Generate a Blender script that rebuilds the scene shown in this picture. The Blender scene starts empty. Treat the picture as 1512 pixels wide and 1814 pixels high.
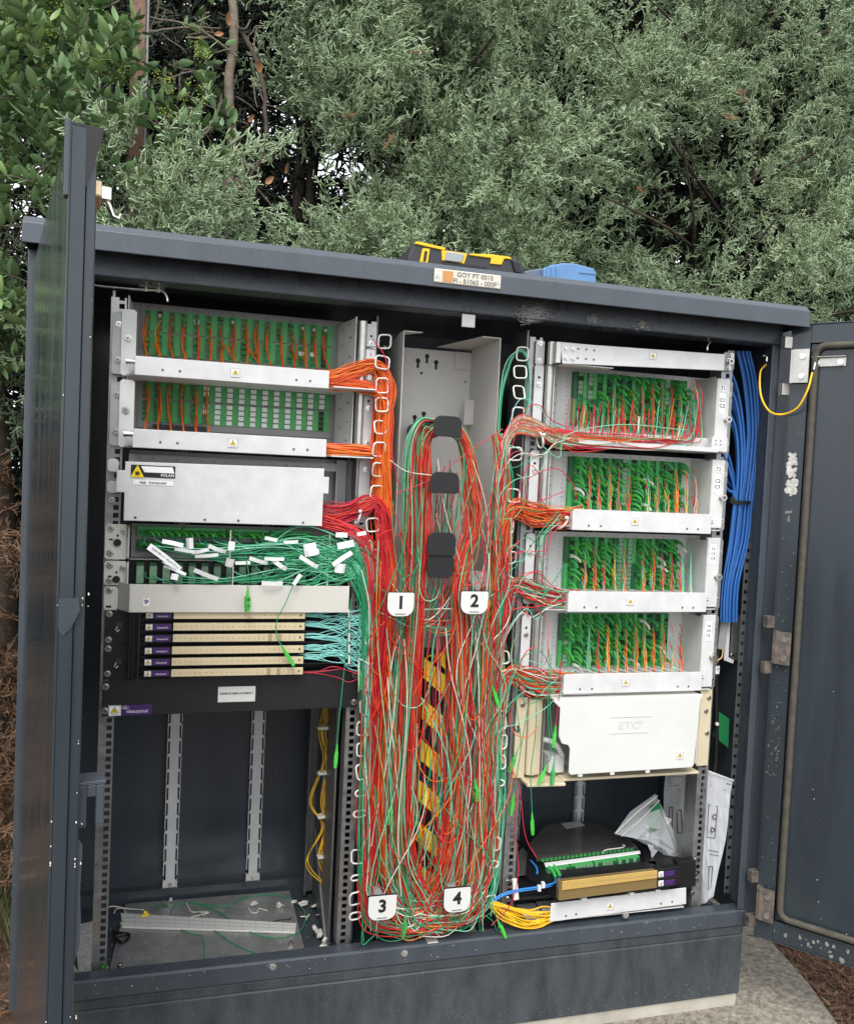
import bpy, math, random
import numpy as np
from mathutils import Vector, Matrix, Euler

rnd = random.Random(7)
nr = np.random.RandomState(11)
sc = bpy.context.scene
COL = sc.collection

# ------------------------------------------------------------------ camera
CAM = (0.145, -1.662, 0.960); YAW, PIT, ROL, FPX = 0.273, -0.042, 0.046, 1500.0
PW, PH = 1512.0, 1814.0
_F = np.array([math.sin(YAW)*math.cos(PIT), math.cos(YAW)*math.cos(PIT), math.sin(PIT)])
_R = np.array([math.cos(YAW), -math.sin(YAW), 0.0]); _U = np.cross(_R, _F)
_R, _U = math.cos(ROL)*_R + math.sin(ROL)*_U, -math.sin(ROL)*_R + math.cos(ROL)*_U
_C = np.array(CAM)
cd = bpy.data.cameras.new('camera'); cam = bpy.data.objects.new('camera', cd); COL.objects.link(cam)
cam.matrix_world = Matrix(((_R[0], _U[0], -_F[0], CAM[0]), (_R[1], _U[1], -_F[1], CAM[1]), (_R[2], _U[2], -_F[2], CAM[2]), (0, 0, 0, 1)))
cd.sensor_fit = 'HORIZONTAL'; cd.sensor_width = 36.0; cd.lens = 36.0*FPX/PW; cd.clip_start = 0.05; cd.clip_end = 400
sc.camera = cam

# ------------------------------------------------------------------ sky, sun, exposure (bright overcast day)
world = bpy.data.worlds.new('World'); sc.world = world; world.use_nodes = True
wn = world.node_tree; wn.nodes.clear()
sky = wn.nodes.new('ShaderNodeTexSky'); sky.sky_type = 'NISHITA'; sky.sun_disc = False
sky.sun_elevation = math.radians(52); sky.sun_rotation = math.radians(200); sky.air_density = 1.0; sky.dust_density = 3.0
hsv = wn.nodes.new('ShaderNodeHueSaturation'); hsv.inputs['Saturation'].default_value = 0.22
veil = wn.nodes.new('ShaderNodeMix'); veil.data_type = 'RGBA'; veil.inputs[0].default_value = 0.45
veil.inputs[7].default_value = (9.5, 9.8, 10.2, 1)
bg = wn.nodes.new('ShaderNodeBackground'); bg.inputs['Strength'].default_value = 0.13
wo = wn.nodes.new('ShaderNodeOutputWorld')
wn.links.new(sky.outputs[0], hsv.inputs['Color']); wn.links.new(hsv.outputs[0], veil.inputs[6])
wn.links.new(veil.outputs[2], bg.inputs[0]); wn.links.new(bg.outputs[0], wo.inputs[0])
sd = bpy.data.lights.new('sun', 'SUN'); sd.energy = 0.9; sd.angle = math.radians(22); sd.color = (1, .97, .93)
sun = bpy.data.objects.new('sun', sd); COL.objects.link(sun)
sun.rotation_euler = Euler((math.radians(38), 0, math.radians(-20)), 'XYZ')
sc.view_settings.view_transform = 'Standard'; sc.view_settings.look = 'None'
sc.view_settings.exposure = 1.02; sc.view_settings.gamma = 1.0; sc.view_settings.use_curve_mapping = False

# ------------------------------------------------------------------ helpers: a direction in the photograph met with a plane of the place
def _ray(px, py): return _F + _R*(px-PW/2)/FPX - _U*(py-PH/2)/FPX
def at(px, py, Y):
    d = _ray(px, py); return _C + d*((Y-_C[1])/d[1])
def atz(px, py, Z):
    d = _ray(px, py); return _C + d*((Z-_C[2])/d[2])
def atx(px, py, X):
    d = _ray(px, py); return _C + d*((X-_C[0])/d[0])
def proj(P):
    d = np.asarray(P)-_C; z = d@_F
    return PW/2+FPX*(d@_R)/z, PH/2-FPX*(d@_U)/z

class MB:
    """collects shapes, becomes one mesh"""
    def __init__(s): s.v = []; s.f = []; s.m = []; s.mi = 0; s.n = 0
    def add(s, v, f):
        s.v.extend([tuple(map(float, p)) for p in v]); s.f.extend([tuple(i+s.n for i in q) for q in f])
        s.m.extend([s.mi]*len(f)); s.n += len(v); return s
    def box(s, x0, x1, y0, y1, z0, z1, M=None):
        v = [(x, y, z) for x in (x0, x1) for y in (y0, y1) for z in (z0, z1)]
        if M is not None: v = [M @ Vector(p) for p in v]
        return s.add(v, [(0,1,3,2), (4,6,7,5), (0,4,5,1), (2,3,7,6), (0,2,6,4), (1,5,7,3)])
    def cyl(s, c, axis, r, h, n=12, r2=None, cap=True):
        """cylinder from c along axis by h"""
        a = Vector(axis).normalized(); t = a.orthogonal().normalized(); b = a.cross(t); c = Vector(c)
        r2 = r if r2 is None else r2; v = []
        for k, (rr, hh) in enumerate(((r, 0), (r2, h))):
            for i in range(n):
                an = 2*math.pi*i/n; v.append(c + a*hh + (t*math.cos(an)+b*math.sin(an))*rr)
        f = [(i, (i+1) % n, n+(i+1) % n, n+i) for i in range(n)]
        if cap: f += [tuple(range(n-1, -1, -1)), tuple(range(n, 2*n))]
        return s.add(v, f)
    def prism(s, pts, plane, a0, a1):
        """polygon pts (2D) extruded; plane 'xz' -> along y, 'xy' -> along z, 'yz' -> along x"""
        n = len(pts)
        def mk(p, a): return {'xz': (p[0], a, p[1]), 'xy': (p[0], p[1], a), 'yz': (a, p[0], p[1])}[plane]
        v = [mk(p, a0) for p in pts] + [mk(p, a1) for p in pts]
        f = [tuple(range(n-1, -1, -1)), tuple(range(n, 2*n))] + [(i, (i+1) % n, n+(i+1) % n, n+i) for i in range(n)]
        return s.add(v, f)
    def tube(s, pts, r, n=6, closed=False, cap=True):
        v, f = tube_arrays(np.asarray(pts, float), r, n, closed)
        f = [tuple(q) for q in f]
        if cap and not closed:
            k = len(v)-n; f += [tuple(range(n-1, -1, -1)), tuple(range(k, k+n))]
        return s.add(v, f)
    def quad(s, a, b, c, d): return s.add([a, b, c, d], [(0, 1, 2, 3)])
    def mesh(s, name):
        me = bpy.data.meshes.new(name); me.from_pydata(s.v, [], s.f)
        if any(s.m): me.polygons.foreach_set('material_index', s.m)
        return me

def tube_arrays(P, r, n=5, closed=False):
    T = np.roll(P, -1, 0)-np.roll(P, 1, 0)
    if not closed: T[0] = P[1]-P[0]; T[-1] = P[-1]-P[-2]
    T /= np.linalg.norm(T, axis=1)[:, None]+1e-12
    m = T.mean(0); ref = np.array([0., 0, 1]) if closed and abs(m[2]) < .5 else None
    # parallel transport
    a = np.array([0., 1, 0]) if abs(T[0][1]) < .9 else np.array([1., 0, 0])
    N = np.zeros_like(P); v = a-T[0]*(a@T[0]); v /= np.linalg.norm(v); N[0] = v
    for i in range(1, len(P)):
        v = N[i-1]-T[i]*(N[i-1]@T[i]); N[i] = v/(np.linalg.norm(v)+1e-12)
    B = np.cross(T, N); an = 2*np.pi*np.arange(n)/n
    rr = np.broadcast_to(np.asarray(r, float), (len(P),))[:, None, None]
    V = P[:, None, :] + rr*(np.cos(an)[None, :, None]*N[:, None, :] + np.sin(an)[None, :, None]*B[:, None, :])
    L = len(P); i = np.arange(L if closed else L-1)[:, None]; j = np.arange(n)[None, :]
    i2 = (i+1) % L; j2 = (j+1) % n
    F = np.stack([i*n+j, i2*n+j, i2*n+j2, i*n+j2], -1).reshape(-1, 4)
    return V.reshape(-1, 3), F

def smooth_path(C, m):
    """Catmull-Rom through C (k,3), m samples a span"""
    C = np.asarray(C, float); P = np.vstack([2*C[0]-C[1], C, 2*C[-1]-C[-2]]); out = []
    t = np.linspace(0, 1, m, endpoint=False)[:, None]
    for i in range(1, len(P)-2):
        a, b, c, d = P[i-1], P[i], P[i+1], P[i+2]
        out.append(.5*(2*b+(c-a)*t+(2*a-5*b+4*c-d)*t*t+(3*b-a-3*c+d)*t**3))
    out.append(C[-1:]); return np.vstack(out)

def np_mesh(name, V, F):
    me = bpy.data.meshes.new(name); V = np.asarray(V, np.float32); F = np.asarray(F, np.int32); k = F.shape[1]
    me.vertices.add(len(V)); me.vertices.foreach_set('co', V.ravel())
    me.loops.add(F.size); me.loops.foreach_set('vertex_index', F.ravel())
    me.polygons.add(len(F)); me.polygons.foreach_set('loop_start', np.arange(0, F.size, k, dtype=np.int32))
    me.update(calc_edges=True); me.validate(); return me

WM = {}
def wm(o): return WM.get(o.name, Matrix.Identity(4)) if o else Matrix.Identity(4)
def put(name, me, mats, parent=None, loc=None, rot=None, local=False, bevel=0, smooth=False, kind=None, label=None, seg=1):
    """link a mesh; mesh coordinates are world ones unless local"""
    o = bpy.data.objects.new(name, me); COL.objects.link(o)
    if mats is not None and len(me.materials) == 0:
        for m in (mats if isinstance(mats, (list, tuple)) else [mats]): me.materials.append(m)
    P = wm(parent)
    if loc is not None or rot is not None or local:
        Lm = Matrix.Translation(Vector(loc or (0, 0, 0))) @ Euler(rot or (0, 0, 0)).to_matrix().to_4x4()
    else:
        Lm = P.inverted()
    if parent: o.parent = parent
    o.matrix_basis = Lm; WM[o.name] = P @ Lm
    if smooth: me.polygons.foreach_set('use_smooth', [True]*len(me.polygons))
    if bevel:
        b = o.modifiers.new('bevel', 'BEVEL'); b.width = bevel; b.segments = seg; b.limit_method = 'ANGLE'; b.angle_limit = math.radians(40)
    if kind: o['kind'] = kind
    if label: o['label'] = label
    return o
def part(name, mb, mats, parent, **k): return put(name, mb.mesh(name), mats, parent, **k)
def thing(name, label, cat, loc=(0, 0, 0), group=None, rotz=0, parent=None):
    o = bpy.data.objects.new(name, None); COL.objects.link(o); o.empty_display_size = .02
    o.matrix_basis = Matrix.Translation(Vector(loc)) @ Matrix.Rotation(rotz, 4, 'Z'); WM[o.name] = o.matrix_basis.copy()
    tag(o, label, cat, group); return o
def tag(o, label, cat, group=None):
    o['label'] = label; o['category'] = cat
    if group: o['group'] = group
    return o
def inst(src, parent, loc, rot=None, scale=None):
    """another of the same part (shares its mesh)"""
    c = src.copy(); COL.objects.link(c); c.parent = parent
    M = Matrix.Translation(Vector(loc)) @ Euler(rot or (0, 0, 0)).to_matrix().to_4x4()
    if scale: M = M @ Matrix.Diagonal((*scale, 1))
    c.matrix_basis = wm(parent).inverted() @ M; return c
def base(parent, p):   # world point into parent's space
    return wm(parent).inverted() @ Vector(p)

# ------------------------------------------------------------------ materials
def mat(name, col, rough=.5, metal=0., streak=0., noise=0., nscale=30., bump=0., bscale=200., specks=None, coat=0., trans=0., ior=1.45, alpha=1., rvar=0., spec=None):
    m = bpy.data.materials.new(name); m.use_nodes = True; nt = m.node_tree; b = nt.nodes['Principled BSDF']
    b.inputs['Base Color'].default_value = (*col, 1); b.inputs['Roughness'].default_value = rough; b.inputs['Metallic'].default_value = metal
    b.inputs['Coat Weight'].default_value = coat; b.inputs['Coat Roughness'].default_value = .05
    b.inputs['Transmission Weight'].default_value = trans; b.inputs['IOR'].default_value = ior; b.inputs['Alpha'].default_value = alpha
    if spec is not None: b.inputs['Specular IOR Level'].default_value = spec
    tc = nt.nodes.new('ShaderNodeTexCoord'); gp = nt.nodes.new('ShaderNodeNewGeometry'); cur = None
    if noise or rvar:
        n = nt.nodes.new('ShaderNodeTexNoise'); n.inputs['Scale'].default_value = nscale; n.inputs['Detail'].default_value = 6
        n.inputs['Roughness'].default_value = .65
        if streak:
            mp = nt.nodes.new('ShaderNodeMapping'); mp.inputs['Scale'].default_value = (1, 1, streak); nt.links.new(gp.outputs['Position'], mp.inputs['Vector']); nt.links.new(mp.outputs[0], n.inputs['Vector'])
        else: nt.links.new(gp.outputs['Position'], n.inputs['Vector'])
    if noise:
        r = nt.nodes.new('ShaderNodeMapRange'); r.inputs['From Min'].default_value = .3; r.inputs['From Max'].default_value = .7
        r.inputs['To Min'].default_value = 1-noise; r.inputs['To Max'].default_value = 1+noise
        nt.links.new(n.outputs[0], r.inputs['Value'])
        mx = nt.nodes.new('ShaderNodeMix'); mx.data_type = 'RGBA'; mx.blend_type = 'MULTIPLY'; mx.inputs[0].default_value = 1
        mx.inputs[6].default_value = (*col, 1); nt.links.new(r.outputs[0], mx.inputs[7]); cur = mx.outputs[2]
    if rvar:
        r2 = nt.nodes.new('ShaderNodeMapRange'); r2.inputs['From Min'].default_value = .3; r2.inputs['From Max'].default_value = .7
        r2.inputs['To Min'].default_value = max(.02, rough-rvar); r2.inputs['To Max'].default_value = rough+rvar
        nt.links.new(n.outputs[0], r2.inputs['Value']); nt.links.new(r2.outputs[0], b.inputs['Roughness'])
    if specks:   # (colour, scale, size, amount)
        sc_, ssc, siz, thr = specks
        v = nt.nodes.new('ShaderNodeTexVoronoi'); v.inputs['Scale'].default_value = ssc; nt.links.new(gp.outputs['Position'], v.inputs['Vector'])
        lt = nt.nodes.new('ShaderNodeMath'); lt.operation = 'LESS_THAN'; lt.inputs[1].default_value = siz; nt.links.new(v.outputs['Distance'], lt.inputs[0])
        sp = nt.nodes.new('ShaderNodeSeparateColor'); nt.links.new(v.outputs['Color'], sp.inputs[0])
        gt = nt.nodes.new('ShaderNodeMath'); gt.operation = 'GREATER_THAN'; gt.inputs[1].default_value = thr; nt.links.new(sp.outputs[0], gt.inputs[0])
        mu = nt.nodes.new('ShaderNodeMath'); mu.operation = 'MULTIPLY'; nt.links.new(lt.outputs[0], mu.inputs[0]); nt.links.new(gt.outputs[0], mu.inputs[1])
        mx2 = nt.nodes.new('ShaderNodeMix'); mx2.data_type = 'RGBA'; nt.links.new(mu.outputs[0], mx2.inputs[0])
        if cur: nt.links.new(cur, mx2.inputs[6])
        else: mx2.inputs[6].default_value = (*col, 1)
        mx2.inputs[7].default_value = (*sc_, 1); cur = mx2.outputs[2]
    if cur: nt.links.new(cur, b.inputs['Base Color'])
    if bump:
        n2 = nt.nodes.new('ShaderNodeTexNoise'); n2.inputs['Scale'].default_value = bscale; n2.inputs['Detail'].default_value = 4
        nt.links.new(gp.outputs['Position'], n2.inputs['Vector'])
        bp = nt.nodes.new('ShaderNodeBump'); bp.inputs['Strength'].default_value = bump; bp.inputs['Distance'].default_value = .002
        nt.links.new(n2.outputs[0], bp.inputs['Height']); nt.links.new(bp.outputs[0], b.inputs['Normal'])
    return m
M = {}
M['paint'] = mat('anthracite_paint', (.054, .065, .079), .32, streak=.2, noise=.13, nscale=18, bump=.12, bscale=900, specks=((.28, .28, .27), 190, .09, .93), rvar=.13)
M['paint_in'] = mat('anthracite_paint_inside', (.046, .057, .070), .2, streak=.2, noise=.13, nscale=10, rvar=.06, specks=((.35, .35, .33), 60, .06, .9))
M['paint_door'] = mat('glossy_door_paint', (.030, .040, .048), .16, streak=.12, noise=.18, nscale=22, rvar=.09, specks=((.3, .3, .28), 90, .05, .95))
M['paint_plinth'] = mat('dusty_plinth_paint', (.044, .052, .058), .5, streak=.3, noise=.34, nscale=26, bump=.3, bscale=500, specks=((.30, .30, .28), 230, .12, .80), rvar=.1)
M['dust'] = mat('settled_dust', (.22, .21, .19), .9, noise=.5, nscale=90)
M['gasket'] = mat('worn_rubber_gasket', (.075, .068, .052), .7, noise=.35, nscale=40, bump=.4, bscale=300)
M['lgrey'] = mat('light_grey_paint', (.62, .625, .62), .42, noise=.10, nscale=22, rvar=.05)
M['lgrey2'] = mat('grey_sheet_metal', (.36, .37, .37), .4, noise=.07, nscale=20, metal=.15)
M['trough'] = mat('warm_grey_sheet', (.64, .63, .59), .5, noise=.06, nscale=10)
M['offwhite'] = mat('off_white_plastic', (.60, .585, .53), .45, noise=.04, nscale=15)
M['cream'] = mat('cream_plastic', (.62, .54, .37), .5, noise=.06, nscale=12)
M['coverwhite'] = mat('white_grey_cover', (.66, .665, .64), .4, noise=.04, nscale=8)
M['galv'] = mat('galvanised_steel', (.33, .33, .33), .38, metal=.75, noise=.2, nscale=60, rvar=.12)
M['galvd'] = mat('dark_galvanised_steel', (.16, .165, .165), .45, metal=.55, noise=.25, nscale=30)
M['alu'] = mat('scuffed_aluminium', (.46, .455, .45), .42, metal=.7, noise=.2, nscale=26, rvar=.14, specks=((.75, .75, .75), 70, .16, .75))
M['steel'] = mat('zinc_screw', (.62, .61, .58), .26, metal=1.)
M['dark'] = mat('dark_recess', (.006, .006, .007), .6)
M['blackp'] = mat('black_plastic', (.010, .010, .012), .4, noise=.2, nscale=40)
M['blackm'] = mat('matt_black_plastic', (.009, .0095, .012), .5, noise=.2, nscale=40, bump=.1)
M['whitep'] = mat('white_nylon', (.72, .71, .66), .4, noise=.04)
M['whitetag'] = mat('white_paper_tag', (.84, .85, .84), .6)
M['green'] = mat('green_adapter', (.06, .38, .10), .42, noise=.12, nscale=60)
M['greend'] = mat('dark_green_adapter', (.014, .12, .04), .45, noise=.15, nscale=60)
M['greenl'] = mat('bright_green_connector', (.07, .48, .06), .38, noise=.1, nscale=50)
M['greenb'] = mat('green_boot', (.06, .38, .075), .45, noise=.15, nscale=50)
M['clearg'] = mat('clear_green_window', (.20, .34, .22), .25, noise=.2, nscale=90)
M['graypan'] = mat('grey_panel', (.27, .275, .27), .5, noise=.06, nscale=20)
M['yellow'] = mat('warning_yellow', (.80, .62, .02), .45)
M['hazy'] = mat('hazard_yellow', (.88, .68, .04), .5, noise=.12, nscale=25, bump=.5, bscale=60)
M['ink'] = mat('black_print', (.012, .012, .012), .5)
M['inkg'] = mat('grey_print', (.14, .14, .14), .5)
M['purple'] = mat('purple_label', (.055, .02, .12), .35)
M['purp_t'] = mat('pale_print', (.62, .58, .68), .4)
M['strip'] = mat('cream_label_strip', (.62, .52, .33), .5, noise=.04, nscale=20)
M['stripd'] = mat('tan_print', (.36, .29, .18), .55)
M['gold'] = mat('tan_label_strip', (.50, .33, .10), .45, noise=.05)
M['bronze'] = mat('bronze_flap', (.20, .14, .055), .28, coat=.4)
M['clear'] = mat('smoked_clear_cover', (.30, .29, .28), .08, trans=.8, ior=1.3)
M['bag'] = mat('clear_plastic_bag', (.85, .88, .90), .10, alpha=.30, bump=.8, bscale=25, coat=.6)
M['doc'] = mat('paper_in_sleeve', (.48, .50, .52), .22, noise=.06, nscale=10)
M['brass'] = mat('brass_nut', (.55, .42, .27), .32, metal=.8)
M['rust'] = mat('worn_hinge_steel', (.20, .17, .15), .5, metal=.6, noise=.5, nscale=60)
M['platei'] = mat('cream_id_plate', (.58, .55, .46), .4)
M['orangep'] = mat('orange_sticker', (.50, .24, .08), .5)
M['toolblack'] = mat('tool_case_charcoal', (.030, .031, .034), .55, bump=.3, bscale=700)
M['toolyel'] = mat('tool_case_yellow', (.80, .47, .01), .42)
M['toolgrey'] = mat('tool_case_grey', (.30, .32, .34), .45)
M['bluebox'] = mat('blue_plastic_box', (.10, .22, .42), .35, noise=.06)
M['greybox'] = mat('slate_blue_box', (.10, .13, .19), .5)
M['pcb'] = mat('green_plate', (.015, .16, .055), .35)
M['concrete'] = mat('concrete', (.235, .21, .17), .92, noise=.60, nscale=75, bump=1.0, bscale=90, specks=((.10, .09, .07), 330, .30, .60))
M['concbase'] = mat('smooth_concrete', (.42, .39, .33), .85, noise=.16, nscale=12, bump=.4, bscale=100)
M['soil'] = mat('leaf_litter_soil', (.075, .045, .028), .95, noise=.6, nscale=30, bump=1, bscale=60)
M['bark'] = mat('grey_bark', (.16, .13, .10), .9, noise=.4, nscale=60, bump=.8, bscale=90)
M['barkd'] = mat('dark_bark', (.07, .052, .04), .9, noise=.4, nscale=50, bump=.8, bscale=90)
M['wood'] = mat('weathered_brown_wood', (.17, .095, .065), .8, noise=.45, nscale=45, bump=.5, bscale=200)
M['needle'] = mat('dry_needles', (.20, .105, .06), .8, noise=.75, nscale=60)
M['dryleaf'] = mat('dry_brown_leaf', (.30, .15, .07), .7, noise=.35, nscale=50)
M['web'] = mat('cobweb_dust', (.42, .41, .39), .9)
M['tancable'] = mat('dark_blue_cable', (.02, .05, .14), .4)

CC = {'red': (.62, .028, .020), 'crimson': (.56, .018, .055), 'orange': (.80, .185, .018), 'deep orange': (.70, .085, .018),
      'green': (.025, .30, .13), 'mint': (.20, .56, .38), 'aqua': (.22, .60, .55), 'white': (.70, .68, .58), 'olive': (.24, .36, .15),
      'yellow': (.85, .50, .02), 'blue': (.025, .12, .38), 'bright blue': (.03, .22, .60), 'leaf green': (.06, .46, .10), 'tan': (.55, .33, .16), 'black': (.01, .01, .01)}
CM = {k: mat(k.replace(' ', '_')+'_cord_jacket', v, .38, noise=.10, nscale=30) for k, v in CC.items()}

# foliage materials: colour varies from spray to spray
def leafmat(name, cols, rough=.55, tip=None, trans=0.0):
    m = bpy.data.materials.new(name); m.use_nodes = True; nt = m.node_tree; b = nt.nodes['Principled BSDF']
    oi = nt.nodes.new('ShaderNodeObjectInfo'); gp = nt.nodes.new('ShaderNodeNewGeometry')
    n = nt.nodes.new('ShaderNodeTexNoise'); n.inputs['Scale'].default_value = 3.2; n.inputs['Detail'].default_value = 4; nt.links.new(gp.outputs['Position'], n.inputs['Vector'])
    a = nt.nodes.new('ShaderNodeMath'); a.operation = 'MULTIPLY_ADD'; a.inputs[1].default_value = .55; nt.links.new(oi.outputs['Random'], a.inputs[0])
    s = nt.nodes.new('ShaderNodeMath'); s.operation = 'SUBTRACT'; s.inputs[1].default_value = .27; nt.links.new(n.outputs[0], s.inputs[0]); nt.links.new(s.outputs[0], a.inputs[2])
    cr = nt.nodes.new('ShaderNodeValToRGB'); e = cr.color_ramp.elements
    while len(e) < len(cols): e.new(.5)
    for i, c in enumerate(cols): e[i].position = i/(len(cols)-1); e[i].color = (*c, 1)
    nt.links.new(a.outputs[0], cr.inputs[0]); cur = cr.outputs[0]
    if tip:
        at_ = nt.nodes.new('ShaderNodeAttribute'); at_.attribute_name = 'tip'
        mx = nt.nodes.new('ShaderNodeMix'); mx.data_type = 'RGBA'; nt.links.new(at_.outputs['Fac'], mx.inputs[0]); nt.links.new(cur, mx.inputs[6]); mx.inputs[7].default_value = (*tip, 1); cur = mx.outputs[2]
    nt.links.new(cur, b.inputs['Base Color']); b.inputs['Roughness'].default_value = rough
    return m
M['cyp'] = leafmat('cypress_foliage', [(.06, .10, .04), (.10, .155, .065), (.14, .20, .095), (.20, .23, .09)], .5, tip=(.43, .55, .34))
M['hedged'] = leafmat('shade_toned_foliage', [(.012, .018, .012), (.022, .030, .018), (.035, .04, .022)], .7)  # shade of the hedge's depths is painted into this foliage colour
M['cypbrown'] = leafmat('dead_cypress_foliage', [(.10, .06, .035), (.17, .10, .055), (.24, .14, .075)], .7)
M['privet'] = leafmat('privet_leaf', [(.055, .11, .045), (.095, .17, .07), (.16, .26, .10), (.26, .38, .11)], .45)
M['berry'] = mat('yellow_green_buds', (.30, .34, .05), .6)

# ------------------------------------------------------------------ text
_tc = {}
def text_mesh(s, size, ext=.0002, bold=0):
    k = (s, size, bold)
    if k in _tc: return _tc[k]
    cu = bpy.data.curves.new('lettering', 'FONT'); cu.body = s; cu.size = size; cu.extrude = ext; cu.align_x = 'CENTER'; cu.align_y = 'CENTER'; cu.resolution_u = 3; cu.offset = size*bold
    o = bpy.data.objects.new('lettering', cu); COL.objects.link(o); bpy.context.view_layer.update()
    me = bpy.data.meshes.new_from_object(o.evaluated_get(bpy.context.evaluated_depsgraph_get()))
    bpy.data.objects.remove(o); me.name = 'lettering'; _tc[k] = me; return me
def text(s, size, loc, mt, parent, rot=(math.pi/2, 0, 0), sx=1.0, name='lettering', bold=.012):
    me = text_mesh(s, size, bold=bold).copy(); me.materials.clear(); me.materials.append(mt)
    o = bpy.data.objects.new(name, me); COL.objects.link(o); o.parent = parent
    Wm = Matrix.Translation(Vector(loc)) @ Euler(rot).to_matrix().to_4x4() @ Matrix.Diagonal((sx, 1, 1, 1))
    o.matrix_basis = wm(parent).inverted() @ Wm; return o

# ------------------------------------------------------------------ shared small pieces
def unit(name, mb, mats, bevel=0, smooth=False):
    """a template mesh about its own origin"""
    me = mb.mesh(name)
    for m in (mats if isinstance(mats, (list, tuple)) else [mats]): me.materials.append(m)
    if smooth: me.polygons.foreach_set('use_smooth', [True]*len(me.polygons))
    return me
def place(name, me, parent, loc, rot=None, scale=None, label=None):
    o = bpy.data.objects.new(name, me); COL.objects.link(o); o.parent = parent
    Mx = Matrix.Translation(Vector(loc)) @ Euler(rot or (0, 0, 0)).to_matrix().to_4x4()
    if scale: Mx = Mx @ Matrix.Diagonal((*scale, 1))
    o.matrix_basis = wm(parent).inverted() @ Mx
    if label: o['label'] = label
    return o
b = MB(); b.cyl((0, 0, 0), (0, -1, 0), .0052, .0012, 14); b.cyl((0, -.0012, 0), (0, -1, 0), .0042, .0026, 14, .0036)
b.mi = 1; b.box(-.0020, .0020, -.0042, -.0036, -.0004, .0004); b.box(-.0004, .0004, -.00425, -.0036, -.0020, .0020)
ME_SCREW = unit('screw', b, [M['steel'], M['dark']])
b = MB(); b.cyl((0, 0, 0), (0, -1, 0), .0072, .0016, 16); b.cyl((0, -.0016, 0), (0, -1, 0), .0058, .009, 16)
b.mi = 1; b.cyl((0, -.0106, 0), (0, -1, 0), .0036, .0004, 12)
ME_THUMB = unit('thumbscrew', b, [M['steel'], M['galvd']])
b = MB(); b.cyl((0, 0, 0), (0, -1, 0), .0026, .0008, 10, .0020); ME_RIVET = unit('rivet', b, M['galvd'])
b = MB(); b.box(-.0105, .0105, -.0008, 0, -.0105, .0105); ME_STK = unit('warning_sticker', b, M['whitetag'])
b = MB(); b.prism([(-.0075, -.0045), (.0075, -.0045), (0, .0085)], 'xz', -.0011, -.0008); b.mi = 1
b.prism([(-.0060, -.0038), (.0060, -.0038), (0, .0068)], 'xz', -.0013, -.0011); b.mi = 0
for k in range(6):
    a = k*math.pi/3; b.box(-.0024, .0024, -.0015, -.0013, -.0004, .0004, Matrix.Rotation(a, 4, 'Y'))
b.box(-.007, .007, -.0010, -.0008, -.0075, -.0068)
b2 = MB(); 
for (x0, x1, z0, z1) in ((-.0105, .0105, .0098, .0105), (-.0105, .0105, -.0105, -.0098), (-.0105, -.0098, -.0105, .0105), (.0098, .0105, -.0105, .0105)):
    b.box(x0, x1, -.0010, -.0008, z0, z1)
ME_TRI = unit('laser_triangle', b, [M['ink'], M['yellow']])
def sticker(parent, x, y, z, s=1.0, name='warning_sticker'):
    o = place(name, ME_STK, parent, (x, y, z), scale=(s, 1, s)); WM[o.name] = wm(parent) @ o.matrix_basis
    place('laser_triangle', ME_TRI, o, (x, y, z), scale=(s, 1, s)); return o
def screw(parent, x, y, z, s=1.0, thumb=False):
    return place('thumbscrew' if thumb else 'screw', ME_THUMB if thumb else ME_SCREW, parent, (x, y, z), (0, rnd.random()*3, 0), (s, 1, s))
def rivet(parent, x, y, z, rot=None): return place('rivet', ME_RIVET, parent, (x, y, z), rot)

# ================================================================== THE GROUND
XL, XR = -0.134, 1.405          # cabinet body
YB, YF = 0.352, -0.05           # back wall, front frame
ZF, ZG = -0.045, -0.193         # cabinet floor, ground
g = MB(); N = 60
gx = [-14, -6, -3, -2] + [(-1.6+i*.07) for i in range(72)] + [4, 6, 9, 16]; gy = [-8, -4, -2.4] + [(-1.8+i*.07) for i in range(62)] + [3.2, 5, 10, 30, 90]
vs = [(x, y, ZG-.045+(.008*math.sin(3.1*x+1.7*y)*math.sin(2.3*y-x)+rnd.uniform(-.005, .005) if -2 < x < 4 and -2.4 < y < 3.2 else 0)) for x in gx for y in gy]
ny = len(gy); fs = [(i*ny+j, (i+1)*ny+j, (i+1)*ny+j+1, i*ny+j+1) for i in range(len(gx)-1) for j in range(ny-1)]
g.add(vs, fs); part('ground', g, M['soil'], None, kind='structure', smooth=True)
# concrete pad: front, and a tongue running past the right corner
g = MB()
p1 = atz(1360, 1640, ZG); p2 = atz(1502, 1814, ZG)
dv = (p2-p1); far = p2+dv*1.8
poly = [(-.5, -1.2), (float(far[0]), -1.2), (float(far[0]), float(far[1])) if far[1] > -1.2 else (float(p2[0]), float(p2[1])), (float(p2[0]), float(p2[1])), (float(p1[0]), float(p1[1])), (float(p1[0])-.02, .55), (-.2, .55)]
poly = [(-.16, -.30), (1.45, -.62), (float(p2[0]+dv[0]*.8), float(p2[1]+dv[1]*.8)), (float(p2[0]), float(p2[1])), (float(p1[0]*.5+p2[0]*.5)+.012, float(p1[1]*.5+p2[1]*.5)), (float(p1[0]), float(p1[1])), (float(p1[0])-.03, .50), (-.16, .50)]
g.prism(poly, 'xy', ZG-.12, ZG-.026); part('concrete_slab', g, M['concrete'], None, kind='structure', bevel=.006)

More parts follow.
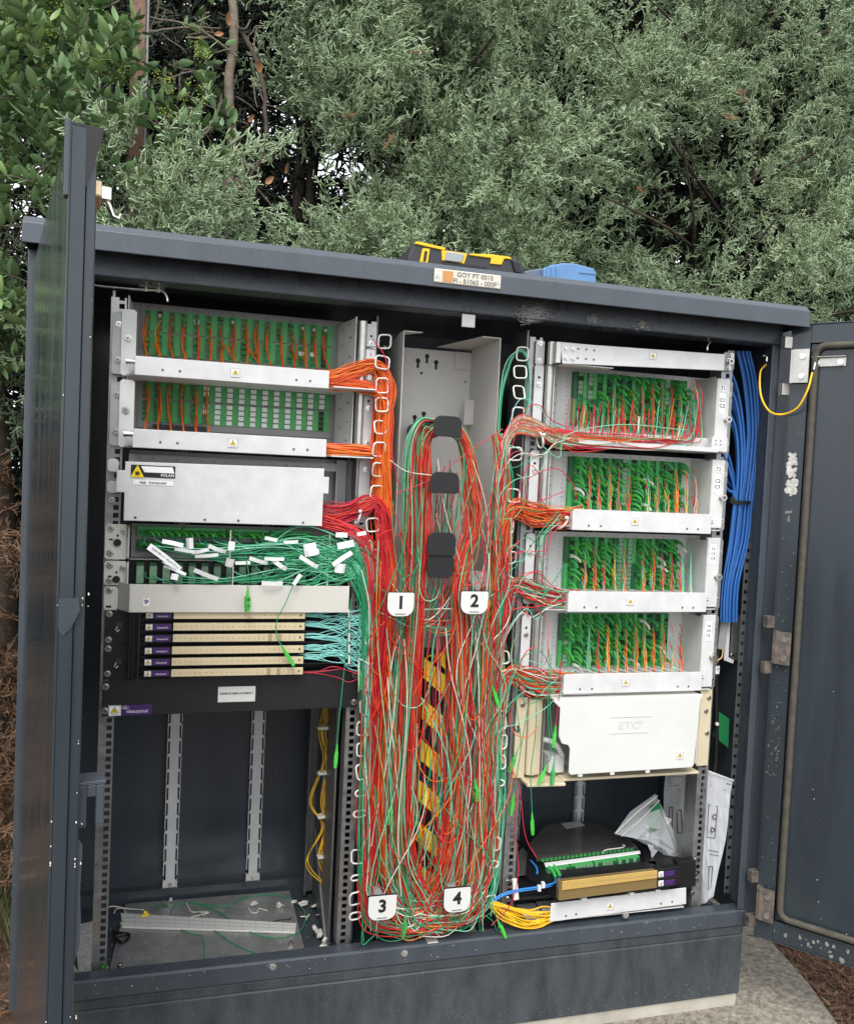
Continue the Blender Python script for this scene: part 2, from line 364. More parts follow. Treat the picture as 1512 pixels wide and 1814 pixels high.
# ================================================================== THE CABINET
cab = thing('street_cabinet', 'dark grey metal street cabinet with both doors open, full of trays and tangled cords', 'street cabinet', ((XL+XR)/2, .15, ZG))
b = MB(); b.box(XL+.012, XR-.013, YF+.004, YB+.03, ZG+.003, ZF-.006); b.box(XL+.012, XR-.013, YF+.004, YF+.030, ZF-.0059, -.030)
part('plinth', b, M['paint_plinth'], cab, bevel=.003)
b = MB(); b.box(XL+.02, XR-.018, YF+.010, YB+.02, ZG-.030, ZG+.003); part('concrete_footing', b, M['concbase'], cab)
# roof: box lid with a deep front lip, hollow under the overhang
b = MB(); rx0, rx1, ry0, ry1 = -.137, 1.409, -.115, YB+.06
b.prism([(ry0+.012, 1.362), (ry0, 1.350), (ry0-.002, 1.316), (ry0+.003, 1.316), (ry0+.006, 1.345), (ry0+.016, 1.354), (ry1, 1.375), (ry1, 1.380), (.12, 1.392)], 'yz', rx0, rx1)
b.box(rx0+.0005, rx0+.003, ry0+.004, ry1-.01, 1.317, 1.352); b.box(rx1-.003, rx1-.0005, ry0+.004, ry1-.01, 1.317, 1.352)
roof = part('roof', b, M['paint'], cab, bevel=.003, seg=2)
# header beam
b = MB(); b.box(XL+.02, XR-.01, YF, YF+.045, 1.286, 1.332); b.box(XL+.02, XR-.01, YF-.004, YF-.0005, 1.286, 1.2885)
hdr = part('header_beam', b, M['paint'], cab, bevel=.0015)
for px, py in ((176, 479), (223, 479), (256, 487), (283, 489), (826, 549), (839, 550)):
    p = at(px, py, YF); k = MB(); k.cyl((p[0], YF, p[2]), (0, -1, 0), .0062, .0012, 16); k.cyl((p[0], YF-.0012, p[2]), (0, -1, 0), .0044, .0006, 14); part('rivet', k, M['paint'], hdr)
def web(px0, py0, px1, py1, n, Y, name='cobweb', r=.00035):
    k = MB()
    for i in range(n):
        cx, cy = rnd.gauss((px0+px1)/2, (px1-px0)/4.5), rnd.gauss((py0+py1)/2, (py1-py0)/4.5)
        a0 = rnd.random()*6.28; R = rnd.uniform(2, (px1-px0)/4)
        pts = [at(cx+R*math.cos(a0+t*.5), cy+.5*R*math.sin(a0+t*.5), Y-.001-.002*rnd.random()) for t in range(5)]
        k.tube(smooth_path(pts, 3), r, 3)
    return part(name, k, M['web'], hdr, kind='stuff')
web(912, 538, 978, 572, 150, YF-.001)
for px, py in ((1050, 566), (1137, 576)):
    p = at(px, py, YF-.001); k = MB(); k.cyl((p[0], YF, p[2]), (0, -1, 0), .0075, .002, 14, .006); part('mud_spot', k, M['dust'], hdr); web(px-12, py-9, px+12, py+9, 40, YF-.003)
k = MB()
for i in range(60):
    p = at(rnd.uniform(1060, 1220), rnd.uniform(560, 590), YF); k.box(p[0], p[0]+rnd.uniform(.0006, .002), YF-.0006, YF, p[2], p[2]+rnd.uniform(.0005, .0015))
part('paint_chips', k, M['web'], hdr, kind='stuff')
# striker clips of bare steel, top and bottom
for (px, py, pr, nm) in ((829, 571, hdr, 1),):
    p = at(px, py, YF-.004); k = MB(); k.box(p[0]-.014, p[0]+.014, YF-.006, YF-.004, p[2]-.010, p[2]+.016); part('striker_clip', k, M['alu'], hdr, bevel=.001)
# sill
b = MB(); b.prism([(YF, -.027), (YF, .006), (YF+.004, .009), (YF+.036, .007), (YF+.040, .003), (YF+.040, -.03), (YF+.034, -.03)], 'yz', XL+.002, XR-.012)
sill = part('sill', b, M['paint'], cab, bevel=.001)
p = at(768, 1648, YF); k = MB(); k.box(p[0]-.012, p[0]+.012, YF+.001, YF+.030, .0085, .0105); k.box(p[0]-.012, p[0]+.012, YF+.028, YF+.030, .0105, .026); part('striker_clip', k, M['alu'], sill, bevel=.001)
k = MB()
for i in range(48):
    px = rnd.uniform(160, 1300); t = (px-120)/1200; p = at(px, 1772-137*t-rnd.uniform(0, 24), YF)
    s = rnd.uniform(.0004, .0013); k.box(p[0], p[0]+s*rnd.uniform(.6, 3.5), YF-.0009, YF-.0001, max(-.026, p[2]-s), min(.004, p[2]))
part('paint_chips', k, M['web'], sill, kind='stuff')
for px, py in ((483, 1714), (716, 1690), (1108, 1622)):
    p = at(px, py, YF); k = MB(); k.cyl((p[0], YF, p[2]), (0, -1, 0), .008, .003, 7, .005); part('mud_spot', k, M['dust'], sill)
# posts and walls
b = MB(); b.box(1.371, 1.388, YF+.001, YF+.005, .010, 1.285); b.box(1.3855, 1.388, YF+.0052, -.002, .010, 1.285)
part('corner_post', b, M['paint'], cab, bevel=.0015)
b = MB(); b.box(1.3885, XR+.040, YF+.016, YF+.020, -.040, 1.345); b.box(1.3885, 1.391, YF+.0015, YF+.016, -.028, 1.315); part('gap_filler', b, M['paint_in'], cab)  # added filler sheet, keeps background light out of the dark gap by the door
b = MB(); b.box(XL-.002, XL+.030, YF-.012, YF+.004, -.024, 1.318); b.box(XL+.026, XL+.030, YF+.004, YF+.05, .008, 1.285)
part('corner_post', b, M['paint'], cab, bevel=.0015)
b = MB(); b.box(XL, XL+.004, YF+.004, YB, -.03, 1.36); part('side_panel', b, M['paint_in'], cab)
b = MB(); b.box(XR-.008, XR-.002, YF+.03, YB, -.03, 1.36); part('side_panel', b, M['paint_in'], cab)
b = MB(); b.box(XL, XR, YB, YB+.004, -.03, 1.36); b.box(XL+.004, XR-.004, YB-.022, YB-.0001, ZF, ZF+.028); part('back_panel', b, M['paint_in'], cab)
b = MB(); b.box(XL+.004, XR-.004, YF+.036, YB-.0005, ZF-.003, ZF); part('floor_panel', b, M['paint_in'], cab)
b = MB(); b.box(XL+.004, XR-.004, YF+.046, YB, 1.30, 1.304); part('inner_ceiling', b, M['paint_in'], cab)

# ---- mounting rails with their square holes
def rail(name, x0, x1, y, z0, z1, hx0, hx1, mt, parent=cab, hole=.0092, pitch=.01481, th=.002, lip=True, side=0):
    b = MB()
    b.box(x0, hx0, y, y+th, z0, z1); b.box(hx1, x1, y, y+th, z0, z1)
    n = int((z1-z0)/pitch)
    for i in range(n+1):
        za = z0 + i*pitch - (pitch-hole)/2; zb = za + (pitch-hole)
        za, zb = max(za, z0), min(zb, z1)
        if zb > za: b.box(hx0, hx1, y, y+th, za, zb)
    if lip:
        b.box(x0, x0+.002, y+th, y+.045, z0, z1)
        if side: b.box(x1-.002, x1, y+th, y+.03, z0, z1)
    return part(name, b, mt, parent)
rail('mounting_rail', -.006, .021, .004, -.02, 1.262, .008, .0175, M['galv'])
rail('mounting_rail', .462, .490, .004, -.005, 1.262, .470, .4795, M['galv'])
rail('mounting_rail', .818, .846, .004, -.005, 1.262, .8305, .840, M['galv'])
rail('mounting_rail', 1.281, 1.309, .004, -.02, 1.262, 1.2925, 1.302, M['galv'])
# a second, deeper pair and the dark braced uprights beside the left bay
b = MB(); b.box(.452, .456, .05, .30, -.03, 1.26); b.box(.430, .452, .290, .294, -.03, 1.26); b.box(.430, .434, .27, .29, -.03, 1.26)
b.prism([(.06, -.03), (.085, -.03), (.27, .10), (.27, .13)], 'yz', .448, .4515)
part('depth_bracket', b, M['galvd'], cab)
b = MB(); b.box(.49, .494, .006, .10, .0, 1.275); part('divider_panel', b, M['paint_in'], cab)
b = MB(); b.box(.812, .816, .006, .10, .0, 1.275); part('divider_panel', b, M['galvd'], cab)
# right side rail on the cabinet's inner side wall
rail('side_rail', 1.374, 1.398, .008, 0.02, 1.00, 1.3775, 1.386, M['galvd'], hole=.0085, pitch=.024, lip=False)
b = MB(); b.box(1.3742, 1.3985, .0105, .0125, 1.0005, 1.21); b.box(1.3865, 1.3985, .0, .0075, .02, 1.21); part('side_channel', b, M['paint'], cab)

# ---- slotted white strips on the back wall
def slotted(x0, x1, z0, z1, y=YB-.016):
    b = MB(); c0, c1 = x0+.006, x1-.006
    b.box(c0, c1, y, y+.002, z0, z1)
    z = z0+.034; w = .036
    for xx0, xx1 in ((x0, x0+.0018), (x1-.0018, x1)): b.box(xx0, xx1, y-.003, y+.010, z0-.012, z0+.022)
    b.box(x0+.0018, c0, y, y+.002, z0, z0+.022); b.box(c1, x1-.0018, y, y+.002, z0, z0+.022)
    while z < z1:
        for s in (0, 1):
            xx = (x0, x0+.0018) if s == 0 else (x1-.0018, x1)
            b.box(xx[0], xx[1], y-.003, y+.010, z, z+w-.004)
            e = (x0+.0018, c0) if s == 0 else (c1, x1-.0018)
            b.box(e[0], e[1], y, y+.002, z+w-.010, z+w-.003)
        z += w
    o = part('slotted_strip', b, M['lgrey'], cab); screw(o, (x0+x1)/2, y, z0+.012, 1.1); return o
slotted(.113, .145, -.022, 1.1); slotted(.301, .333, -.022, 1.1); slotted(.962, .990, .0, 1.1); slotted(1.145, 1.17, 0, 1.1)

# ---- floor plate of bare aluminium in the left bay
A = [atz(*q, ZF) for q in ((222, 1606), (513, 1582), (540, 1689), (192, 1728))]
b = MB(); b.prism([(float(p[0]), float(p[1])) for p in (A[0], A[1], A[2])] + [(float(A[3][0]), float(A[2][1]))], 'xy', ZF+.001, ZF+.006)
fl = part('floor_plate', b, M['alu'], cab, bevel=.0008)
for q in ((214, 1640), (212, 1714), (500, 1612), (515, 1676)):
    p = atz(*q, ZF+.006); k = MB(); k.cyl((p[0], p[1], ZF+.006), (0, 0, 1), .0055, .006, 8, .0048); k.cyl((p[0], p[1], ZF+.012), (0, 0, 1), .003, .003, 8); part('bolt', k, M['steel'], fl)

# ---- roof plate
pc = at(828, 494, -.117); idp = MB(); idp.box(pc[0]-.0665, pc[0]+.0665, -.1195, -.1165, pc[2]-.013, pc[2]+.013)
idp = part('name_plate', idp, M['platei'], roof, bevel=.0025)
WMn = wm(idp)
k = MB(); k.box(pc[0]-.050, pc[0]-.030, -.1202, -.1195, pc[2]-.010, pc[2]+.010); part('orange_sticker', k, M['orangep'], cab).parent = cab
text('GOY PT 0015', .0125, (pc[0]+.014, -.1198, pc[2]+.0055), M['inkg'], cab); text('FI - 81065 - 000F', .0125, (pc[0]+.014, -.1198, pc[2]-.0065), M['inkg'], cab)
for s in (-1, 1): place('screw', ME_SCREW, cab, (pc[0]+s*.060, -.1195, pc[2]), scale=(.9, .6, .9))

# ---- door stays
def stay(pts, parent=cab, r=.0028):
    k = MB(); k.tube(smooth_path(pts, 5), r, 8); return part('door_stay', k, M['steel'], parent, smooth=True)
stay([at(165, 502, .0), at(175, 506, .0), at(255, 513, .0), at(283, 514, .0), at(292, 519, .0), at(296, 527, .0), at(297, 535, .0)])
stay([at(1252, 622, .0), at(1253, 611, .0), at(1259, 605, .0), at(1270, 604, .0), at(1330, 609, .0), at(1345, 611, .0)])
for q in ((258, 511), (280, 513), (1272, 603), (1290, 605)):
    p = at(*q, 0); k = MB(); k.box(p[0]-.012, p[0]+.012, -.004, .004, p[2]+.003, p[2]+.006); k.cyl((p[0], 0, p[2]-.005), (0, 0, 1), .004, .010, 8); part('stay_clip', k, M['steel'], cab)
for bx_ in ((-.004, .0, .01, .03, 1.20, 1.275), (1.300, 1.318, .012, .014, 1.235, 1.275)): k = MB(); k.box(*bx_); part('hanger_bracket', k, M['galv'], cab)

# ================================================================== DOORS
HX, HY = -.128, -.062
dang = math.radians(12.0)     # from -Y
def door(hx, hy, ux, uy, W, z0, z1, left):
    """leaf along unit (ux,uy); local x along the leaf, local y = thickness to the inside, z up"""
    ang = math.atan2(uy, ux)
    T = .022
    s = 1 if left else -1      # inside is at local +y * s
    b = MB()
    def bx(x0, x1, y0, y1, za, zb):
        ya, yb = (y0*s, y1*s) if s > 0 else (y1*s, y0*s); b.box(x0, x1, ya, yb, za, zb)
    bx(0, W, 0, .0025, z0, z1)                                   # outer skin
    bx(0, .003, .0025, T, z0, z1-.002); bx(W-.003, W, .0025, .016, z0, z1-.002)   # returns
    bx(.003, W-.003, .0025, T, z1-.005, z1-.002); bx(.003, W-.003, .0025, T, z0+.002, z0+.005)
    bx(.003, .040, T-.003, T-.0005, z0+.005, z1-.006)             # folded rims
    bx(W-.034, W-.0315, .004, T+.004, z0+.02, z1-.03); bx(W-.0315, W-.006, T+.001, T+.004, z0+.02, z1-.03); bx(W-.006, W-.0035, .0165, T+.004, z0+.02, z1-.03)
    bx(.040, W-.035, T-.003, T-.0005, z1-.045, z1-.006); bx(.040, W-.035, T-.003, T-.0005, z0+.006, z0+.05)
    bx(.041, W-.036, T-.009, T-.007, z0+.0505, z1-.0455)           # inner pan
    o = part('door', b, M['paint_door'], cab, loc=base(cab, (hx, hy, 0)), rot=(0, 0, ang), bevel=.0015, seg=2)
    # gasket
    k = MB(); y = (T+.002)*s; r = .020
    x0, x1, za, zb = .052, W-.050, z0+.062, z1-.052
    pts = []
    for (cx, cz, a0) in ((x1-r, zb-r, 0), (x0+r, zb-r, 90), (x0+r, za+r, 180), (x1-r, za+r, 270)):
        for t in range(5): a = math.radians(a0+t*22.5); pts.append((cx+r*math.cos(a), y, cz+r*math.sin(a)))
    # subdivide straight runs
    out = []
    for i in range(len(pts)):
        p, q = np.array(pts[i]), np.array(pts[(i+1) % len(pts)]); n = max(1, int(np.linalg.norm(q-p)/.05))
        for t in range(n): out.append(p+(q-p)*t/n)
    k.tube(out, .0075, 8, closed=True); part('gasket', k, M['gasket'], o, local=True, smooth=True)
    return o
dL = door(HX, HY, math.sin(dang), -math.cos(dang), .715, -.028, 1.286, True)
ra = math.radians(50)
dR = door(1.412, -.062, math.cos(ra), -math.sin(ra), .745, -.040, 1.330, False)

def hinge(z, X=1.398):
    k = MB(); y = -.072
    for zz in (z-.062, z+.040): k.box(X-.018, X+.018, y-.006, y+.010, zz, zz+.026)
    k.cyl((X+.012, y+.002, z-.045), (0, 0, 1), .0065, .092, 12)
    k.cyl((X+.014, y-.002, z-.082), (0, 0, 1), .003, .02, 8); k.tube([(X+.014, y-.002, z-.080), (X+.016, y-.004, z-.083), (X+.030, y-.010, z-.084)], .0028, 6)
    h = part('hinge', k, M['rust'] if z < 1.0 else M['steel2'], cab, bevel=.001)
    M4 = Matrix.Translation((X+.014, y, 0)) @ Matrix.Rotation(-ra, 4, 'Z')
    k = MB(); k.box(.002, .034, -.0290, -.0245, z-.036, z+.036, M4); k.box(-.004, .008, -.0244, -.004, z-.036, z+.036, M4); part('hinge_leaf', k, M['rust'] if z < 1.0 else M['steel2'], h)
    for dz in (-.022, .020):
        c = M4 @ Vector((.021, -.029, z+dz)); k = MB(); k.cyl(c, M4.to_3x3() @ Vector((0, -1, 0)), .0065, .004, 10)
        part('bolt', k, M['steel'], h)
M['steel2'] = mat('satin_steel', (.50, .49, .46), .35, metal=.8, noise=.15, nscale=50)
for z in (1.235, .62, .045): hinge(z)

# things on the left door: lock cam, top plate, latch bracket, dent
def dwt(o, p): return o.matrix_basis   # (kept simple: local pieces below)
W_ = .715; T_ = .026
def dpart(name, mb, mt, **k):
    mb.v = [(v[0], -v[1], v[2]) for v in mb.v]; mb.f = [q[::-1] for q in mb.f]
    return part(name, mb, mt, dL, local=True, **k)
def dzl(py): return float(at(150, py, -.72)[2])
k = MB(); zc = dzl(341); xc = W_-.040
k.cyl((xc, -T_+.004, zc), (0, -1, 0), .0165, .012, 6); n1 = dpart('lock_nut', k, M['brass'], bevel=.001)
k = MB(); k.box(xc-.006, xc+.006, -T_-.018, -T_-.008, zc-.004, zc+.009); k.tube([(xc, -T_-.012, zc), (xc, -T_-.017, zc-.008), (xc, -T_-.021, zc-.018), (xc, -T_-.026, zc-.020), (xc, -T_-.028, zc-.014)], .0026, 6); dpart('lock_cam', k, M['steel'], bevel=.0006)
k = MB(); zt = 1.284   # black folded corner plate sticking up at the free edge
k.prism([(0, 0), (-.032, 0), (-.026, -.028), (-.016, -.060), (-.010, -.070), (0, -.070)], 'yz', W_-.004, W_-.001)
k2 = MB(); k2.add([(v[0], v[1]-.000, v[2]+zt+.004) for v in k.v], k.f); dpart('corner_plate', k2, M['blackp'])
k = MB(); k.box(W_-.012, W_+.0015, -.001, .0035, zt-.068, zt+.006); dpart('corner_clip', k, M['paint'], bevel=.001)
k = MB(); k.cyl((W_-.003, -.006, zt-.050), (-1, 0, 0), .012, .002, 14); dpart('rubber_bumper', k, M['gasket'])
# latch bracket low on the inner rim
k = MB(); zb = dzl(1386)
for (y0, y1, za, zc2) in ((-T_-.010, -T_-.001, zb-.044, zb+.0), (-T_-.027, -T_-.019, zb-.042, zb), (-T_-.019, -T_-.010, zb-.012, zb), (-T_-.029, -T_-.001, zb+.0005, zb+.002)):
    k.box(W_-.026, W_-.022, y0, y1, za, zc2)
k.box(W_-.052, W_-.022, -T_-.029, -T_-.001, zb+.0021, zb+.0040)
dpart('latch_bracket', k, M['paint'], bevel=.001)
k = MB(); k.prism([(-T_, dzl(1465)), (-T_-.006, dzl(1480)), (-T_-.005, dzl(1560)), (-T_-.007, dzl(1630)), (-T_-.006, dzl(1650)), (-T_, dzl(1690))], 'yz', W_-.014, W_-.010); k3 = k; dpart('bent_lip', k3, M['paint'])
k = MB()
for i in range(26):
    z = dzl(rnd.choice([1468, 1500, 1500, 1055, 1060, 1290, 1382, 1760, 1430, 700, 520, 600]))+rnd.uniform(-.006, .006); s = rnd.uniform(.0006, .0016)
    yy = rnd.choice([-.001, -T_+.002, -T_-.0035]); k.box(W_+.0002, W_+.0008, yy-s*.5, yy+s*.3, z, z+s*rnd.uniform(.6, 1.8))
dpart('paint_chips', k, M['whitep'], kind='stuff')
k = MB(); k.prism([(-.002, .0), (-.020, .0), (-.022, -.012), (-.014, -.03), (-.006, -.038), (-.002, -.03)], 'yz', W_-.005, W_+.0012); k4 = MB(); k4.add([(v[0], v[1], v[2]+dzl(1050)) for v in k.v], k.f); dpart('crumpled_edge', k4, M['paint_in'])

# things on the right door: earth bracket, dried foam patches
def rloc(x, z, y=0): return (x, y, z)
def rpart(name, mb, mt, **k):
    mb.v = [(v[0], -v[1], v[2]) for v in mb.v]; mb.f = [q[::-1] for q in mb.f]
    return part(name, mb, mt, dR, local=True, **k)
def door_pt(px, py, off=.026):
    # where a direction of the photograph meets the right door's inner side
    n_ = np.array([-math.sin(ra), -math.cos(ra), 0]); h_ = np.array([1.412, -.062, 0])+n_*off; d = _ray(px, py); return _C+d*(((h_-_C)@n_)/(d@n_))
def door_loc(px, py):
    q = door_pt(px, py)-np.array([1.412, -.062, 0]); return float(q@np.array([math.cos(ra), -math.sin(ra), 0])), float(q[2])
(e0, ez), (e1, _) = door_loc(1437, 641), door_loc(1497, 641)
k = MB(); k.box(e0, e1, .018, .0205, ez-.010, ez+.009); k.box(e0, e1, .0205, .030, ez+.009, ez+.011)
eb = rpart('earth_bracket', k, M['steel2'], bevel=.0006)
for x in (e0+.010, e1-.010): k = MB(); k.cyl((x, .0205, ez-.002), (0, 1, 0), .0065, .005, 10); rpart('bolt', k, M['steel'])
def blob(name, x0, x1, z0, z1, y, n, mt, s=(.002, .006)):
    k = MB()
    for i in range(n):
        x, z, r = rnd.uniform(x0, x1), rnd.uniform(z0, z1), rnd.uniform(*s)
        k.add([(x+r*math.cos(a)*rnd.uniform(.5, 1.1), y, z+r*math.sin(a)*rnd.uniform(.6, 1.4)) for a in (0, 1, 2, 3, 4, 5)] + [(x, y+rnd.uniform(.0001, .0004), z)], [(j, (j+1) % 6, 6) for j in range(6)])
    return rpart(name, k, mt, kind='stuff')
M['foam'] = mat('dried_glue', (.50, .49, .46), .8, noise=.4, nscale=120)
blob('dried_glue', .010, .030, .955, 1.045, .0225, 70, M['foam'], (.002, .007)); blob('glue_stain', .012, .022, .90, .92, .0225, 10, M['dust'], (.002, .004))
blob('dirt_specks', .008, .036, .0, 1.25, .0225, 80, M['dust'], (.0005, .0016)); blob('dirt_specks', .006, .030, .33, .50, .0225, 40, M['rust'], (.0008, .003))
blob('paint_chips', .08, .30, .0, 1.2, .0205, 14, M['whitep'], (.0004, .0012)); blob('dirt_specks', .04, .50, -.03, .0, .0225, 60, M['dust'], (.001, .006))

# ================================================================== RACK UNITS
LX0, LX1, RX0, RX1 = 0.0, .4826, .826, 1.3035
# adapter pieces (local: face towards -y, centre at origin)
def port_mesh(w, h, mt_frame, mt_in):
    b = MB(); t = .0011
    b.box(-w/2, w/2, -.003, 0, h/2-t, h/2); b.box(-w/2, w/2, -.003, 0, -h/2, -h/2+t)
    b.box(-w/2, -w/2+t, -.003, 0, -h/2+t, h/2-t); b.box(w/2-t, w/2, -.003, 0, -h/2+t, h/2-t)
    b.mi = 1; b.box(-w/2+t, w/2-t, -.0008, -.0002, -h/2+t, h/2-t)
    b.mi = 0; b.box(-.0011, .0011, -.0022, -.0008, -.0011, .0011)
    return unit('adapter_port', b, [mt_frame, mt_in])
ME_PORT = port_mesh(.0096, .0092, M['green'], M['greend']); ME_PORTD = port_mesh(.0096, .0092, M['greend'], M['dark'])
b = MB(); b.box(-.0054, .0054, -.0046, -.0006, -.0040, .0040); ME_SHUT = unit('white_shutter', b, M['whitetag'])
b = MB(); b.box(-.0058, .0058, -.004, 0, -.0212, .0212)
for i in range(4):
    for j in (-.0028, .0028): b.box(j-.0008, j+.0008, -.0046, -.004, -.0175+i*.0106, -.0160+i*.0106); b.box(j-.0008, j+.0008, -.0046, -.004, -.0128+i*.0106, -.0113+i*.0106)
b.box(-.0058, -.0052, -.0048, -.004, -.0212, .0212); b.box(.0052, .0058, -.0048, -.004, -.0212, .0212)
ME_CLIP = unit('adapter_clip', b, M['green'])
# short plug and angled plug with boot
b = MB(); b.box(-.0030, .0030, -.012, 0, -.0032, .0032); b.cyl((0, -.012, 0), (.0, -1, -.35), .0024, .012, 7, .0014); ME_PLUG = unit('connector', b, M['greenb'])
def boot_mesh(k):
    b = MB(); s = 1 if k % 2 else .7
    b.box(-.0032, .0032, -.010, 0, -.0034, .0034)
    P = smooth_path([(0, -.009, 0), (.0035*s, -.015, -.0005), (.008*s, -.020, -.003), (.0125*s, -.0235, -.007), (.0155*s, -.0245, -.0115)], 3)
    b.tube(P, np.linspace(.0036, .0022, len(P)), 7); return unit('connector', b, [M['greenb'], M['greenl'], M['green'], M['whitep']][(k//2) % 4], smooth=False)
ME_BOOT = [boot_mesh(k) for k in range(8)]
def sc_plug():      # a loose plug hanging down: origin at the cord end, body downwards
    b = MB(); b.cyl((0, 0, 0), (0, 0, -1), .0014, .018, 7, .0034); b.box(-.0042, .0042, -.0036, .0036, -.040, -.0175); b.box(-.0034, .0034, -.0028, .0028, -.047, -.040)
    b.mi = 1; b.box(-.0028, .0028, -.0040, -.0036, -.026, -.021); b.box(-.0028, .0028, -.0040, -.0036, -.037, -.034); return b
ME_LOOSE = unit('connector', sc_plug(), [M['greenl'], M['greend']]); ME_LOOSED = unit('connector', sc_plug(), [M['green'], M['greend']])

def ear(parent, x0, x1, z0, z1, y=0., mt='lgrey2', th=.0018, r=.004):
    k = MB(); k.prism([(x0+r, z0), (x1-r, z0), (x1, z0+r), (x1, z1-r), (x1-r, z1), (x0+r, z1), (x0, z1-r), (x0, z0+r)], 'xz', y, y+th)
    return part('mounting_ear', k, M[mt], parent, bevel=.0004)

def left_tray(zt, zb, which):
    """zt, zb: top and bottom of the mounting ears"""
    lab = {1: 'light grey patch tray with sixteen columns of orange cords, topmost in the left bay',
           2: 'light grey patch tray with rows of white port shutters, second from top in left bay'}[which]
    t = thing('patch_tray', lab, 'patch tray', (.24, .05, zb), 'open patch trays of the left bay')
    zg0, zg1 = zb+.048, zb+.142           # adapter field
    k = MB(); k.box(.022, .470, .112, .116, zb+.004, zg1+.012); part('rear_panel', k, M['graypan'], t)
    k = MB(); k.box(.024, .470, -.012, .112, zb+.0005, zb+.0030); k.box(.400, .482, -.060, -.012, zb-.0005, zb+.0018); part('tray_floor', k, M['lgrey'], t)
    k = MB(); k.box(.448, .4505, .004, .112, zb+.003, zg1+.006); k.prism([(.4505, .008), (.4505, .0055), (.430, .100), (.430, .108)], 'xy', zb+.003, zg1+.004); part('side_wall', k, M['lgrey'], t)
    k = MB(); k.box(.0235, .0255, .002, .112, zb+.003, zg1+.004); part('side_wall', k, M['lgrey'], t)
    for z in (zb+.025, zb+.062, zb+.10, zb+.13): rivet(t, .436, .070, z); rivet(t, .443, .03, z+.01)
    k = MB(); k.cyl((.461, -.004, zb+.006), (0, 0, 1), .0085, zg1-zb-.010, 16); part('hinge_rod', k, M['steel2'], t, smooth=False)
    ear(t, -.002, .018, zb, zt-.002, -.004, 'lgrey2'); ear(t, .014, .040, zb-.002, zt+.004, -.008, 'lgrey'); ear(t, .468, .4895, zb+.002, zt+.016, -.002, 'lgrey')
    for z in (zb+.026, zt-.024): screw(t, .009, -.004, z, 1.15)
    screw(t, .0255, -.008, zb+.066, 1.3); screw(t, .479, -.002, zt-.018, 1.05); screw(t, .479, -.002, zb+.030, 1.05)
    k = MB(); k.cyl((.479, -.0022, zt-.004), (0, -1, 0), .0026, .0004, 10); part('screw_hole', k, M['dark'], t)
    # front bar
    k = MB(); x0, x1 = .041, .393; y = -.040; z0, z1 = zb-.002, zb+.032
    k.box(x0, x1, y, y+.0018, z0, z1); k.box(x0, x0+.002, y+.0018, -.012, z0, z1); k.box(x1-.002, x1, y+.0018, -.012, z0, z1); k.box(x0+.002, x1-.002, y+.0018, -.012, z0, z0+.0018)
    fb = part('front_bar', k, M['lgrey'], t, bevel=.0012, seg=2)
    for x in (x0+.048, x0+.078, x1-.062, x1-.036): rivet(fb, x, y, z0+.012)
    sticker(t, .218, y, (z0+z1)/2, .78)
    k = MB(); k.cyl((.0405, -.026, zb+.022), (-1, 0, 0), .0045, .012, 12); k.cyl((.0285, -.026, zb+.022), (-1, 0, 0), .0055, .004, 12); part('latch_pin', k, M['steel'], t)
    # adapters: sixteen columns of two clips with four ports each
    gx0, pit = .0475, .0233; yy = .112
    k = MB(); k.box(.040, .424, .1085, .112, zg0-.008, zg1+.008); part('adapter_plate', k, M['graypan'], t, bevel=.0004)
    for c in range(16):
        xp = gx0+c*pit+.0048; xc_ = xp+.0112
        text('ABCDEFGHIJKLMNOP'[c], .005, (xp, .1083, zg1+.004), M['ink'], t)
        for h in (0, 1):
            zc_ = zg1-.022-h*.0455
            place('adapter_clip', ME_CLIP, t, (xc_, yy-.0036, zc_))
            for i in range(4):
                z = zc_+.0159-i*.0106
                if which == 1:
                    dark = (i == 0 and h == 0) and c in (1, 6, 12)
                    place('adapter_port', ME_PORTD if dark or c == 15 and h else ME_PORT, t, (xp, yy-.0036, z))
                    if (c, h, i) in ((4, 0, 1), (13, 1, 1), (14, 1, 1)): place('white_shutter', ME_SHUT, t, (xp, yy-.004, z))
                else:
                    place('adapter_port', ME_PORTD if c == 15 and h else ME_PORT, t, (xp, yy-.0036, z))
                    if (c >= 6 and not (c == 15 and h) and not (c == 11 and h == 0 and i == 0)) or (c == 5 and ((h == 0 and i in (1, 2)) or (h == 1 and i in (0, 1)))):
                        place('white_shutter', ME_SHUT, t, (xp, yy-.004, z))
    for i in range(8): text(str(i+1), .0048, (gx0+16*pit-.0065, .1083, zg1-.006-i*.0108), M['inkg'], t)
    ncol = 16 if which == 1 else 6
    for c in range(ncol):
        xp = gx0+c*pit+.0048
        for j in range(3): place('connector', ME_PLUG, t, (xp, yy-.0066, zg1-.0061-rnd.choice([0, 1, 2, 4, 5, 6])*.0108))
        if which == 1 and c in (1, 7, 13, 14, 15): place('connector', ME_WPLUG, t, (xp, yy-.0066, zg1-.012))
    k = MB()
    for i in range(5): k.box(.075+i*.021+(0 if which == 1 else -.006), .094+i*.021+(0 if which == 1 else -.006), .095, .111, zg0-.008, zg0+.0005)
    part('black_foam_block', k, M['blackp'], t)
    return t
b = MB(); b.box(-.0030, .0030, -.010, 0, -.0032, .0032); b.cyl((0, -.010, 0), (.0, -1, -.35), .0032, .006, 8, .002); ME_WPLUG = unit('connector', b, M['whitep'])
TR1 = left_tray(1.236, 1.121, 1); TR2 = left_tray(1.108, .990, 2)
text('MEC', .0098, (.4795, -.0030, 1.2085), M['ink'], TR1); text('1', .0098, (.4795, -.0030, 1.1955), M['ink'], TR1); text('FT', .0098, (.4795, -.0030, 1.183), M['ink'], TR1)
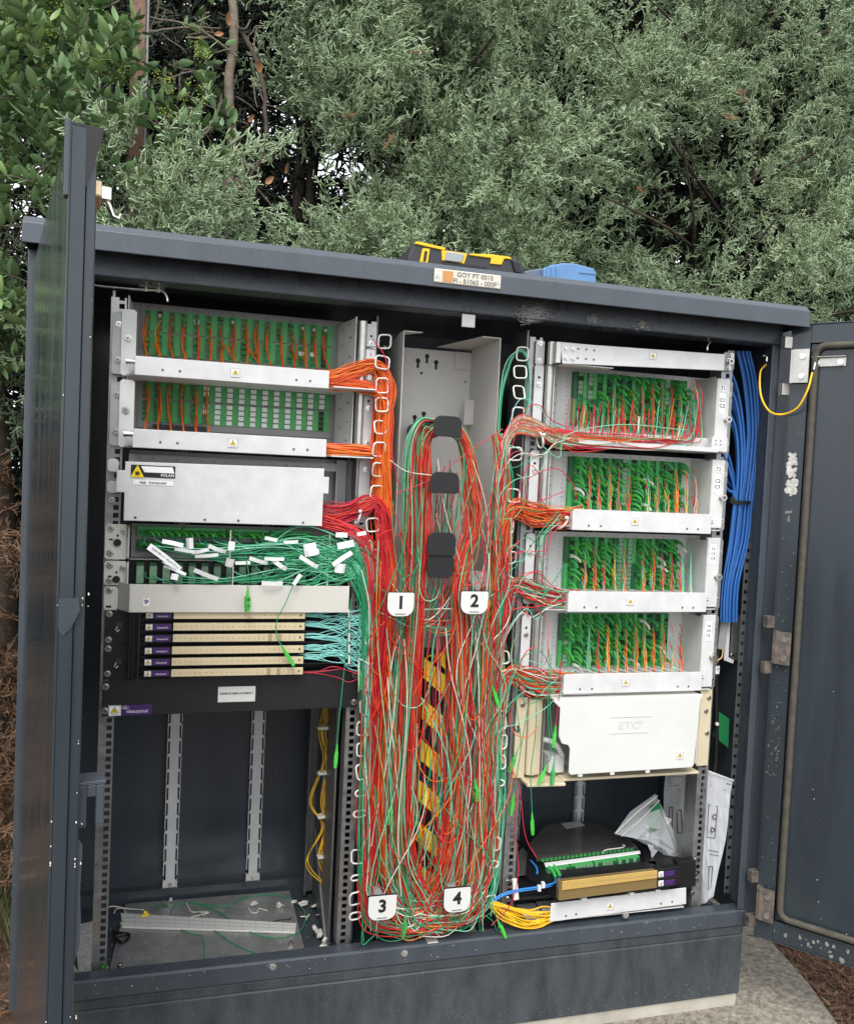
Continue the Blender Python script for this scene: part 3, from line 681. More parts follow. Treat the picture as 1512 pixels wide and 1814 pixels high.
k = MB(); k.box(.470, .4885, -.0028, -.0021, 1.176, 1.216); part('paper_label', k, M['whitetag'], TR1)

# ---- closed grey unit below them
fo = thing('covered_patch_tray', 'closed light grey tray with black and yellow laser warning label, left bay', 'patch tray', (.24, .05, .85))
k = MB(); k.box(.030, .470, .060, .064, .856, .985); k.box(.030, .470, .0, .060, .8525, .8545); k.box(.4245, .4265, .02, .060, .855, .984); k.box(.470, .4725, .0, .060, .855, .984); part('housing', k, M['lgrey2'], fo)
k = MB(); k.box(.033, .420, .0015, .0035, .961, .977); part('inner_lip', k, M['graypan'], fo)
for i, c in enumerate('ABCDEFGHIJKLMNOP'): text(c, .0045, (.052+i*.0225, .0012, .969), M['ink'], fo)
k = MB(); x0, x1, z0, z1 = .030, .3905, .855, .966
k.prism([(x0, z0), (x1, z0), (x1, .918), (x1+.010, .918), (x1+.010, .950), (x1, .950), (x1, z1), (x0, z1-.004), (x0, .946), (x0-.014, .946), (x0-.014, .906), (x0, .906)], 'xz', -.042, -.040)
k.box(x0, x0+.0018, -.0399, .0, z0, z1-.004); k.box(x0+.002, x1-.002, -.0399, .0, z0, z0+.0018)
cv = part('cover', k, M['lgrey'], fo, bevel=.001, seg=2)
for x in (.050, .172, .233, .354): rivet(cv, x, -.042, .861)
ear(fo, -.003, .016, .942, .966, -.006, 'lgrey'); ear(fo, -.003, .018, .903, .925, -.006, 'lgrey'); ear(fo, .466, .489, .862, .988, -.002, 'lgrey')
for z in (.968, .88): screw(fo, .479, -.002, z, 1.1)
screw(fo, .006, .0, .89, 1.1)
k = MB(); k.box(.040, .117, -.0428, -.0421, .935, .957); lb = part('warning_label', k, M['ink'], fo)
k = MB(); k.prism([(.0395, .9345), (.063, .9345), (.0515, .957)], 'xz', -.0435, -.0429); part('yellow_triangle', k, M['yellow'], lb)
k = MB()
for i in range(8):
    k.box(-.0048, .0048, -.0440, -.0436, -.0003, .0003, Matrix.Translation((.0515, 0, .9415)) @ Matrix.Rotation(i*math.pi/8, 4, 'Y'))
part('starburst', k, M['ink'], lb)
k = MB(); k.prism([(.057, .955), (.112, .955), (.1155, .944), (.0635, .944)], 'xz', -.0432, -.0429); part('white_band', k, M['whitetag'], lb)
text('F\u2295LAN' if False else 'FOLAN', .0072, (.1035, -.0431, .9395), M['whitetag'], fo)
k = MB(); k.box(.044, .114, -.0428, -.0421, .921, .929); part('paper_label', k, M['whitetag'], fo); text('FREE    FI-81065-000F', .0052, (.079, -.0431, .925), M['ink'], fo)

# ---- two cream units full of green cords
def cream_unit(zt, zb, top):
    t = thing('splice_tray', 'off white splice tray with green ports behind white tags, %s of its pair' % ('upper' if top else 'lower'), 'splice tray', (.24, .05, zb), 'cream splice trays')
    ear(t, -.004, .036, zb, zt, -.004, 'offwhite'); 
    k = MB(); k.prism([(-.012+0, zb+.004), (.0, zb), (.002, zt), (-.014, zt-.006)], 'yz', .0365, .039); part('ear_flange', k, M['offwhite'], t, bevel=.0004)
    screw(t, .006, -.004, zt-.008, 1.25); screw(t, .006, -.004, zb+.012 if top else zb+.008, 1.25); screw(t, .0285, -.004, zt-.013, 1.1)
    k = MB(); k.cyl((.018, -.0045, zt-.034), (0, -1, 0), .0068, .003, 18); part('round_socket', k, M['blackp'], t)
    k = MB(); k.cyl((.018, -.0044, zt-.021), (0, -1, 0), .0022, .0004, 10); k.box(.003, .010, -.0048, -.0044, zt-.030, zt-.027); part('screw_hole', k, M['dark'], t)
    k = MB(); k.box(.040, .440, .030, .034, zb+.002, zt); k.box(.04, .46, -.004, .03, zb, zb+.0015); part('rear_panel', k, M['graypan'] if top else M['blackp'], t)
    if top:
        for m in range(4):
            x0 = .050+m*.083
            k = MB(); k.box(x0, x0+.080, .022, .0295, zt-.024, zt-.004); k.box(x0, x0+.080, .016, .022, zt-.010, zt-.004)
            for i in range(8): k.box(x0+.002+i*.0098, x0+.008+i*.0098, .014, .016, zt-.008, zt-.005)
            part('adapter_block', k, M['green'], t)
            for i in range(8):
                place('adapter_port', ME_PORTD if rnd.random() < .3 else ME_PORT, t, (x0+.006+i*.0098, .0215, zt-.0165))
                if rnd.random() < .75: place('connector', ME_BOOT[rnd.choice([0, 1, 8 % 8, 2])], t, (x0+.006+i*.0098, .019, zt-.0165), (-.3, 0, rnd.uniform(-.3, .3)))
        for m in range(3):
            k = MB(); k.box(.050+m*.083, .130+m*.083, .022, .0295, zt-.052, zt-.030); part('adapter_block', k, M['greend'], t)
            for i in range(8):
                place('adapter_port', ME_PORTD, t, (.056+m*.083+i*.0098, .0215, zt-.041))
                if rnd.random() < .5: place('connector', ME_BOOT[rnd.choice([0, 1, 2, 3])], t, (.056+m*.083+i*.0098, .019, zt-.041), (-.3, 0, rnd.uniform(-.3, .3)))
        for x in (.219, .407):
            k = MB(); k.box(x, x+.0022, -.035, -.002, zb-.000, zt-.004); part('cable_finger', k, M['offwhite'], t, bevel=.0008)
    else:
        for m in range(17):
            x0 = .052+m*.0235
            if x0 > .43: break
            k = MB(); k.box(x0, x0+.0135, .004, .0295, zb+.002, zt-.008); part('clear_port_window', k, M['clearg'], t, bevel=.001)
            k = MB(); k.box(x0+.0005, x0+.013, .003, .0295, zt-.0079, zt-.0015); part('adapter_port', k, M['greend'], t)
        for x in (.226, .405):
            k = MB(); k.box(x, x+.0022, -.035, -.002, zb-.006, zt-.004); part('cable_finger', k, M['offwhite'], t, bevel=.0008)
    ear(t, .452, .486, zb, zt, -.0015, 'offwhite')
    return t
CU1 = cream_unit(.8455, .780, True); CU2 = cream_unit(.777, .732, False)
# ---- off-white blanking panel with a small round emblem
bp_ = thing('blanking_panel', 'plain off white angled panel with a tiny red and blue emblem, under green cords', 'panel', (.24, 0, .685))
ear(bp_, -.003, .022, .6855, .7295, -.004, 'offwhite')
k = MB(); k.prism([(.0225, -.004), (.0225, -.0022), (.045, -.034), (.450, -.034), (.4505, -.036), (.044, -.036)], 'xy', .6865, .7385)
part('front_plate', k, M['offwhite'], bp_, bevel=.0012)
screw(bp_, .006, -.004, .7225, 1.25); k = MB(); k.box(.001, .0105, -.0046, -.004, .690, .694); part('screw_hole', k, M['dark'], bp_)
k = MB(); k.box(.068, .079, -.0366, -.0361, .698, .7125); em = part('emblem', k, M['whitetag'], bp_)
M['emred'] = mat('emblem_red', (.5, .04, .04), .5); M['emblue'] = mat('emblem_blue', (.03, .09, .4), .5)
for i, mm in enumerate(('emblue', 'emred', 'emblue')):
    k = MB(); a0 = math.radians(90+i*120); pts = [(.0735, .7070)] + [(.0735+.0042*math.cos(a0+t*.3), .7070+.0042*math.sin(a0+t*.3)) for t in range(6)]
    k.prism(pts, 'xz', -.0371, -.0367); part('emblem_sector', k, M[mm], em)
# ---- black unit with six labelled strips
su = thing('strip_module_unit', 'black rack unit with six cream numbered strips and small purple labels', 'rack unit', (.24, 0, .555))
k = MB(); k.box(.0, .045, -.004, -.001, .6215, .6835); k.box(.0, .045, -.004, -.001, .5555, .6195)
k.box(.047, .118, .006, .05, .555, .684); k.box(.0455, .0475, -.03, .006, .556, .683); k.box(.060, .064, -.02, .006, .556, .683); k.box(.047, .47, .05, .052, .555, .684)
for i in range(6): k.box(.118, .440, .0, .05, .5562+i*.0213, .5590+i*.0213)
for i in range(10): k.box(.066, .075, -.012, .006, .560+i*.0124, .563+i*.0124)
part('chassis', k, M['blackp'], su)
for z0 in (.652, .584):
    k = MB(); k.box(.012, .034, -.0052, -.0041, z0-.010, z0+.014); hl = part('instruction_plate', k, M['blackm'], su)
    k = MB(); k.tube([(.019, -.0056, z0-.004), (.022, -.0056, z0+.001), (.021, -.0056, z0+.003)], .0008, 5); k.tube([(.022, -.0056, z0-.007), (.026, -.0056, z0-.003)], .0010, 5); part('white_arrow', k, M['whitep'], hl)
    k = MB()
    for i in range(5): k.box(.022, .031, -.0056, -.0053, z0+.010-i*.0022, z0+.0105-i*.0022)
    part('fine_print', k, M['inkg'], hl)
for z in (.6785, .630, .6135, .5665): screw(su, .0075, -.004, z, 1.2)
rows = [(.6875, .6730), (.6665, .6510), (.6450, .6295), (.6220, .6065), (.6005, .5850), (.5790, .5640)]
for i, (za, zb_) in enumerate(rows):
    x0 = .1215 if i < 3 else .1205
    k = MB(); k.box(.072, x0-.001, -.026, -.012, zb_, za-.002); k.box(x0, .3675, -.0295, -.020, zb_-.001, za+.0005); mo = part('module_front', k, M['blackp'], su)
    k = MB(); k.box(x0+.001, .3665, -.0308, -.0296, zb_+.0006, za-.0006); ls = part('label_strip', k, M['strip'], mo, bevel=.0004)
    k = MB(); zc_ = (za+zb_)/2
    n = 0
    for j in range(24):
        xx = .127+j*.0093+(j//6)*.0022
        if i in (2, 5) and j > 15:
            if j in (18, 20): k.box(xx-.004, xx+.004, -.0311, -.0309, zb_+.001, za-.001)
            else:
                for s_ in (-1, 1): k.box(-.0003, .0003, -.0311, -.0309, -.0055, .0055, Matrix.Translation((xx, 0, zc_)) @ Matrix.Rotation(s_*.45, 4, 'Y'))
    if k.v: part('pencil_marks', k, M['stripd'], ls, kind='stuff')
    st = {0: 1, 1: 25, 2: 49}[i % 3]
    for j in range(24 if i not in (2, 5) else 16):
        xx = .127+j*.0093+(j//6)*.0022
        text(str(j+st), .0034, (xx, -.0311, zc_), M['stripd'], su)
    text('A', .0078, (.3585, -.0311, zc_), M['ink'], su)
    k = MB(); k.box(.0735, .0855, -.0268, -.0261, zb_+.001, za-.0035); wl = part('warning_sticker', k, M['whitetag'], mo)
    place('laser_triangle', ME_TRI, mo, (.0795, -.0264, zc_-.001), scale=(.50, 1, .50))
    k = MB(); k.box(.0875, .1185, -.0268, -.0261, zb_+.001, za-.0035); part('purple_label', k, M['purple'], mo)
    text('ideaoptical', .0046, (.103, -.0271, zc_-.0022), M['purp_t'], su)
# ---- black blanking plate
bl = thing('blanking_plate', 'black plate across the left bay with a RESERVE EMPLACEMENT label', 'panel', (.24, 0, .486))
k = MB(); k.prism([(0, .4865), (.478, .4905), (.4815, .494), (.4795, .566), (.476, .569), (.0, .553)], 'xz', -.008, -.0055); part('front_plate', k, M['blackm'], bl, bevel=.0005)
k = MB(); k.box(.2085, .279, -.0088, -.0081, .508, .538); part('paper_label', k, M['coverwhite'], bl, bevel=.0003); text('RESERVE EMPLACEMENT', .0058, (.2437, -.0091, .5245), M['ink'], bl)
k = MB(); k.box(.0115, .0335, -.0088, -.0081, .4875, .5075); part('warning_sticker', k, M['whitetag'], bl); place('laser_triangle', ME_TRI, bl, (.0225, -.0085, .4975), scale=(.95, 1, .95))
k = MB(); k.box(.0345, .0885, -.0088, -.0081, .4885, .5075); part('purple_label', k, M['purple'], bl); text('ideaoptical', .0088, (.0625, -.0091, .4955), M['purp_t'], bl)
k = MB()
for i in range(7): k.box(-.0003, .0003, -.0091, -.0089, 0, .0075, Matrix.Translation((.041, 0, .500)) @ Matrix.Rotation(-1.3+i*.43, 4, 'Y'))
part('spark_emblem', k, M['purp_t'], bl)
for x, z in ((.0055, .543), (.0055, .498), (.4745, .556), (.4745, .501)): screw(bl, x, -.008, z, 1.25)

# ================================================================== RIGHT BAY
lid = thing('hinged_cover', 'long light grey hinged cover bar with laser sticker, top of the right bay', 'cover', (1.06, 0, 1.2))
k = MB(); y = -.045
k.prism([(.866, 1.247), (.872, 1.2045), (1.254, 1.2195), (1.254, 1.2555), (1.236, 1.2545)], 'xz', y, y+.0018)
k.prism([(y+.0018, 1.2465), (.010, 1.2545), (.010, 1.2565), (y+.0018, 1.2485)], 'yz', .868, 1.253); k.box(.8725, .99, y+.002, -.008, 1.2035, 1.2052)
part('front_bar', k, M['lgrey'], lid, bevel=.001)
k = MB(); k.cyl((.8575, -.018, 1.204), (0, 0, 1), .0075, .047, 14); k.box(.8575, .868, -.044, -.012, 1.206, 1.248); part('hinge_rod', k, M['steel2'], lid)
for x in (.878, .894): 
    for z in (1.216, 1.235): screw(lid, x, y-.0002, z, .8)
for x in (.9055, .924, .942):
    for z in (1.2185, 1.2375): rivet(lid, x, y, z)
sticker(lid, 1.078, y, 1.237, .72)
ear(lid, .829, .849, 1.203, 1.2555, -.003, 'lgrey'); ear(lid, 1.279, 1.3065, 1.226, 1.268, -.003, 'lgrey2')
for x, z in ((.8375, 1.248), (.8375, 1.213), (1.299, 1.261)): screw(lid, x, -.003, z, 1.1)
place('thumbscrew', ME_THUMB, lid, (1.293, -.003, 1.247), scale=(1.1, 1, 1.1)); screw(lid, 1.294, -.003, 1.233, 1.0)

def clear_mod():
    b = MB(); b.box(-.0056, .0056, -.006, 0, -.0042, .0042); b.box(-.0036, .0036, -.0072, -.006, -.0026, .0026); return unit('clear_port_cap', b, M['clearg'])
ME_CAP = clear_mod()
def right_tray(zt, zb, i):
    nm = ['topmost', 'second', 'third', 'lowest'][i]
    lab = ['green adapter tray labelled T1 C1 C2 with cords heaped across its front edge', 'green adapter tray labelled T2 C2 C3 in the right bay',
           'green adapter tray labelled T3 C3 C4 in the right bay', 'green adapter tray labelled T4 C4 C5, lowest of the right bay'][i]
    t = thing('adapter_tray', lab, 'patch tray', (1.06, .05, zb), 'adapter trays of the right bay')
    zg0, zg1 = zb+.048, zt-.004
    zg0 = [1.088, .904, .724, .548][i]; zg1 = [1.207, 1.020, .841, .668][i]
    YP = .075; ys = YP-.008
    k = MB(); k.box(.880, 1.300, YP, YP+.003, zb, zg1+.010); part('rear_panel', k, M['lgrey'], t)
    k = MB(); k.box(.880, 1.290, -.012, YP, zb, zb+.002); k.box(.868, .99, -.028, -.0125, zb+.0005, zb+.0025); part('tray_floor', k, M['lgrey'], t)
    k = MB(); k.box(1.262, 1.264, .0, YP, zb+.002, zg1+.004); part('side_wall', k, M['lgrey'], t)
    k = MB(); k.prism([(.872, -.004), (.874, -.004), (.916, YP-.001), (.914, YP-.001)], 'xy', zb+.002, zg1+.006); part('side_wall', k, M['lgrey'], t)
    for z in (zb+.045, zb+.085, zb+.125): rivet(t, .886, .018, z, (0, 0, .45)); rivet(t, .880, .008, z-.02, (0, 0, .45))
    k = MB(); k.cyl((.861, -.006, zb+.004), (0, 0, 1), .0085, zt-zb-.006, 16); part('hinge_rod', k, M['steel2'], t)
    ear(t, .829, .850, zb+.01, zt, -.003, 'lgrey'); screw(t, .8395, -.003, zt-.042, 1.1); screw(t, .8395, -.003, zb+.03, 1.0)
    k = MB(); k.cyl((.8395, -.0032, zt-.027), (0, -1, 0), .0028, .0004, 10); part('screw_hole', k, M['dark'], t)
    # right ear is an angle with label
    k = MB(); k.box(1.262, 1.294, -.012, -.010, zb+.006, zt+.002); k.box(1.262, 1.264, -.010, -.0005, zb+.006, zt+.002); part('mounting_bracket', k, M['lgrey'], t, bevel=.001)
    ear(t, 1.293, 1.3075, zb, zt, -.003, 'galv'); 
    for z in (zt-.030, zb+.022): screw(t, 1.2995, -.003, z, 1.05)
    place('thumbscrew', ME_THUMB, t, (1.290, -.012, zb+.075), scale=(1.15, 1, 1.15))
    xx = 1.2765
    if i < 2:
        for (a, bb) in ((zt-.013, zt-.026), (zt-.030, zt-.075)):
            k = MB(); k.prism([(xx-.008, a), (xx+.008, a-.001), (xx+.007, bb), (xx-.002, bb-.001), (xx-.008, bb+.006)], 'xz', -.0128, -.0122); part('paper_label', k, M['whitetag'], t)
        text(['T1', 'T2'][i], .0115, (xx, -.0131, zt-.0195), M['ink'], t); text(['C1', 'C2'][i], .0115, (xx, -.0131, zt-.046), M['ink'], t); text(['C2', 'C3'][i], .0115, (xx-.0005, -.0131, zt-.0585), M['ink'], t)
    else:
        k = MB(); k.box(xx-.008, xx+.007, -.0128, -.0122, zt-.057, zt-.012); part('paper_label', k, M['whitetag'], t)
        for j, s_ in enumerate((['T3', 'C3', 'C4'], ['T4', 'C4', 'C5'])[i-2]): text(s_, .0085, (xx-.0005, -.0131, zt-.0235-j*.0105), M['ink'], t)
    if i > 0:
        z0, z1 = zb-.004, zb+.037
        z0, z1 = [(0, 0), (.862, .905), (.689, .732), (.514, .556)][i]; x0, x1, y = .9155, 1.2485, -.040
        k = MB(); k.prism([(x0, z0), (x1, z0), (x1, z1), (x0+.004, z1+.001), (x0, z1-.003)], 'xz', y, y+.0018); k.box(x0, x0+.0018, y+.0018, -.012, z0, z1-.004); k.box(x1-.0018, x1, y+.0018, -.012, z0, z1-.004)
        fb = part('front_bar', k, M['lgrey'], t, bevel=.001, seg=2)
        for x in (x0+.038, x0+.066, x1-.060, x1-.033): rivet(fb, x, y, z0+.010)
        sticker(t, x0+.145, y, (z0+z1)/2+.001, .78)
        k = MB(); k.cyl((x1+.0005, -.026, z0+.026), (1, 0, 0), .0045, .010, 10); k.box(x1, x1+.006, -.030, -.012, z0+.002, z0+.012); part('latch_pin', k, M['steel'], t)
        for j in range(12):
            k = MB(); xj = x0+.012+j*.0272; k.box(-.0011, .0011, 0, .075, 0, .0018, Matrix.Translation((xj, y+.003, z1-.006+.0)) @ Matrix.Rotation(.25, 4, 'Z')); part('cable_divider', k, M['lgrey'], t)
    else:
        k = MB(); z0 = 1.048; k.box(.925, 1.262, -.030, -.0285, z0-.006, z0+.004); k.box(1.245, 1.285, -.0285, -.011, z0-.004, z0+.028); k.box(.95, 1.265, .005, .0065, z0+.004, z0+.026); k.box(.925, 1.262, -.0284, -.012, z0-.006, z0-.0045)
        part('lowered_front_bar', k, M['lgrey'], t, bevel=.0008)
        for j in range(4): k = MB(); k.cyl((1.255+j % 2*.012, -.0287, z0+.012+j//2*.008), (0, -1, 0), .0014, .0004, 8); part('screw_hole', k, M['dark'], t)
    # adapters: twelve columns, two blocks of six rows
    nx = 12; gx0, gx1 = (.950, 1.237) if i < 3 else (.947, 1.224); pit = (gx1-gx0)/nx; hz = (zg1-zg0)/12
    for c in range(nx):
        x = gx0+c*pit
        text('ABCDEFGHIJKL'[c], .0045, (x+pit/2, YP-.0004, zg1+.004), M['inkg'], t)
        for h in (0, 1):
            k = MB(); za, zb2 = zg1-h*6*hz-.0008, zg1-(h+1)*6*hz+.0008
            k.box(x+.0006, x+pit*.40, YP-.010, YP-.0005, zb2, za); k.box(x+pit*.40, x+pit-.0006, YP-.0065, YP-.0005, zb2, za)
            for r in range(6): zz = zb2+(r+.5)*hz; k.box(x+.002, x+pit*.40-.0012, YP-.0106, YP-.010, zz-.001, zz+.001)
            part('adapter_block', k, M['green'] if (c*2+h) % 5 else M['greend'], t)
            clear = (i, c) in ((0, 0), (0, 1), (0, 9), (1, 5), (2, 5), (2, 6), (3, 0)) and (h == 0 or i != 0) and not (i == 3 and h == 0)
            for r in range(6):
                zz = zg1-(h*6+r+.5)*hz; xp = x+pit*.70
                if clear and rnd.random() < .85: place('clear_port_cap', ME_CAP, t, (xp, YP-.0066, zz), scale=(1, 1, hz/.0098)); continue
                place('adapter_port', ME_PORTD if rnd.random() < .22 else ME_PORT, t, (xp, YP-.0062, zz), scale=(1, 1, hz/.0098))
                dens = .62 if not (i == 3 and c > 8 and h == 0) and not (i == 0 and c < 3) else .15
                if rnd.random() < dens:
                    v = rnd.choice([0, 0, 1, 1, 1, 0, 2, 3, 4, 5, 4, 5, 0, 1]) if rnd.random() < .97 else 7
                    place('connector', ME_BOOT[v], t, (xp, YP-.009, zz), (rnd.uniform(-.08, .12), rnd.uniform(-.1, .35), rnd.uniform(-.2, .1)))
    for r in range(12): text(str(r+1), .0046, (gx0-.010, YP-.0005, zg1-(r+.5)*hz), M['inkg'], t)
    return t, gx0, pit, zg0, zg1, YP
RT = [right_tray(*a, i) for i, a in enumerate(((1.205, 1.042), (1.025, .868), (.850, .690), (.676, .508)))]

# ---- cream unit with the big white cover
et = thing('covered_splice_unit', 'cream unit behind a big smooth white cover with an embossed logo, right bay', 'splice unit', (1.06, 0, .32))
k = MB(); k.box(.826, .852, -.004, -.001, .325, .500); part('mounting_ear', k, M['cream'], et, bevel=.001); k = MB(); k.box(1.272, 1.302, -.004, -.001, .330, .5055); part('mounting_ear', k, M['cream'], et, bevel=.001)
k = MB(); k.prism([(.853, -.010), (.866, -.016), (.884, -.010), (.890, .010), (.853, .010)], 'xy', .333, .497); part('cable_column', k, M['cream'], et, bevel=.002, seg=2)
k = MB(); k.prism([(.845, -.040), (.930, -.046), (.934, .05), (.845, .03)], 'xy', .318, .325); k.box(.93, 1.262, -.03, .05, .322, .328); part('base_plate', k, M['cream'], et, bevel=.002, seg=2)
k = MB(); k.box(.892, 1.27, .05, .054, .328, .50); k.box(.892, .894, .0, .05, .328, .50); part('rear_panel', k, M['lgrey2'], et)
k = MB(); k.tube(smooth_path([(.895, .02, .400), (.915, .01, .398), (.928, .0, .388), (.936, -.01, .370)], 4), .006, 8); k.box(.905, .94, -.01, .04, .335, .372); part('guide_rib', k, M['lgrey'], et)
k = MB(); y = -.052; pts = [(.888, .503), (.892, .4995), (.905, .488), (.905, .428), (.913, .412), (.928, .408), (.932, .400), (.932, .349), (.937, .344), (1.228, .346), (1.233, .352), (1.240, .498), (1.246, .505), (1.245, .5085)]
k.prism(pts, 'xz', y, y+.003); k.box(.892, 1.246, y+.0032, -.004, .502, .5065); k.box(1.238, 1.241, y+.0032, -.004, .352, .501)
cvr = part('cover', k, M['coverwhite'], et, bevel=.0022, seg=3)
for x in (.955, 1.03, 1.115): k = MB(); k.box(x, x+.010, y+.001, y+.004, .339, .3455); part('cover_tab', k, M['coverwhite'], et)
text('ETC', .023, (1.068, y-.0004, .4455), M['lgrey'], et, sx=1.25, bold=.02); text('G', .013, (1.0965, y-.0004, .452), M['lgrey'], et)
k = MB(); k.box(1.022, 1.118, y-.0012, y, .4640, .4656); part('embossed_line', k, M['lgrey'], et); k = MB(); k.box(1.020, 1.116, y-.0012, y, .4290, .4306); part('embossed_line', k, M['lgrey'], et)
sticker(et, 1.196, y, .374, .78)
for x, z in ((.840, .484), (1.2935, .487), (1.2935, .406), (1.288, .457), (.832, .43)): screw(et, x, -.004, z, 1.1)
k = MB(); k.cyl((.832, -.0045, .437), (0, -1, 0), .003, .001, 10); part('screw_hole', k, M['dark'], et)
b = MB()

# ================================================================== CENTRE: trough, spools, numbered plates, rings
tr = thing('cable_trough', 'tall warm grey sheet metal channel behind the hanging cords, centre of cabinet', 'cable trough', (.64, .1, .0))
k = MB(); k.box(.545, .752, .188, .190, .05, 1.245); part('rear_panel', k, M['trough'], tr)
k = MB(); k.prism([(.0, .0), (.0, 1.250), (.04, 1.250), (.188, 1.235), (.188, .0)], 'yz', .545, .547); k.prism([(.547, .0), (.585, .0), (.547, .055)], 'xy', 1.248, 1.250); part('side_flange', k, M['trough'], tr, bevel=.0006)
k = MB(); k.prism([(.0, .0), (.0, 1.253), (.188, 1.253), (.188, .0)], 'yz', .7505, .7525); k.prism([(.7504, .0), (.712, .0), (.668, .188), (.7504, .188)], 'xy', 1.251, 1.253); part('side_flange', k, M['trough'], tr, bevel=.0006)
for bx_ in ((.712, .7502, .184, .1875, 1.206, 1.245), (.728, .7502, .150, .1525, 1.08, 1.135)): k = MB(); k.box(*bx_); part('corner_gusset', k, M['trough'], tr)
p = at(809, 616, .184); rivet(tr, p[0], .184, p[2]); p = at(824, 676, .15); rivet(tr, p[0], .15, p[2])
for q in ((740, 642), (756, 634), (772, 645), (734, 742), (750, 736)):
    p = at(*q, .188); k = MB(); k.cyl((p[0], .1878, p[2]+.004), (0, -1, 0), .0052, .0006, 14); k.box(p[0]-.0026, p[0]+.0026, .1872, .1878, p[2]-.012, p[2]+.002); part('keyhole', k, M['dark'], tr)
p = at(746, 661, .188); k = MB(); k.cyl((p[0], .1878, p[2]), (0, -1, 0), .003, .0006, 12); part('keyhole', k, M['dark'], tr)
k = MB(); k.box(.549, .60, -.002, .15, .612, .6135); part('shelf_flange', k, M['trough'], tr); k = MB(); k.box(.690, .7503, -.002, .15, .612, .6135); part('shelf_flange', k, M['trough'], tr)
# folded drum ends peeping out by plates 2 and 4
for a, bq, c, d in (((820, 1010), (862, 1012), (862, 1038), (843, 1046)), ((788, 1510), (828, 1508), (830, 1560), (808, 1568))):
    P = [at(*q, .01) for q in (a, bq, c, d)]; k = MB(); k.prism([(float(p[0]), float(p[2])) for p in P], 'xz', .01, .012); part('drum_end', k, M['coverwhite'], tr)

SP = [((769, 735), (817, 775)), ((763, 835), (812, 875)), ((757, 942), (805, 985)), ((757, 980), (803, 1024))]
for i, (a, c) in enumerate(SP):
    A_, B_ = at(*a, -.080), at(*c, -.080); x0, x1, z1, z0 = A_[0], B_[0], A_[2], B_[2]; r = .014
    t = thing('cable_spool', ['black capped cable spool, highest of the column in the trough', 'black capped cable spool, second from top of the trough',
              'black capped cable spool overlapping the one just below it', 'black capped cable spool under the overlapping third one'][i], 'cable spool', ((x0+x1)/2, 0, z0), 'black spools in the trough')
    yy = -.080-.004*(i == 2)
    k = MB(); pts = []
    rb = .006 if i < 3 else .014
    for cx, cz, a0, rr in ((x1-r, z1-r, 0, r), (x0+r, z1-r, 90, r), (x0+rb, z0+rb, 180, rb), (x1-rb, z0+rb, 270, rb)):
        for q in range(5): an = math.radians(a0+q*22.5); pts.append((cx+rr*math.cos(an), cz+rr*math.sin(an)))
    k.prism(pts, 'xz', yy, yy+.003); part('cap', k, M['blackm'], t, bevel=.0012, seg=2)
    k = MB(); k.cyl(((x0+x1)/2, yy+.003, (z0+z1)/2+.002), (0, 1, 0), .015, .185-yy, 20); part('drum', k, M['blackp'], t)
NP = [(687, 1050, 732, 1092), (817, 1048, 863, 1088), (653, 1590, 701, 1628), (787, 1576, 832, 1614)]
for i, (a, b_, c, d) in enumerate(NP):
    A_, B_ = at(a, b_, -.096), at(c, d, -.096); x0, x1, z1, z0 = A_[0], B_[0], A_[2], B_[2]; r = .018
    t = thing('numbered_spool', 'white plate with black number %d on a spool end' % (i+1), 'cable spool', ((x0+x1)/2, 0, z0), 'numbered spools')
    k = MB(); pts = []
    for cx, cz, a0, rr in ((x1-.003, z1-.003, 0, .003), (x0+.003, z1-.003, 90, .003), (x0+r, z0+r, 180, r), (x1-r, z0+r, 270, r)):
        for q in range(5): an = math.radians(a0+q*22.5); pts.append((cx+rr*math.cos(an), cz+rr*math.sin(an)))
    k.prism(pts, 'xz', -.096, -.0945); part('plate', k, M['coverwhite'], t, bevel=.0003)
    k = MB(); k.prism([(((x0+x1)/2)+(px_-(x0+x1)/2)*1.035, ((z0+z1)/2)+(pz_-(z0+z1)/2)*1.05) for px_, pz_ in pts], 'xz', -.0943, -.091); part('backing', k, M['blackm'], t)
    k = MB(); k.cyl(((x0+x1)/2, -.091, (z0+z1)/2), (0, 1, 0), .013, .21, 16); part('drum', k, M['lgrey2'], t)
    text(str(i+1), .034, ((x0+x1)/2, -.0964, (z0+z1)/2+.003), M['ink'], t, bold=.035); 
    k = MB(); k.box((x0+x1)/2-.010, (x0+x1)/2+.010, -.0966, -.0962, z0+.0035, z0+.0052); part('fine_print', k, M['inkg'], t)
# hazard striped foam upright
hz = thing('hazard_striped_foam', 'yellow and black striped foam upright behind the central cords', 'foam strip', (.66, .05, .07))
x0, x1, y = .622, .668, .012
k = MB(); k.box(x0, x1+.002, y, y+.04, .075, .598); part('foam_body', k, M['blackm'], hz, bevel=.006, seg=3)
for q in ((1222, 1172), (1320, 1268), (1420, 1368), (1520, 1470)):
    pass
zc_ = .560
while zc_ > .10:
    k = MB(); k.prism([(x0+.0005, zc_+.026), (x0+.0005, zc_-.018), (x1+.0015, zc_-.058), (x1+.0015, zc_-.014)], 'xz', y-.0018, y-.0001); part('yellow_stripe', k, M['hazy'], hz, bevel=.0006)
    zc_ -= .086
k = MB(); k.prism([(x0+.002, .585), (x1, .598), (x1+.001, .558), (x0+.014, .592)], 'xz', y-.004, y-.002); part('yellow_stripe', k, M['hazy'], hz)

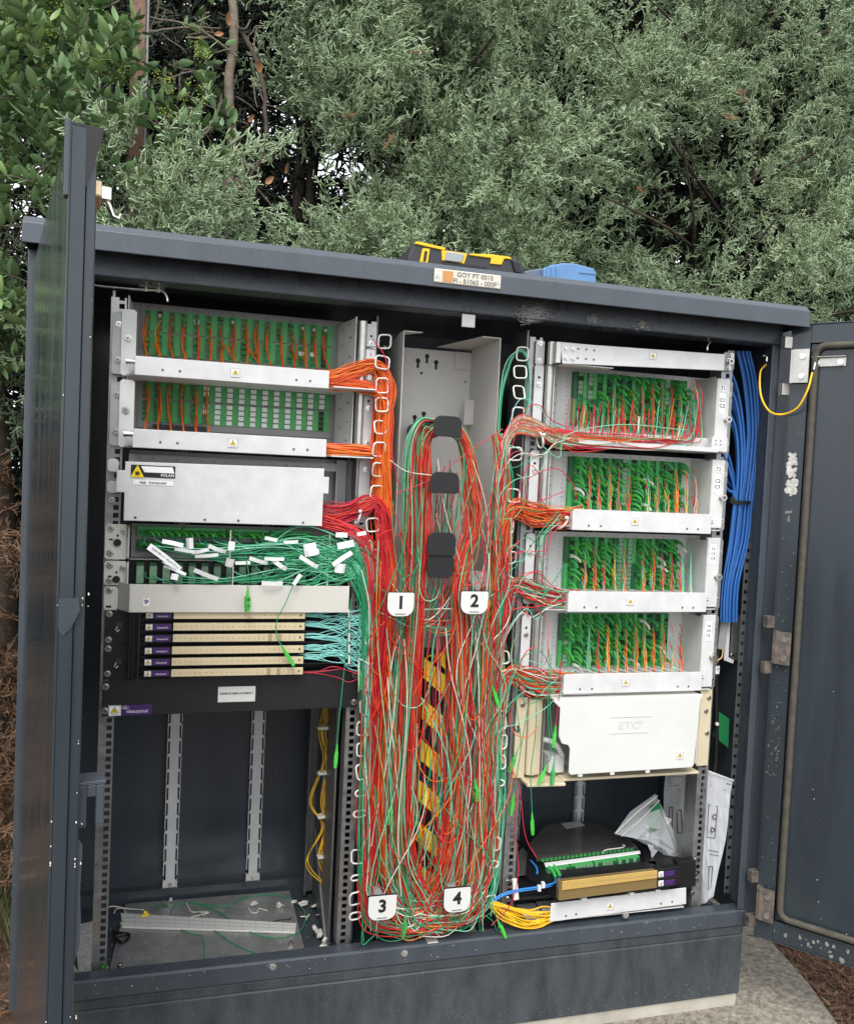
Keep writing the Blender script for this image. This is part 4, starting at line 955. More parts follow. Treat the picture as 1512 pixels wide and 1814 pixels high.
def ring_mesh(w, h, gap):
    r = .007; pts = []
    for cx, cz, a0 in ((w/2-r, h/2-r, 0), (-w/2+r, h/2-r, 90), (-w/2+r, -h/2+r, 180), (w/2-r, -h/2+r, 270)):
        for q in range(4): an = math.radians(a0+q*30); pts.append((cx+r*math.cos(an), 0, cz+r*math.sin(an)))
    b = MB()
    if gap:
        pts = pts[15:]+pts[:15]; pts.append((w/2+.001, -.001, -h/2+r+.003)); pts = pts[::-1]; pts.append((w/2-.0005, -.003, h/2-r-.016)); 
        b.tube(smooth_path(pts[:-1]+[(w/2+.002, -.002, -.002)], 1), .0019, 7)
    else: b.tube(pts, .0019, 7, closed=True)
    return unit('ring', b, M['whitep'], smooth=True)
ME_RING = ring_mesh(.026, .030, False); ME_RINGG = ring_mesh(.027, .029, True); ME_RINGF = ring_mesh(.026, .014, False)
RL = [(681, 605), (677, 642), (677, 683), (676, 717), (673, 757), (671, 796), (669, 832), (667, 872), (660, 930), (658, 985), (655, 1020), (656, 1085), (655, 1128), (653, 1170), (651, 1210), (649, 1253), (643, 1291), (642, 1328), (641, 1367), (639, 1405), (637, 1442), (633, 1518), (632, 1555), (630, 1592), (629, 1623)]
RR = [(925, 627), (921, 659), (919, 695), (917, 734), (912, 804), (909, 878), (898, 932), (905, 988), (897, 1032), (890, 1165), (887, 1210), (885, 1249), (887, 1281), (888, 1315), (886, 1351), (882, 1387), (875, 1495), (872, 1531), (867, 1597)]
for lst, lab, X in ((RL, 'row of white plastic cable rings down the right edge of the left bay', .50), (RR, 'row of white plastic cable rings down the left edge of the right bay', .79)):
    t = thing('cable_ring_row', lab, 'cable rings', (X, -.02, .05), 'cable ring rows')
    for j, q in enumerate(lst):
        p = at(*q, -.03); fl_ = q in ((639, 1405), (637, 1442), (632, 1555), (882, 1387), (629, 1623), (872, 1531), (887, 1210), (656, 1085))
        place('ring', ME_RINGF if fl_ else (ME_RINGG if rnd.random() < .45 and j < 12 else ME_RING), t, p, (rnd.uniform(-.3, .3), rnd.uniform(-.12, .12), rnd.uniform(-.25, .45)), scale=(rnd.uniform(.9, 1.05), 1, rnd.uniform(.85, 1.0)))
for q, w in (((655, 915), 1), ((947, 775), 1), ((1000, 925), 1)):
    pass

# ================================================================== CORDS
MAXI = [300]
def cord_mesh(P, r, sides=5): return tube_arrays(P, r, sides)
SS = {}
def add_cords(paths, cname, phrase, group, r=.00105, indiv=0, plug=None, name='optical_cable'):
    """paths: list of (k,3); the first few as single things, the rest joined"""
    global MAXI
    mt = CM[cname]; n_i = min(indiv, len(paths), MAXI[0]); MAXI[0] -= n_i
    for P in paths[:n_i]:
        c = P[0].copy(); V, F = cord_mesh(P-c, r*nr.uniform(.85, 1.15)); me = np_mesh(name, V, F); me.polygons.foreach_set('use_smooth', [True]*len(me.polygons)); me.materials.append(mt)
        o = bpy.data.objects.new(name, me); COL.objects.link(o); o.location = c; WM[o.name] = Matrix.Translation(Vector(c))
        tag(o, '%s %s' % (cname, phrase), 'cord', group+' ('+cname+')')
    rest = paths[n_i:]
    if rest: SS.setdefault((cname, phrase, group), []).extend([(P, r) for P in rest])
def flush_cords():
    for (cname, phrase, group), L in SS.items():
        Vs, Fs, n = [], [], 0
        for P, r in L:
            V, F = cord_mesh(P, r*nr.uniform(.8, 1.15), 5); Vs.append(V); Fs.append(F+n); n += len(V)
        me = np_mesh('cord_tangle', np.vstack(Vs), np.vstack(Fs)); me.polygons.foreach_set('use_smooth', [True]*len(me.polygons)); me.materials.append(CM[cname])
        o = bpy.data.objects.new('cord_tangle', me); COL.objects.link(o); o['kind'] = 'stuff'
        tag(o, 'further %s %s' % (cname, phrase.replace('patch cord', 'patch cords').replace('fibre cord', 'fibre cords')), 'cords')
def jit(n, s): return nr.normal(0, s, n)
def bundle(ctrl, n, wob=1.0, m=6, slack=0, rad=True):
    """ctrl: (px, py, Y, spread px across, spread m in depth). returns n paths. Each cord keeps its place in the bundle, with drift"""
    out = []; k = len(ctrl)
    T = []
    for i in range(k):
        a, b_ = ctrl[max(0, i-1)], ctrl[min(k-1, i+1)]; d = np.array([b_[0]-a[0], b_[1]-a[1]], float); d /= np.linalg.norm(d)+1e-9; T.append((-d[1], d[0]))
    for j in range(n):
        u = nr.uniform(-1, 1); v = nr.uniform(-1, 1)*math.sqrt(max(0, 1-u*u*.8)); ph = nr.uniform(0, 6.28); am = nr.uniform(.05, .38); P = []; drop = abs(nr.normal(0, 24)) if k > 7 and ctrl[-1][1] > 1600 else 0; wa = nr.uniform(0, 5) if k > 7 else 0; wf = nr.uniform(1.2, 2.6)
        for i, (x, y, Y, sp, sd) in enumerate(ctrl):
            uu = max(-1.15, min(1.15, u + am*math.sin(ph+i*1.1) + jit(1, .06)[0])); vv = v + am*math.cos(ph*1.7+i*.9)
            P.append(at(x+T[i][0]*sp*uu + jit(1, wob)[0]*.5 + wa*math.sin(ph*3+i*wf), y+T[i][1]*sp*uu + jit(1, wob)[0] - (drop*(1 if i >= k-3 else .5) if i >= k-4 else 0), Y+sd*vv))
        out.append(smooth_path(P, m))
    return out
def mix(ctrl, spec, phrase, group, indiv=.4, r=.00105, **kw):
    """spec: {colour: count}"""
    for c, n in spec.items(): add_cords(bundle(ctrl, n, **kw), c, phrase, group, r, int(round(n*indiv)))

# --- long hanging loops first (they show largest)
LL = [(772, 768, -.02, 6, .02), (748, 762, -.03, 12, .018), (742, 830, -.035, 20, .02), (742, 950, -.035, 20, .022), (738, 1060, -.04, 15, .022), (726, 1240, -.04, 14, .022), (717, 1400, -.04, 17, .022), (714, 1540, -.04, 20, .022), (742, 1625, -.035, 18, .02), (775, 1650, -.03, 10, .02)]
mix(LL, {'red': 26, 'crimson': 7, 'green': 9, 'mint': 8, 'white': 6, 'deep orange': 9, 'olive': 4}, 'patch cord hanging in the left leg of the central loop', 'left leg of the central loop', .5)
LLo = [(775, 745, -.02, 3, .03), (745, 748, -.03, 6, .03), (728, 800, -.035, 9, .03), (722, 950, -.035, 10, .03), (717, 1100, -.03, 10, .02), (706, 1300, -.03, 14, .02), (700, 1480, -.03, 18, .02), (712, 1600, -.03, 18, .02), (760, 1645, -.03, 10, .02)]
mix(LLo, {'crimson': 6, 'green': 12, 'mint': 8, 'olive': 6, 'tan': 6, 'red': 6}, 'patch cord at the outer left of the central loop', 'outer left leg of the central loop', .5)
RLg = [(803, 768, -.02, 6, .02), (822, 790, -.03, 8, .018), (833, 860, -.035, 14, .02), (838, 930, -.04, 15, .02), (822, 980, -.045, 12, .02), (812, 1050, -.05, 10, .02), (815, 1110, -.045, 11, .02), (813, 1240, -.04, 13, .02), (809, 1400, -.04, 15, .02), (798, 1530, -.04, 18, .02), (765, 1625, -.035, 16, .02), (730, 1650, -.03, 8, .02)]
mix(RLg, {'red': 30, 'crimson': 7, 'deep orange': 9, 'mint': 6, 'green': 6, 'white': 4, 'olive': 3}, 'patch cord hanging in the right leg of the central loop', 'right leg of the central loop', .5)
# arcs laid over the first spool
RT_ = [(806, 762, -.02, 6, .02), (822, 785, -.03, 8, .018), (833, 860, -.035, 11, .02), (838, 930, -.04, 12, .02), (824, 985, -.045, 10, .02), (813, 1050, -.05, 9, .02), (815, 1120, -.045, 9, .02), (812, 1260, -.03, 10, .02)]
mix(RT_, {'red': 24, 'crimson': 5, 'deep orange': 6}, 'patch cord in the thick red right leg below the spools', 'thick red right leg', .2)
LT_ = [(770, 764, -.02, 6, .02), (754, 785, -.03, 8, .018), (752, 860, -.035, 9, .02), (750, 950, -.04, 9, .02), (744, 1060, -.045, 8, .02), (738, 1160, -.04, 9, .02), (726, 1280, -.03, 10, .02)]
mix(LT_, {'red': 18, 'deep orange': 4}, 'patch cord in the red inner strand of the left leg', 'red strand of the left leg', .2)
ARC = [(742, 850, -.03, 14, .02), (748, 790, -.03, 12, .02), (770, 756, -.02, 6, .03), (794, 750, .0, 4, .04), (815, 762, -.02, 6, .03), (830, 800, -.03, 9, .02), (842, 870, -.03, 12, .02)]
mix(ARC, {'red': 14, 'green': 8, 'mint': 5, 'olive': 4, 'tan': 6, 'orange': 3}, 'patch cord arching over the highest black spool', 'arch over the highest spool', .5)
# left column beside the rings: orange above, red below
OC = [(668, 655, -.012, 6, .01), (679, 690, -.02, 11, .012), (676, 780, -.02, 14, .012), (672, 870, -.02, 15, .012), (676, 950, -.025, 14, .012), (690, 1040, -.03, 16, .015), (678, 1140, -.03, 16, .015), (682, 1260, -.03, 22, .015), (684, 1400, -.03, 24, .015), (684, 1520, -.03, 20, .015), (705, 1605, -.03, 14, .015), (750, 1645, -.03, 8, .015)]
mix(OC, {'orange': 18, 'deep orange': 15}, 'patch cord running down the left cable column', 'left cable column, orange', .4)
RC = [(640, 905, -.03, 10, .01), (668, 890, -.03, 8, .01), (680, 930, -.03, 12, .012), (684, 1050, -.035, 13, .012), (677, 1160, -.035, 14, .012), (668, 1260, -.035, 14, .012), (662, 1400, -.03, 16, .012), (655, 1520, -.03, 14, .012), (645, 1600, -.03, 12, .012), (660, 1645, -.03, 10, .01), (720, 1655, -.03, 7, .01), (780, 1645, -.03, 5, .01)]
mix(RC, {'red': 26, 'crimson': 16}, 'patch cord of the red column beside the left rings', 'left cable column, red', .3)
GC = [(642, 1010, -.03, 8, .012), (652, 1080, -.035, 9, .012), (652, 1200, -.035, 12, .012), (650, 1330, -.035, 12, .012), (648, 1450, -.035, 12, .012), (648, 1560, -.035, 12, .012), (658, 1635, -.035, 11, .012), (715, 1655, -.035, 8, .012), (790, 1645, -.03, 6, .012)]
mix(GC, {'green': 8, 'mint': 6, 'red': 5, 'white': 2}, 'patch cord running down through the left rings', 'cords through the left rings', .4)
# right column
QC = [(880, 770, -.02, 7, .012), (893, 850, -.02, 13, .014), (888, 960, -.025, 16, .015), (880, 1060, -.03, 15, .015), (872, 1180, -.03, 17, .015), (866, 1300, -.03, 20, .015), (860, 1430, -.03, 20, .015), (850, 1560, -.03, 18, .015), (825, 1632, -.03, 10, .015), (780, 1648, -.03, 8, .015)]
mix(QC, {'red': 20, 'crimson': 7, 'orange': 8, 'deep orange': 11, 'green': 12, 'mint': 10, 'olive': 9, 'white': 5}, 'patch cord running down the right cable column', 'right cable column', .3)
QI = [(893, 770, -.0, 4, .006), (884, 810, -.02, 6, .01), (876, 950, -.02, 8, .01), (884, 1200, -.02, 10, .01), (885, 1400, -.02, 8, .01), (876, 1540, -.02, 8, .01), (860, 1610, -.03, 6, .01), (820, 1640, -.03, 5, .01)]
mix(QI, {'green': 5, 'mint': 8}, 'patch cord through the right cable rings', 'cords through the right rings', .5)
for j_ in range(7):
    o_ = rnd.uniform(-5, 5)
    add_cords([smooth_path([at(x+o_*(1 if x < 915 else -.6)+rnd.uniform(-2, 2), y+o_, -.030+.003*j_) for x, y in ((884, 860), (881, 790), (884, 700), (898, 645), (915, 622), (930, 624), (937, 655), (936, 710), (930, 752), (960, 765))], 6)], 'green' if j_ % 2 else 'mint', 'patch cord arching through the top right rings', 'green arch at the top right rings', .00105, 1)
# middle bundles behind the front legs
MC = [(790, 850, .03, 14, .02), (785, 950, .03, 16, .02), (788, 1060, .01, 14, .02), (778, 1140, -.0, 18, .02), (770, 1260, -.01, 28, .02), (762, 1400, -.01, 32, .02), (755, 1520, -.01, 34, .02), (745, 1620, -.02, 34, .02)]
mix(MC, {'red': 4, 'green': 3, 'mint': 4, 'white': 2, 'deep orange': 2, 'crimson': 2}, 'patch cord hanging loose in front of the striped foam', 'loose central cords', .5, wob=12)
MB2 = [(745, 1050, -.02, 18, .02), (712, 1150, -.03, 22, .02), (705, 1280, -.03, 30, .02), (700, 1420, -.03, 34, .02), (705, 1540, -.03, 30, .02), (725, 1625, -.03, 18, .02), (780, 1645, -.03, 8, .015)]
mix(MB2, {'red': 8, 'crimson': 4, 'deep orange': 3, 'orange': 2, 'green': 4, 'mint': 5, 'white': 2}, 'patch cord sagging from the number one spool to the number three spool', 'cords between spools 1 and 3', .3, wob=10)
MB3 = [(830, 1060, -.02, 14, .02), (838, 1180, -.03, 20, .02), (835, 1300, -.03, 26, .02), (828, 1430, -.03, 28, .02), (820, 1550, -.03, 24, .02), (790, 1632, -.03, 14, .02), (740, 1650, -.03, 8, .015)]
mix(MB3, {'red': 8, 'crimson': 4, 'deep orange': 2, 'green': 4, 'mint': 5, 'white': 2, 'olive': 2}, 'patch cord sagging from the number two spool to the number four spool', 'cords between spools 2 and 4', .3, wob=10)

# --- fans from the left trays
F1 = [(560, 668, .0, 12, .004), (590, 668, -.012, 12, .006), (625, 658, -.015, 13, .008), (655, 648, -.018, 10, .008), (678, 652, -.02, 7, .008), (688, 690, -.02, 8, .01), (683, 760, -.02, 9, .01), (680, 900, -.02, 10, .01)]
mix(F1, {'orange': 34, 'deep orange': 18}, 'patch cord fanning from the topmost left tray', 'fan from the topmost left tray', .25)
F1b = [(560, 675, .0, 8, .004), (595, 680, -.012, 10, .006), (640, 684, -.015, 10, .008), (672, 696, -.02, 8, .008), (684, 730, -.02, 10, .01), (680, 800, -.02, 11, .01), (678, 900, -.02, 12, .01), (690, 1000, -.02, 12, .01)]
mix(F1b, {'orange': 30, 'deep orange': 20}, 'patch cord in the lower lobe of the top left fan', 'lower lobe of the top left fan', .2)
F2 = [(560, 796, .0, 9, .004), (590, 796, -.012, 9, .006), (640, 798, -.015, 9, .008), (668, 806, -.02, 7, .008), (680, 840, -.02, 9, .01), (680, 920, -.02, 12, .01), (690, 1020, -.02, 12, .01)]
mix(F2, {'orange': 26, 'deep orange': 14, 'tan': 3}, 'patch cord fanning from the second left tray', 'fan from the second left tray', .2)
F3 = [(555, 912, -.01, 22, .004), (590, 912, -.02, 20, .006), (620, 905, -.025, 15, .008), (650, 893, -.03, 14, .008), (672, 896, -.03, 9, .008), (683, 940, -.03, 10, .01), (684, 1040, -.03, 12, .01)]
mix(F3, {'crimson': 42, 'red': 14}, 'patch cord fanning from the closed grey tray', 'fan from the closed grey tray', .25)
F3b = [(570, 925, -.02, 14, .004), (610, 935, -.03, 12, .006), (640, 950, -.035, 12, .008), (655, 985, -.035, 14, .008), (662, 1060, -.035, 12, .01), (660, 1180, -.035, 10, .01)]
mix(F3b, {'crimson': 10, 'red': 12}, 'patch cord drooping from the closed grey tray', 'drooping from the closed grey tray', .3)
# green thicket in front of the cream trays
for i in range(70):
    x0 = rnd.uniform(248, 560); y0 = 950 + rnd.choice([0, 0, 25, 60])*1.0 + rnd.uniform(-4, 4)+ (x0-248)*.01
    dx = 650-x0; s = rnd.uniform(5, 38)
    P = [at(x0, y0, .01), at(x0+8, y0+12, -.012), at(x0+dx*.25, y0+s*rnd.uniform(.6, 1.2)+8, -.028), at(x0+dx*.55, min(1035, y0+s+rnd.uniform(-14, 14)), -.034), at(x0+dx*.8, rnd.uniform(965, 1030), -.036), at(rnd.uniform(632, 660), rnd.uniform(960, 1050), -.036), at(rnd.uniform(640, 665), rnd.uniform(1080, 1180), -.036)]
    add_cords([smooth_path(P, 6)], rnd.choice(['green', 'green', 'green', 'green', 'mint']), 'patch cord of the thicket in front of the cream trays', 'thicket before the cream trays', .00105, 1 if i < 20 else 0)
mix([(470, 980, -.02, 28, .006), (530, 968, -.03, 24, .006), (590, 975, -.035, 20, .008), (640, 1000, -.036, 24, .008), (650, 1080, -.036, 10, .008)], {'green': 22, 'mint': 4}, 'patch cord of the thicket in front of the cream trays', 'thicket before the cream trays', 0, wob=8)
# aqua cords from the strips
for i in range(6):
    y = [1089, 1106, 1126, 1146, 1163, 1190][i]; n = [10, 14, 14, 10, 10, 3][i]
    for j in range(n):
        yy = y+rnd.uniform(-4, 4); P = [at(530, yy, -.01), at(560, yy+rnd.uniform(-4, 4), -.015), at(595+rnd.uniform(-10, 8), yy+rnd.uniform(-12, 10), -.02), at(622+rnd.uniform(-8, 8), yy+rnd.uniform(-12, 22), -.028), at(645, yy+rnd.uniform(0, 40), -.03), at(652+rnd.uniform(-6, 6), 1240+rnd.uniform(-20, 20), -.03), at(648+rnd.uniform(-8, 8), 1400, -.03)]
        add_cords([smooth_path(P, 5)], 'aqua' if i < 5 else 'crimson', 'patch cord leaving the six strip unit', 'cords leaving the strip unit', .0009, 1 if j < 2 else 0)
# fans from the right trays
RF = [((1225, 778), (1100, 780), (1010, 772), (955, 752), (915, 752), (893, 780), (885, 850)), ((1030, 915), (985, 918), (945, 912), (915, 902), (898, 925), (890, 990), (880, 1080)),
      ((1020, 1062), (975, 1060), (940, 1050), (912, 1040), (895, 1060), (885, 1120), (875, 1200)), ((1015, 1210), (975, 1212), (940, 1206), (908, 1196), (890, 1210), (878, 1270), (868, 1350))]
RS = [{'red': 22, 'crimson': 18, 'green': 18, 'mint': 12, 'white': 7, 'orange': 6}, {'orange': 24, 'deep orange': 18, 'red': 12, 'green': 8, 'white': 6, 'olive': 4}, {'red': 18, 'crimson': 12, 'orange': 10, 'mint': 12, 'green': 10, 'white': 7}, {'red': 12, 'deep orange': 16, 'orange': 12, 'mint': 12, 'white': 10, 'green': 6, 'crimson': 6}]
for cn, n_ in RS[0].items():
    L_ = []
    for j in range(n_):
        xs = rnd.uniform(1000, 1236); o1, o2 = rnd.uniform(-13, 12), rnd.uniform(-1, 1); q0 = [(xs+rnd.uniform(-4, 10), rnd.uniform(705, 755), .02), (xs-8, 782+o1*.4, -.018), (xs-45, 786+o1*.8, -.024)]
        if xs > 1120: q0.append((xs-100, 784+o1+rnd.uniform(-6, 6), -.027))
        q0 += [(990+rnd.uniform(-12, 12), 775+o1+rnd.uniform(-5, 5), -.03), (950, 758+o2*15, -.03), (915, 752+o2*13+rnd.uniform(-5, 5), -.03), (893+o2*6, 790+rnd.uniform(-10, 10), -.03), (886+o2*9, 860, -.03), (886+o2*12, 960, -.03)]
        L_.append(smooth_path([at(*q) for q in q0], 5))
    add_cords(L_, cn, 'patch cord fanning left from the tray labelled T1', 'fan from tray T1', .00105, n_//5)
for i in range(26):   # loose loops between the right trays and their column
    ty = [770, 915, 1060, 1210][i % 4]; xa = rnd.uniform(985, 1012); up = rnd.choice([-1, 1, 1]); h = rnd.uniform(15, 75)
    P = [at(xa, ty+rnd.uniform(-14, 10), -.03), at(xa-rnd.uniform(20, 35), ty+up*h*.5, -.04), at(rnd.uniform(935, 965), ty+up*h, -.05), at(rnd.uniform(900, 930), ty+up*h*.9+rnd.uniform(-20, 30), -.05), at(rnd.uniform(880, 895), ty+h+rnd.uniform(20, 60), -.045), at(rnd.uniform(868, 890), ty+h+rnd.uniform(110, 180), -.04)]
    add_cords([smooth_path(P, 6)], rnd.choice(['crimson', 'crimson', 'red', 'mint', 'mint', 'green', 'white', 'aqua']), 'loose patch cord looping beside the right trays', 'loose loops beside the right trays', .00095, 1 if i % 3 == 0 else 0)
for i, pts in enumerate(RF):
    if i == 0: continue
    sp = [14, 15, 14, 16][i]; C_ = [(x, y, [-.015, -.02, -.025, -.03, -.03, -.03, -.03][j], (sp, sp, sp, sp*.8, sp*.7, sp*.8, sp)[j], .010) for j, (x, y) in enumerate(pts)]
    if i == 0: C_ = [(x, y, [.0, -.02, -.028, -.03, -.03, -.03, -.03][j], (10, 14, 16, 14, 9, 10, 13)[j], .010) for j, (x, y) in enumerate(pts)]
    mix(C_, RS[i], 'patch cord fanning left from the tray labelled T%d' % (i+1), 'fan from tray T%d' % (i+1), .2, wob=5)

# --- pigtails inside the trays
for which, zt, zb, nc in ((1, 1.236, 1.121, 16), (2, 1.108, .990, 6)):
    g0, pit = .0475+.0048, .0233; z1 = zb+.142
    for c in range(nc):
        x = g0+c*pit; bow = rnd.uniform(-.005, .007)
        for j in range(5):
            zs = z1-.008-j*rnd.uniform(.006, .012)-(.012 if which == 1 and c in (1, 6, 12) else 0); bl_ = bow+rnd.uniform(-.0016, .0016)*(2.5 if c in (1, 7, 9) else 1)
            P = [(x, .104, zs), (x+.001, .098, zs-.003), (x+bl_+rnd.uniform(-.002, .002), .085, zs-.025), (x+bl_*.8+rnd.uniform(-.0012, .0012)+.002, .072, zb+.068), (x+.005+rnd.uniform(-.0018, .0018), .05, zb+.045), (x+.012, .01, zb+.018), (x+.03, -.02, zb+.012)]
            if which == 1 and c in (7, 9) and j == 4 : P[3] = (x-.02, .085, zb+.085)
            add_cords([smooth_path(P, 4)], 'yellow' if (c == 1 and j == 0 and which == 1) else rnd.choice(['orange', 'orange', 'deep orange']), 'pigtail curving down from the adapters of the %s left tray' % ('topmost' if which == 1 else 'second'), 'pigtails of the %s left tray' % ('topmost' if which == 1 else 'second'), .0011 if which == 1 else .0011, 1 if j == 0 else 0)
for i, (t, gx0, pit, zg0, zg1, YP) in enumerate(RT):
    hz_ = (zg1-zg0)/12
    for c in range(12):
        if (i, c) in ((0, 0), (0, 1), (1, 5), (2, 5), (3, 0)): continue
        for j in range(8):
            r_ = rnd.randint(1, 9); x = gx0+(c+.7)*pit; zs = zg1-(r_-.3)*hz_; zb = zg0-.012
            xs = x+.014
            P = [(xs, YP-.040, zs-.012), (xs+.002, YP-.047, zs-.024), (xs+rnd.uniform(-.002, .007), YP-.052, (zs+zb)/2-.008), (xs+rnd.uniform(-.005, .004), YP-.060, zb+.012), (xs-.006, YP-.072, zb-.008), (xs-.03, YP-.078, zb-.016)]
            if zs-.03 < zb+.012: P = P[:2]+P[3:]; P[1] = (xs+.001, YP-.05, max(zs-.02, zb+.02))
            cn = rnd.choice(['orange', 'orange', 'deep orange', 'red', 'mint', 'green', 'yellow', 'aqua', 'olive', 'crimson'] if i else ['red', 'red', 'deep orange', 'orange', 'mint', 'green', 'crimson'])
            add_cords([smooth_path(P, 5)], cn, 'pigtail curving down inside the tray labelled T%d' % (i+1), 'pigtails of tray T%d' % (i+1), .00095, 1 if j == 0 and c % 3 == 0 else 0)
# big sagging curve at the right of T1
mix([(1225, 675, .0, 2, .003), (1236, 700, -.02, 3, .004), (1238, 740, -.025, 3, .005), (1220, 775, -.028, 4, .006), (1150, 785, -.03, 5, .006), (1050, 785, -.03, 5, .006), (960, 765, -.03, 6, .006)], {'crimson': 2, 'red': 1, 'olive': 1}, 'patch cord sagging from the right end of tray T1', 'right end of tray T1', .5, wob=5)

# --- stray loops everywhere in the middle
for i in range(115):
    cn = rnd.choice(['red', 'red', 'red', 'crimson', 'mint', 'mint', 'green', 'green', 'white', 'orange', 'deep orange', 'olive'])
    t_ = rnd.random()
    if t_ < .72:      # long slanting strays
        ya = rnd.uniform(800, 1450); yb = min(1650, ya+rnd.uniform(200, 560)); xa = rnd.choice([672, 715, 740, 812, 835, 875, 885]) + rnd.uniform(-14, 14)-(ya-800)*.02; xb = xa+rnd.uniform(-90, 90); xb = min(895-(yb-740)*.03, max(655, xb))
        n = 7; P = []; am = rnd.uniform(4, 26)*rnd.choice([-1, 1]); ph = rnd.random()*3; fr = rnd.uniform(1, 2.4)
        for q in range(n+1):
            f = q/n; g_ = f*f*(3-2*f); P.append(at(min(905, max(640, xa+(xb-xa)*g_+am*math.sin(math.pi*f*fr+ph))), ya+(yb-ya)*f, -.050-.02*math.sin(ph+2*f)))
    elif t_ < .86:    # hanging U loops
        cx = rnd.uniform(690, 850); w = rnd.uniform(12, 40); y0 = rnd.uniform(900, 1500); h = rnd.uniform(50, 150); y0 = min(y0, 1650-h); xo = -(y0-740)*.02
        P = [at(cx+xo+w*sx_+rnd.uniform(-3, 3), y0+h*sy_, rnd.uniform(-.068, -.055)) for sx_, sy_ in ((-1.3, -.9), (-1.05, -.2), (-.95, .5), (-.5, .92), (.1, 1.0), (.7, .8), (1.0, .25), (1.15, -.5), (1.5, -1.2))]
    else:             # small curls beside the bays
        sx = rnd.choice([(645, 690), (885, 960), (885, 960)]); y0 = rnd.uniform(900, 1250); P = []
        x, y = rnd.uniform(*sx), y0; a = rnd.random()*6.28; tu = rnd.uniform(.3, .7)*rnd.choice([-1, 1])
        for q in range(7): P.append(at(min(sx[1]+10, max(sx[0]-10, x)), y, -.055+.012*math.sin(q))); x += 16*math.cos(a); y += 20*math.sin(a); a += tu*rnd.uniform(.3, 1.2)
    add_cords([smooth_path(P, 5)], cn, 'stray patch cord looping across the central tangle', 'stray cords of the central tangle', .00105, 1 if i % 4 == 0 else 0)
for i in range(46):   # flat swags between the columns and along the cabinet floor
    cn = rnd.choice(['red', 'crimson', 'mint', 'green', 'white', 'orange', 'green', 'mint'])
    y0 = rnd.choice([1100, 1110, 1090, 1600, 1625, 1630, 1640, 1615]) + rnd.uniform(-16, 16); xa = rnd.uniform(640, 760); xb = rnd.uniform(780, 905)-(y0-1000)*.05; h = rnd.uniform(5, 32)
    h = min(h, 1662-y0)
    P = [at(xa, y0-h-rnd.uniform(0, 50), -.04), at(xa+(xb-xa)*.2, y0-h*.3, -.045), at((xa+xb)/2, y0+h*.6-(xa-640)*.03, -.05), at(xa+(xb-xa)*.8, y0-h*.3, -.045), at(xb, y0-h-rnd.uniform(0, 60), -.04)]
    add_cords([smooth_path(P, 7)], cn, 'patch cord swagging between the cable columns', 'swags between the columns', .00105, 1 if i % 9 == 0 else 0)
# green swags reaching the sill at the left bottom
for i, P in enumerate([[(652, 1560), (645, 1620), (641, 1672), (660, 1660), (720, 1610)], [(650, 1580), (655, 1640), (690, 1668), (760, 1650), (830, 1640), (880, 1610)], [(660, 1600), (680, 1650), (730, 1665), (790, 1640)], [(845, 1615), (870, 1630), (880, 1650)], [(640, 1500), (640, 1600), (644, 1668)]]):
    add_cords([smooth_path([at(*q, -.035 if j < 4 else -.03) for j, q in enumerate(P)], 8)], 'green', 'patch cord swag resting by the cabinet sill', 'swags by the sill', .00105, 1)

# --- loose cords with a dangling plug
def dangle(pts, cname, lab, Y=-.05, me=None, r=.001, tilt=0.):
    P = smooth_path([at(x, y, Y) for x, y in pts], 8); c = P[-1].copy(); V, F = tube_arrays(P-c, r, 5); m_ = np_mesh('optical_cable', V, F); m_.materials.append(CM[cname]); m_.polygons.foreach_set('use_smooth', [True]*len(m_.polygons))
    o = bpy.data.objects.new('optical_cable', m_); COL.objects.link(o); o.location = c; WM[o.name] = Matrix.Translation(Vector(c)); tag(o, lab, 'cord', 'cords with dangling plugs')
    d = P[-1]-P[-2]; q = Vector((float(d[0]), float(d[1]), float(d[2]))).to_track_quat('-Z', 'Y'); pl = bpy.data.objects.new('connector', me or ME_LOOSE); COL.objects.link(pl); pl.parent = o; pl.rotation_euler = (q @ Euler((0, 0, rnd.uniform(-.6, .6))).to_quaternion()).to_euler(); return o
dangle([(436, 990), (440, 1015), (439, 1040)], 'green', 'green cord whose bright plug hangs before the off white panel')
dangle([(520, 1035), (505, 1070), (490, 1100), (491, 1130), (498, 1143)], 'green', 'green cord with a bright plug hanging over the cream strips')
dangle([(622, 1060), (612, 1160), (602, 1260), (597, 1318)], 'green', 'green cord with plug hanging below the black plate')
dangle([(640, 1080), (632, 1140), (636, 1180)], 'green', 'dark green plug dangling beside the black plate', me=ME_LOOSED)
dangle([(992, 1170), (990, 1230), (984, 1285)], 'crimson', 'red cord with a bright green plug on the white cover edge')
dangle([(972, 1150), (970, 1260), (975, 1336), (969, 1354)], 'green', 'bright green plug hanging low left of the white cover')
dangle([(975, 1160), (974, 1260), (982, 1335), (981, 1352)], 'green', 'dark plug hanging low beside the bright green one', me=ME_LOOSED)
dangle([(920, 1160), (914, 1240), (922, 1310), (916, 1330)], 'green', 'green plug hanging over the cream mounting ear', me=ME_LOOSED)
dangle([(950, 1230), (948, 1300), (940, 1370), (942, 1440)], 'green', 'bright plug hanging above the dark cassette')
dangle([(935, 1250), (922, 1330), (910, 1405)], 'green', 'bright plug hanging against the lower right rail')
dangle([(700, 1360), (697, 1400), (694, 1420)], 'green', 'bright green plug among the cords left of the striped foam')
dangle([(838, 1340), (840, 1365), (841, 1380)], 'green', 'green plug among the cords right of the striped foam')
dangle([(850, 1580), (872, 1610), (880, 1628)], 'green', 'green plug lying on the sill below the yellow cords')
dangle([(725, 1570), (722, 1600), (719, 1620)], 'green', 'dark green plug near plate 3', me=ME_LOOSED)
